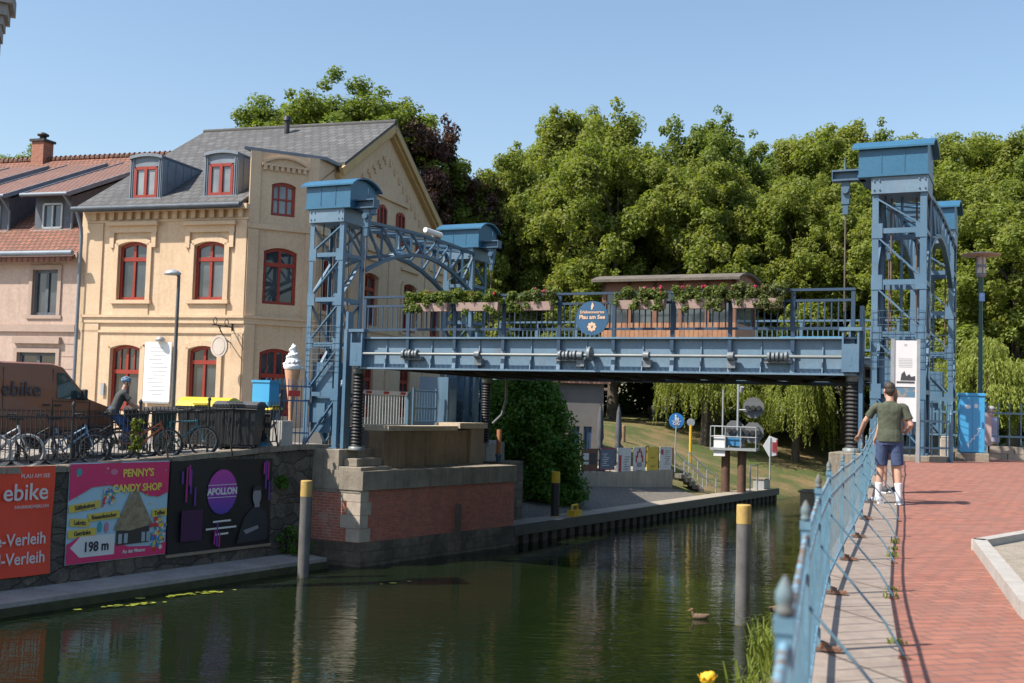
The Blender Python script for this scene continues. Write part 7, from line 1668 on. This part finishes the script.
# ------------------------------------------------------------------ trees
BARK = pm('bark', (.12, .095, .07), (.06, .048, .036), 5, .95, bs=.8, bscale=18, streak=.4)
LIND = leaf('linden_leaf', (.150, .200, .040), (.265, .305, .070), (.220, .240, .060), .5)
LIND2 = leaf('linden_leaf_deep', (.115, .172, .036), (.205, .258, .058), (.170, .205, .050), .48)
BEECH = leaf('copper_leaf', (.060, .030, .032), (.11, .055, .050), (.08, .05, .036), .3)
BUSHL = leaf('bush_leaf', (.06, .15, .022), (.13, .24, .04), (.08, .17, .026), .4)
WILL = leaf('willow_leaf', (.19, .24, .045), (.32, .35, .08), (.25, .28, .06), .45)
def crown_lobes(g, H, Wd, base, nl):
    """centres and radii of the big boughs filling a crown of height H and half width Wd"""
    out = []
    for k in range(nl):
        t = (k + .5) / nl; z = base + (H - base) * (0.06 + .90 * t)
        prof = math.sin(math.pi * min(1, (0.16 + .74 * t))) ** .5
        r = Wd * prof * math.sqrt(g.uniform(.12, .95)) * (0.85 if t > .9 else 1); a = k * 2.4 + g.uniform(-.8, .8)
        out.append((r * math.cos(a), r * math.sin(a), z + g.uniform(-.6, .6), Wd * g.choice((.18, .22, .26, .30, .34))))
    out.append((0, 0, H - Wd * .3, Wd * .26)); return out
def tree_proto(H, Wd, base, nl, seed, per, size, mat, npuff=26, trunk=.45, pr=(.12, .22)):
    g = random.Random(seed); L = crown_lobes(g, H, Wd, base, nl); puffs = []
    for (x, y, z, r) in L:
        for k in range(npuff):
            u = g.uniform(-.6, 1); a = g.uniform(0, 6.283); s = math.sqrt(1 - u * u); rr = r * (g.uniform(.55, 1.1) if g.random() < .85 else g.uniform(1.1, 1.55))
            puffs.append((x + rr * s * math.cos(a), y + rr * s * math.sin(a), z + rr * u * 1.05, Wd * g.uniform(*pr) * g.choice((.6, .8, 1, 1.15))))
    T = bpy.data.objects.new('linden_tree', None); COL.objects.link(T)
    mb = MB(); mb.tube([(0, 0, -.6), (.05, 0, base * .6), (.1, .1, base + (H - base) * .35), (0, .1, H * .82)], [trunk, trunk * .75, trunk * .5, .06], 10)
    for (x, y, z, r) in L[::2]: mb.tube([(0, 0, max(base * .8, z - r * 2.0)), (x * .5, y * .5, z - r * .8), (x, y, z)], [trunk * .32, trunk * .2, .04], 6)
    mb.build('trunk', BARK, T, world=False)
    leaves('crown', puffs, per, size, seed, mat, T)
    return T
P_A = tree_proto(21.5, 6.6, 2.6, 44, 11, 135, .125, LIND, 22, pr=(.075, .15))
P_B = tree_proto(19.5, 6.0, 2.4, 40, 23, 135, .125, LIND2, 22, pr=(.075, .15))
P_C = tree_proto(15.5, 5.4, 1.8, 34, 37, 125, .115, LIND, 22, pr=(.075, .15))
P_D = tree_proto(15.5, 5.2, 6.6, 26, 43, 125, .12, LIND2, 22, pr=(.075, .15))
def X_at(px, Y): return (px - 512) / 1140 * Y
first = {}
def plant(proto, x, y, z, h_scale, w_scale, rz, label, group='tall lindens behind the bridge', name='linden_tree'):
    if id(proto) not in first: first[id(proto)] = 1; o = proto
    else: o = copy_tree(proto)
    o.name = name; o.location = (x, y, z); o.rotation_euler = (0, 0, rz); o.scale = (w_scale, w_scale, h_scale); tag(o, label, 'tree', group); return o
plant(P_A, X_at(585, 90), 90, 1.5, 1.07, 1.10, 0.3, 'tallest linden, standing left of the middle behind the pavilion')
plant(P_B, X_at(700, 88), 88, 1.4, 1.11, 1.05, 2.0, 'linden behind the pavilion roof, second from the left in the row')
plant(P_A, X_at(822, 90), 90, 1.5, 1.04, 1.08, 2.2, 'linden left of the right bridge tower, behind its hanging cable')
plant(P_B, X_at(905, 86), 86, 1.2, 1.06, 1.05, 4.1, 'linden rising directly behind the right bridge towers')
plant(P_A, X_at(980, 76), 76, .9, .91, .95, 4.4, 'linden right of the right bridge towers behind the green street lamp')
plant(P_B, X_at(1080, 70), 70, .6, .96, .95, 1.0, 'linden cut off by the right edge')
plant(P_C, X_at(515, 84), 84, 1.4, 1.12, .92, .6, 'lower linden at the left end of the row beside the back left tower')
plant(P_C, X_at(615, 80), 80, 1.2, 1.14, 1.12, 3.0, 'broad lower linden in front of the tallest one')
plant(P_D, X_at(572, 84), 84, 1.2, 1.1, 1.0, 4.2, 'linden with a high crown in front of the tallest one')
plant(P_C, X_at(715, 80), 80, 1.2, 1.06, 1.05, 1.2, 'broad lower linden behind the right half of the pavilion roof')
plant(P_C, X_at(800, 79), 79, 1.2, 1.02, 1.0, 5.0, 'lower linden behind the rightmost flower box')
plant(P_C, X_at(940, 68), 68, .6, .94, .95, 2.7, 'lower dark linden between the right towers and the willow')
plant(P_C, X_at(1015, 63), 63, .5, .80, .95, 4.2, 'lower linden behind the weeping willow at the right edge')
plant(P_B, X_at(762, 104), 104, 1.8, 1.16, 1.25, 5.2, 'far linden filling the gap in the middle of the row')
plant(P_B, X_at(866, 104), 104, 1.8, 1.08, 1.25, 3.3, 'far linden behind the ones at the right tower')
plant(P_A, X_at(545, 108), 108, 1.8, 1.14, 1.15, 1.6, 'far linden behind the left end of the row')
plant(P_B, X_at(655, 108), 108, 1.8, 1.12, 1.35, .4, 'far linden behind the tallest one')
# trees behind the ochre house
t1 = tree_proto(24, 6.8, 6, 38, 51, 150, .115, LIND2, 22, pr=(.07, .14)); t1.name = 'green_tree'; t1.location = (X_at(340, 82), 82, 0); t1.scale = (1.30, 1.30, .97); tag(t1, 'big green tree rising behind the roof ridge of the ochre house', 'tree')
t2 = copy_tree(t1, (X_at(272, 88), 88, 0), 1.3, (.80, .80, .90), 'smaller green tree at the left behind the grey roof ridge'); t2.name = 'green_tree'
t3 = copy_tree(t1, (X_at(0, 90), 90, 0), 2.0, (.75, .75, .83), 'green treetop behind the red roof at the left edge'); t3.name = 'green_tree'
c1_ = tree_proto(20, 4.6, 4, 30, 61, 66, .15, BEECH, 18, pr=(.09, .18)); c1_.name = 'copper_beech'; c1_.location = (X_at(412, 80), 80, .8); c1_.scale = (.82, .82, 1.0); tag(c1_, 'dark purple copper beech right of the gable of the ochre house', 'tree', 'copper beeches behind the house')
c2_ = copy_tree(c1_, (X_at(457, 84), 84, .8), 2.1, (.85, .85, .88), 'lower dark purple copper beech above the back left tower'); c2_.name = 'copper_beech'
gt = copy_tree(P_C, (X_at(448, 74), 74, .8), 1.9, (.8, .8, .66), 'small pale linden between the gable and the back left tower'); gt.name = 'linden_tree'; gt['group'] = 'tall lindens behind the bridge'
# dense understorey that closes the view under the crowns
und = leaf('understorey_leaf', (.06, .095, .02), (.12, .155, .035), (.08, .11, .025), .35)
g = random.Random(77)
def bush(loc, rx, ry, h, seed, label, mat, per=70, size=.09, n=60, name='bush', group=None):
    g = random.Random(seed); pf = []
    for k in range(n):
        a = g.uniform(0, 6.283); u = g.random() ** .5; z = g.random(); s = math.sqrt(max(.05, 1 - (z * .95) ** 2.2)) * u
        pf.append((rx * s * math.cos(a), ry * s * math.sin(a), z * h, g.uniform(.12, .2) * min(rx + ry, 2.5 * h) * .9))
    T = thing(name, loc, label, 'bush', group)
    mb = MB()
    for k in range(5): a = k * 1.3; mb.tube([(.1 * math.cos(a), .1 * math.sin(a), -.8), (rx * .35 * math.cos(a), ry * .35 * math.sin(a), h * .6)], [.07, .02], 6)
    mb.build('stems', BARK, T, world=False); leaves('foliage', pf, per, size, seed, mat, T); return T
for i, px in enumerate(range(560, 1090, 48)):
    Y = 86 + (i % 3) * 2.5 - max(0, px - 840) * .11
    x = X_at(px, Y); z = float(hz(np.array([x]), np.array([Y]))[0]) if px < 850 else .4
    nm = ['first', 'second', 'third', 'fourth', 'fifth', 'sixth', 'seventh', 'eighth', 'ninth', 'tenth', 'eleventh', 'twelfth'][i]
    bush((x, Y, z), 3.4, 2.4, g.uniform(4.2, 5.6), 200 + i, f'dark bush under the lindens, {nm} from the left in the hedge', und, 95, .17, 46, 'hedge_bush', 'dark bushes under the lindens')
bush((0.75, 44.6, -2.0), 1.95, 1.5, 4.35, 301, 'large dark green bush on the bank right behind the left end of the bridge', BUSHL, 330, .075, 170, 'bush')
bush((-.2, 46.5, -1.6), 2.0, 1.8, 4.2, 302, 'smaller dark bush behind the large one at the grey house', BUSHL, 160, .07, 60, 'bush')
bush((-2.0, 52, -.5), 2.6, 2.0, 6.0, 303, 'pale green shrub seen through the back left tower', LIND, 160, .10, 70, 'bush')
# weeping willows
def willow(loc, H, Wd, seed, label, n=420, low=.6):
    g = np.random.default_rng(seed); T = thing('weeping_willow', loc, label, 'tree', 'weeping willows by the canal'); V = []
    mb = MB(); mb.tube([(0, 0, -.8), (.1, 0, H * .35), (.3, .2, H * .8)], [.32, .25, .08], 8)
    tops = []
    for k in range(34):
        a = g.uniform(0, 6.28); r = Wd * math.sqrt(g.uniform(.02, .85)); z = H * (1 - .55 * (r / Wd) ** 2) - g.uniform(0, 1.1) * H / 6; tops.append((r * math.cos(a), r * math.sin(a), z)); 
        if k < 9: mb.tube([(.15, .1, H * .35), (tops[-1][0] * .5, tops[-1][1] * .5, z * .85), tops[-1]], [.12, .07, .02], 5)
    mb.build('trunk', BARK, T, world=False)
    tops = np.array(tops)
    for s in range(n):
        c = tops[g.integers(len(tops))]; a = g.uniform(0, 6.28); rad = Wd * .22 * math.sqrt(g.random()); p = c + np.array([rad * math.cos(a), rad * math.sin(a), .25 - rad * rad * .22]); d = np.array([p[0], p[1], 0]); d /= max(.1, np.linalg.norm(d))
        ci = int(abs(c[0] * 7.3 + c[1] * 3.1) * 10) % 7; L = max(.5, (p[2] - low * g.uniform(.3, 1.6)) * (.35 + .09 * ci) * g.uniform(.6, 1.1)); m = int(L / .085)
        for i in range(m):
            t = i / m; q = p + d * .5 * math.sqrt(t) + np.array([0, 0, .12 * t - L * t]) + g.normal(size=3) * .035
            lv = np.array([g.normal() * .5 + d[0] * .5, g.normal() * .5 + d[1] * .5, -1.0]); lv /= np.linalg.norm(lv); sd = np.cross(lv, g.normal(size=3)); sd /= np.linalg.norm(sd)
            ln, w = g.uniform(.10, .19), g.uniform(.022, .036); V += [q - lv * ln * .4, q + sd * w, q + lv * ln, q - sd * w]
    raw_quads('crown', np.array(V), WILL, T); return T
def gz(x, y): return float(hz(np.array([x]), np.array([y]))[0])
def wl(px, Y, H, Wd, seed, label, n, low=.9): x = X_at(px, Y); willow((x, Y, gz(x, Y) if px < 840 else .36), H, Wd, seed, label, n, low)
wl(706, 74, 7.4, 3.0, 401, 'weeping willow seen under the bridge left of the octagonal signals', 800, 1.9)
wl(797, 75, 7.2, 2.7, 402, 'weeping willow seen under the bridge right of the octagonal signals', 650, .7)
wl(845, 78, 7.0, 2.0, 403, 'narrow weeping willow behind the right bellows', 260, 2.0)
wl(988, 48, 4.35, 2.2, 404, 'yellow green weeping willow behind the blue cabinet and street lamp', 900, .3)
wl(1050, 53, 4.7, 2.2, 405, 'weeping willow cut off by the right edge', 600, .3)
# weeds on the left quay
tuft2 = lambda p, s, h, lab: tag(raw_quads('weed', np.zeros((4, 3)), GRASSL), lab, 'weed')
def weed(loc, h, w, seed, label, mat=None):
    g = random.Random(seed); T = thing('weed', loc, label, 'plant', 'weeds on the quay walls'); pf = [(g.uniform(-w, w), g.uniform(-w, w), g.uniform(.03, h), g.uniform(.05, .10) * (1.2 - .5 * k / 24)) for k in range(24)]
    mb = MB(); mb.tube([(0, 0, -.06), (.02, 0, h)], [.012, .004], 5); mb.build('stem', BARK, T, world=False)
    leaves('foliage', pf, 26, .035, seed, mat or GRASSL, T)
weed(tuple(QF(4.05, -.12, 0)), .75, .09, 501, 'tall yellow green weed growing through the fence above the candy banner')
for i_, (yy, h_) in enumerate(((6.7, .06), (8.4, .09), (8.8, .05), (10.9, .10), (11.5, .07), (12.1, .10))):
    k_ = [j for j in range(len(edge1) - 1) if edge1[j][1] <= yy < edge1[j + 1][1]][0]; t_ = (yy - edge1[k_][1]) / (edge1[k_ + 1][1] - edge1[k_][1]); xx = edge1[k_][0] + t_ * (edge1[k_ + 1][0] - edge1[k_][0])
    o_ = tuft((xx, yy, zr(yy)), 14, h_ * .7, 600 + i_, 'small weed growing in the joint between granite strip and brick path', name='joint_weed', spread=.06); o_['group'] = 'weeds in the paving joint'
weed(tuple(QF(9.3, .35, -2.8)), .5, .35, 502, 'green weeds at the foot of the abutment by the towpath', BUSHL)
weed(tuple(QF(9.0, .2, -2.8)), .8, .22, 503, 'leafy weed in the corner right of the black banner', BUSHL)
weed(tuple(QF(8.75, .12, -1.0)), .3, .15, 504, 'small fern growing from the wall beside the black banner', BUSHL)
# thin column standing in for a building's cornice, shaped to cast little shadow
q = QF(.9, -6.0, -.05)
col = thing('cornice_stand_in', tuple(q), 'slim grey stand-in column for a stepped cornice corner cut off at the upper left', 'column')
cx0 = V3((-11.95, 25.0, -.3)); col.location = cx0; col.matrix_basis = Matrix.Translation(cx0)
mb = MB(); mb.lathe((0, 0, 0), [(.5, 0), (.5, .4), (.3, .6), (.24, 3), (.22, 8.8)], 14); mb.build('shaft', pm('cornice_grey', (.30, .29, .28), (.22, .215, .21), 3, .8), col, world=False)
mb = MB()
for r_, z0, z1 in ((.27, 8.6, 8.7), (.30, 9.2, 9.5), (.34, 9.5, 9.75), (.38, 9.75, 9.95), (.46, 9.95, 10.2), (.56, 10.2, 10.55)): mb.box((0, 0, (z0 + z1) / 2), (r_ * 2, r_ * 2, z1 - z0 - .004), R(20))
mb.build('capital', MATS['cornice_grey'], col, world=False)
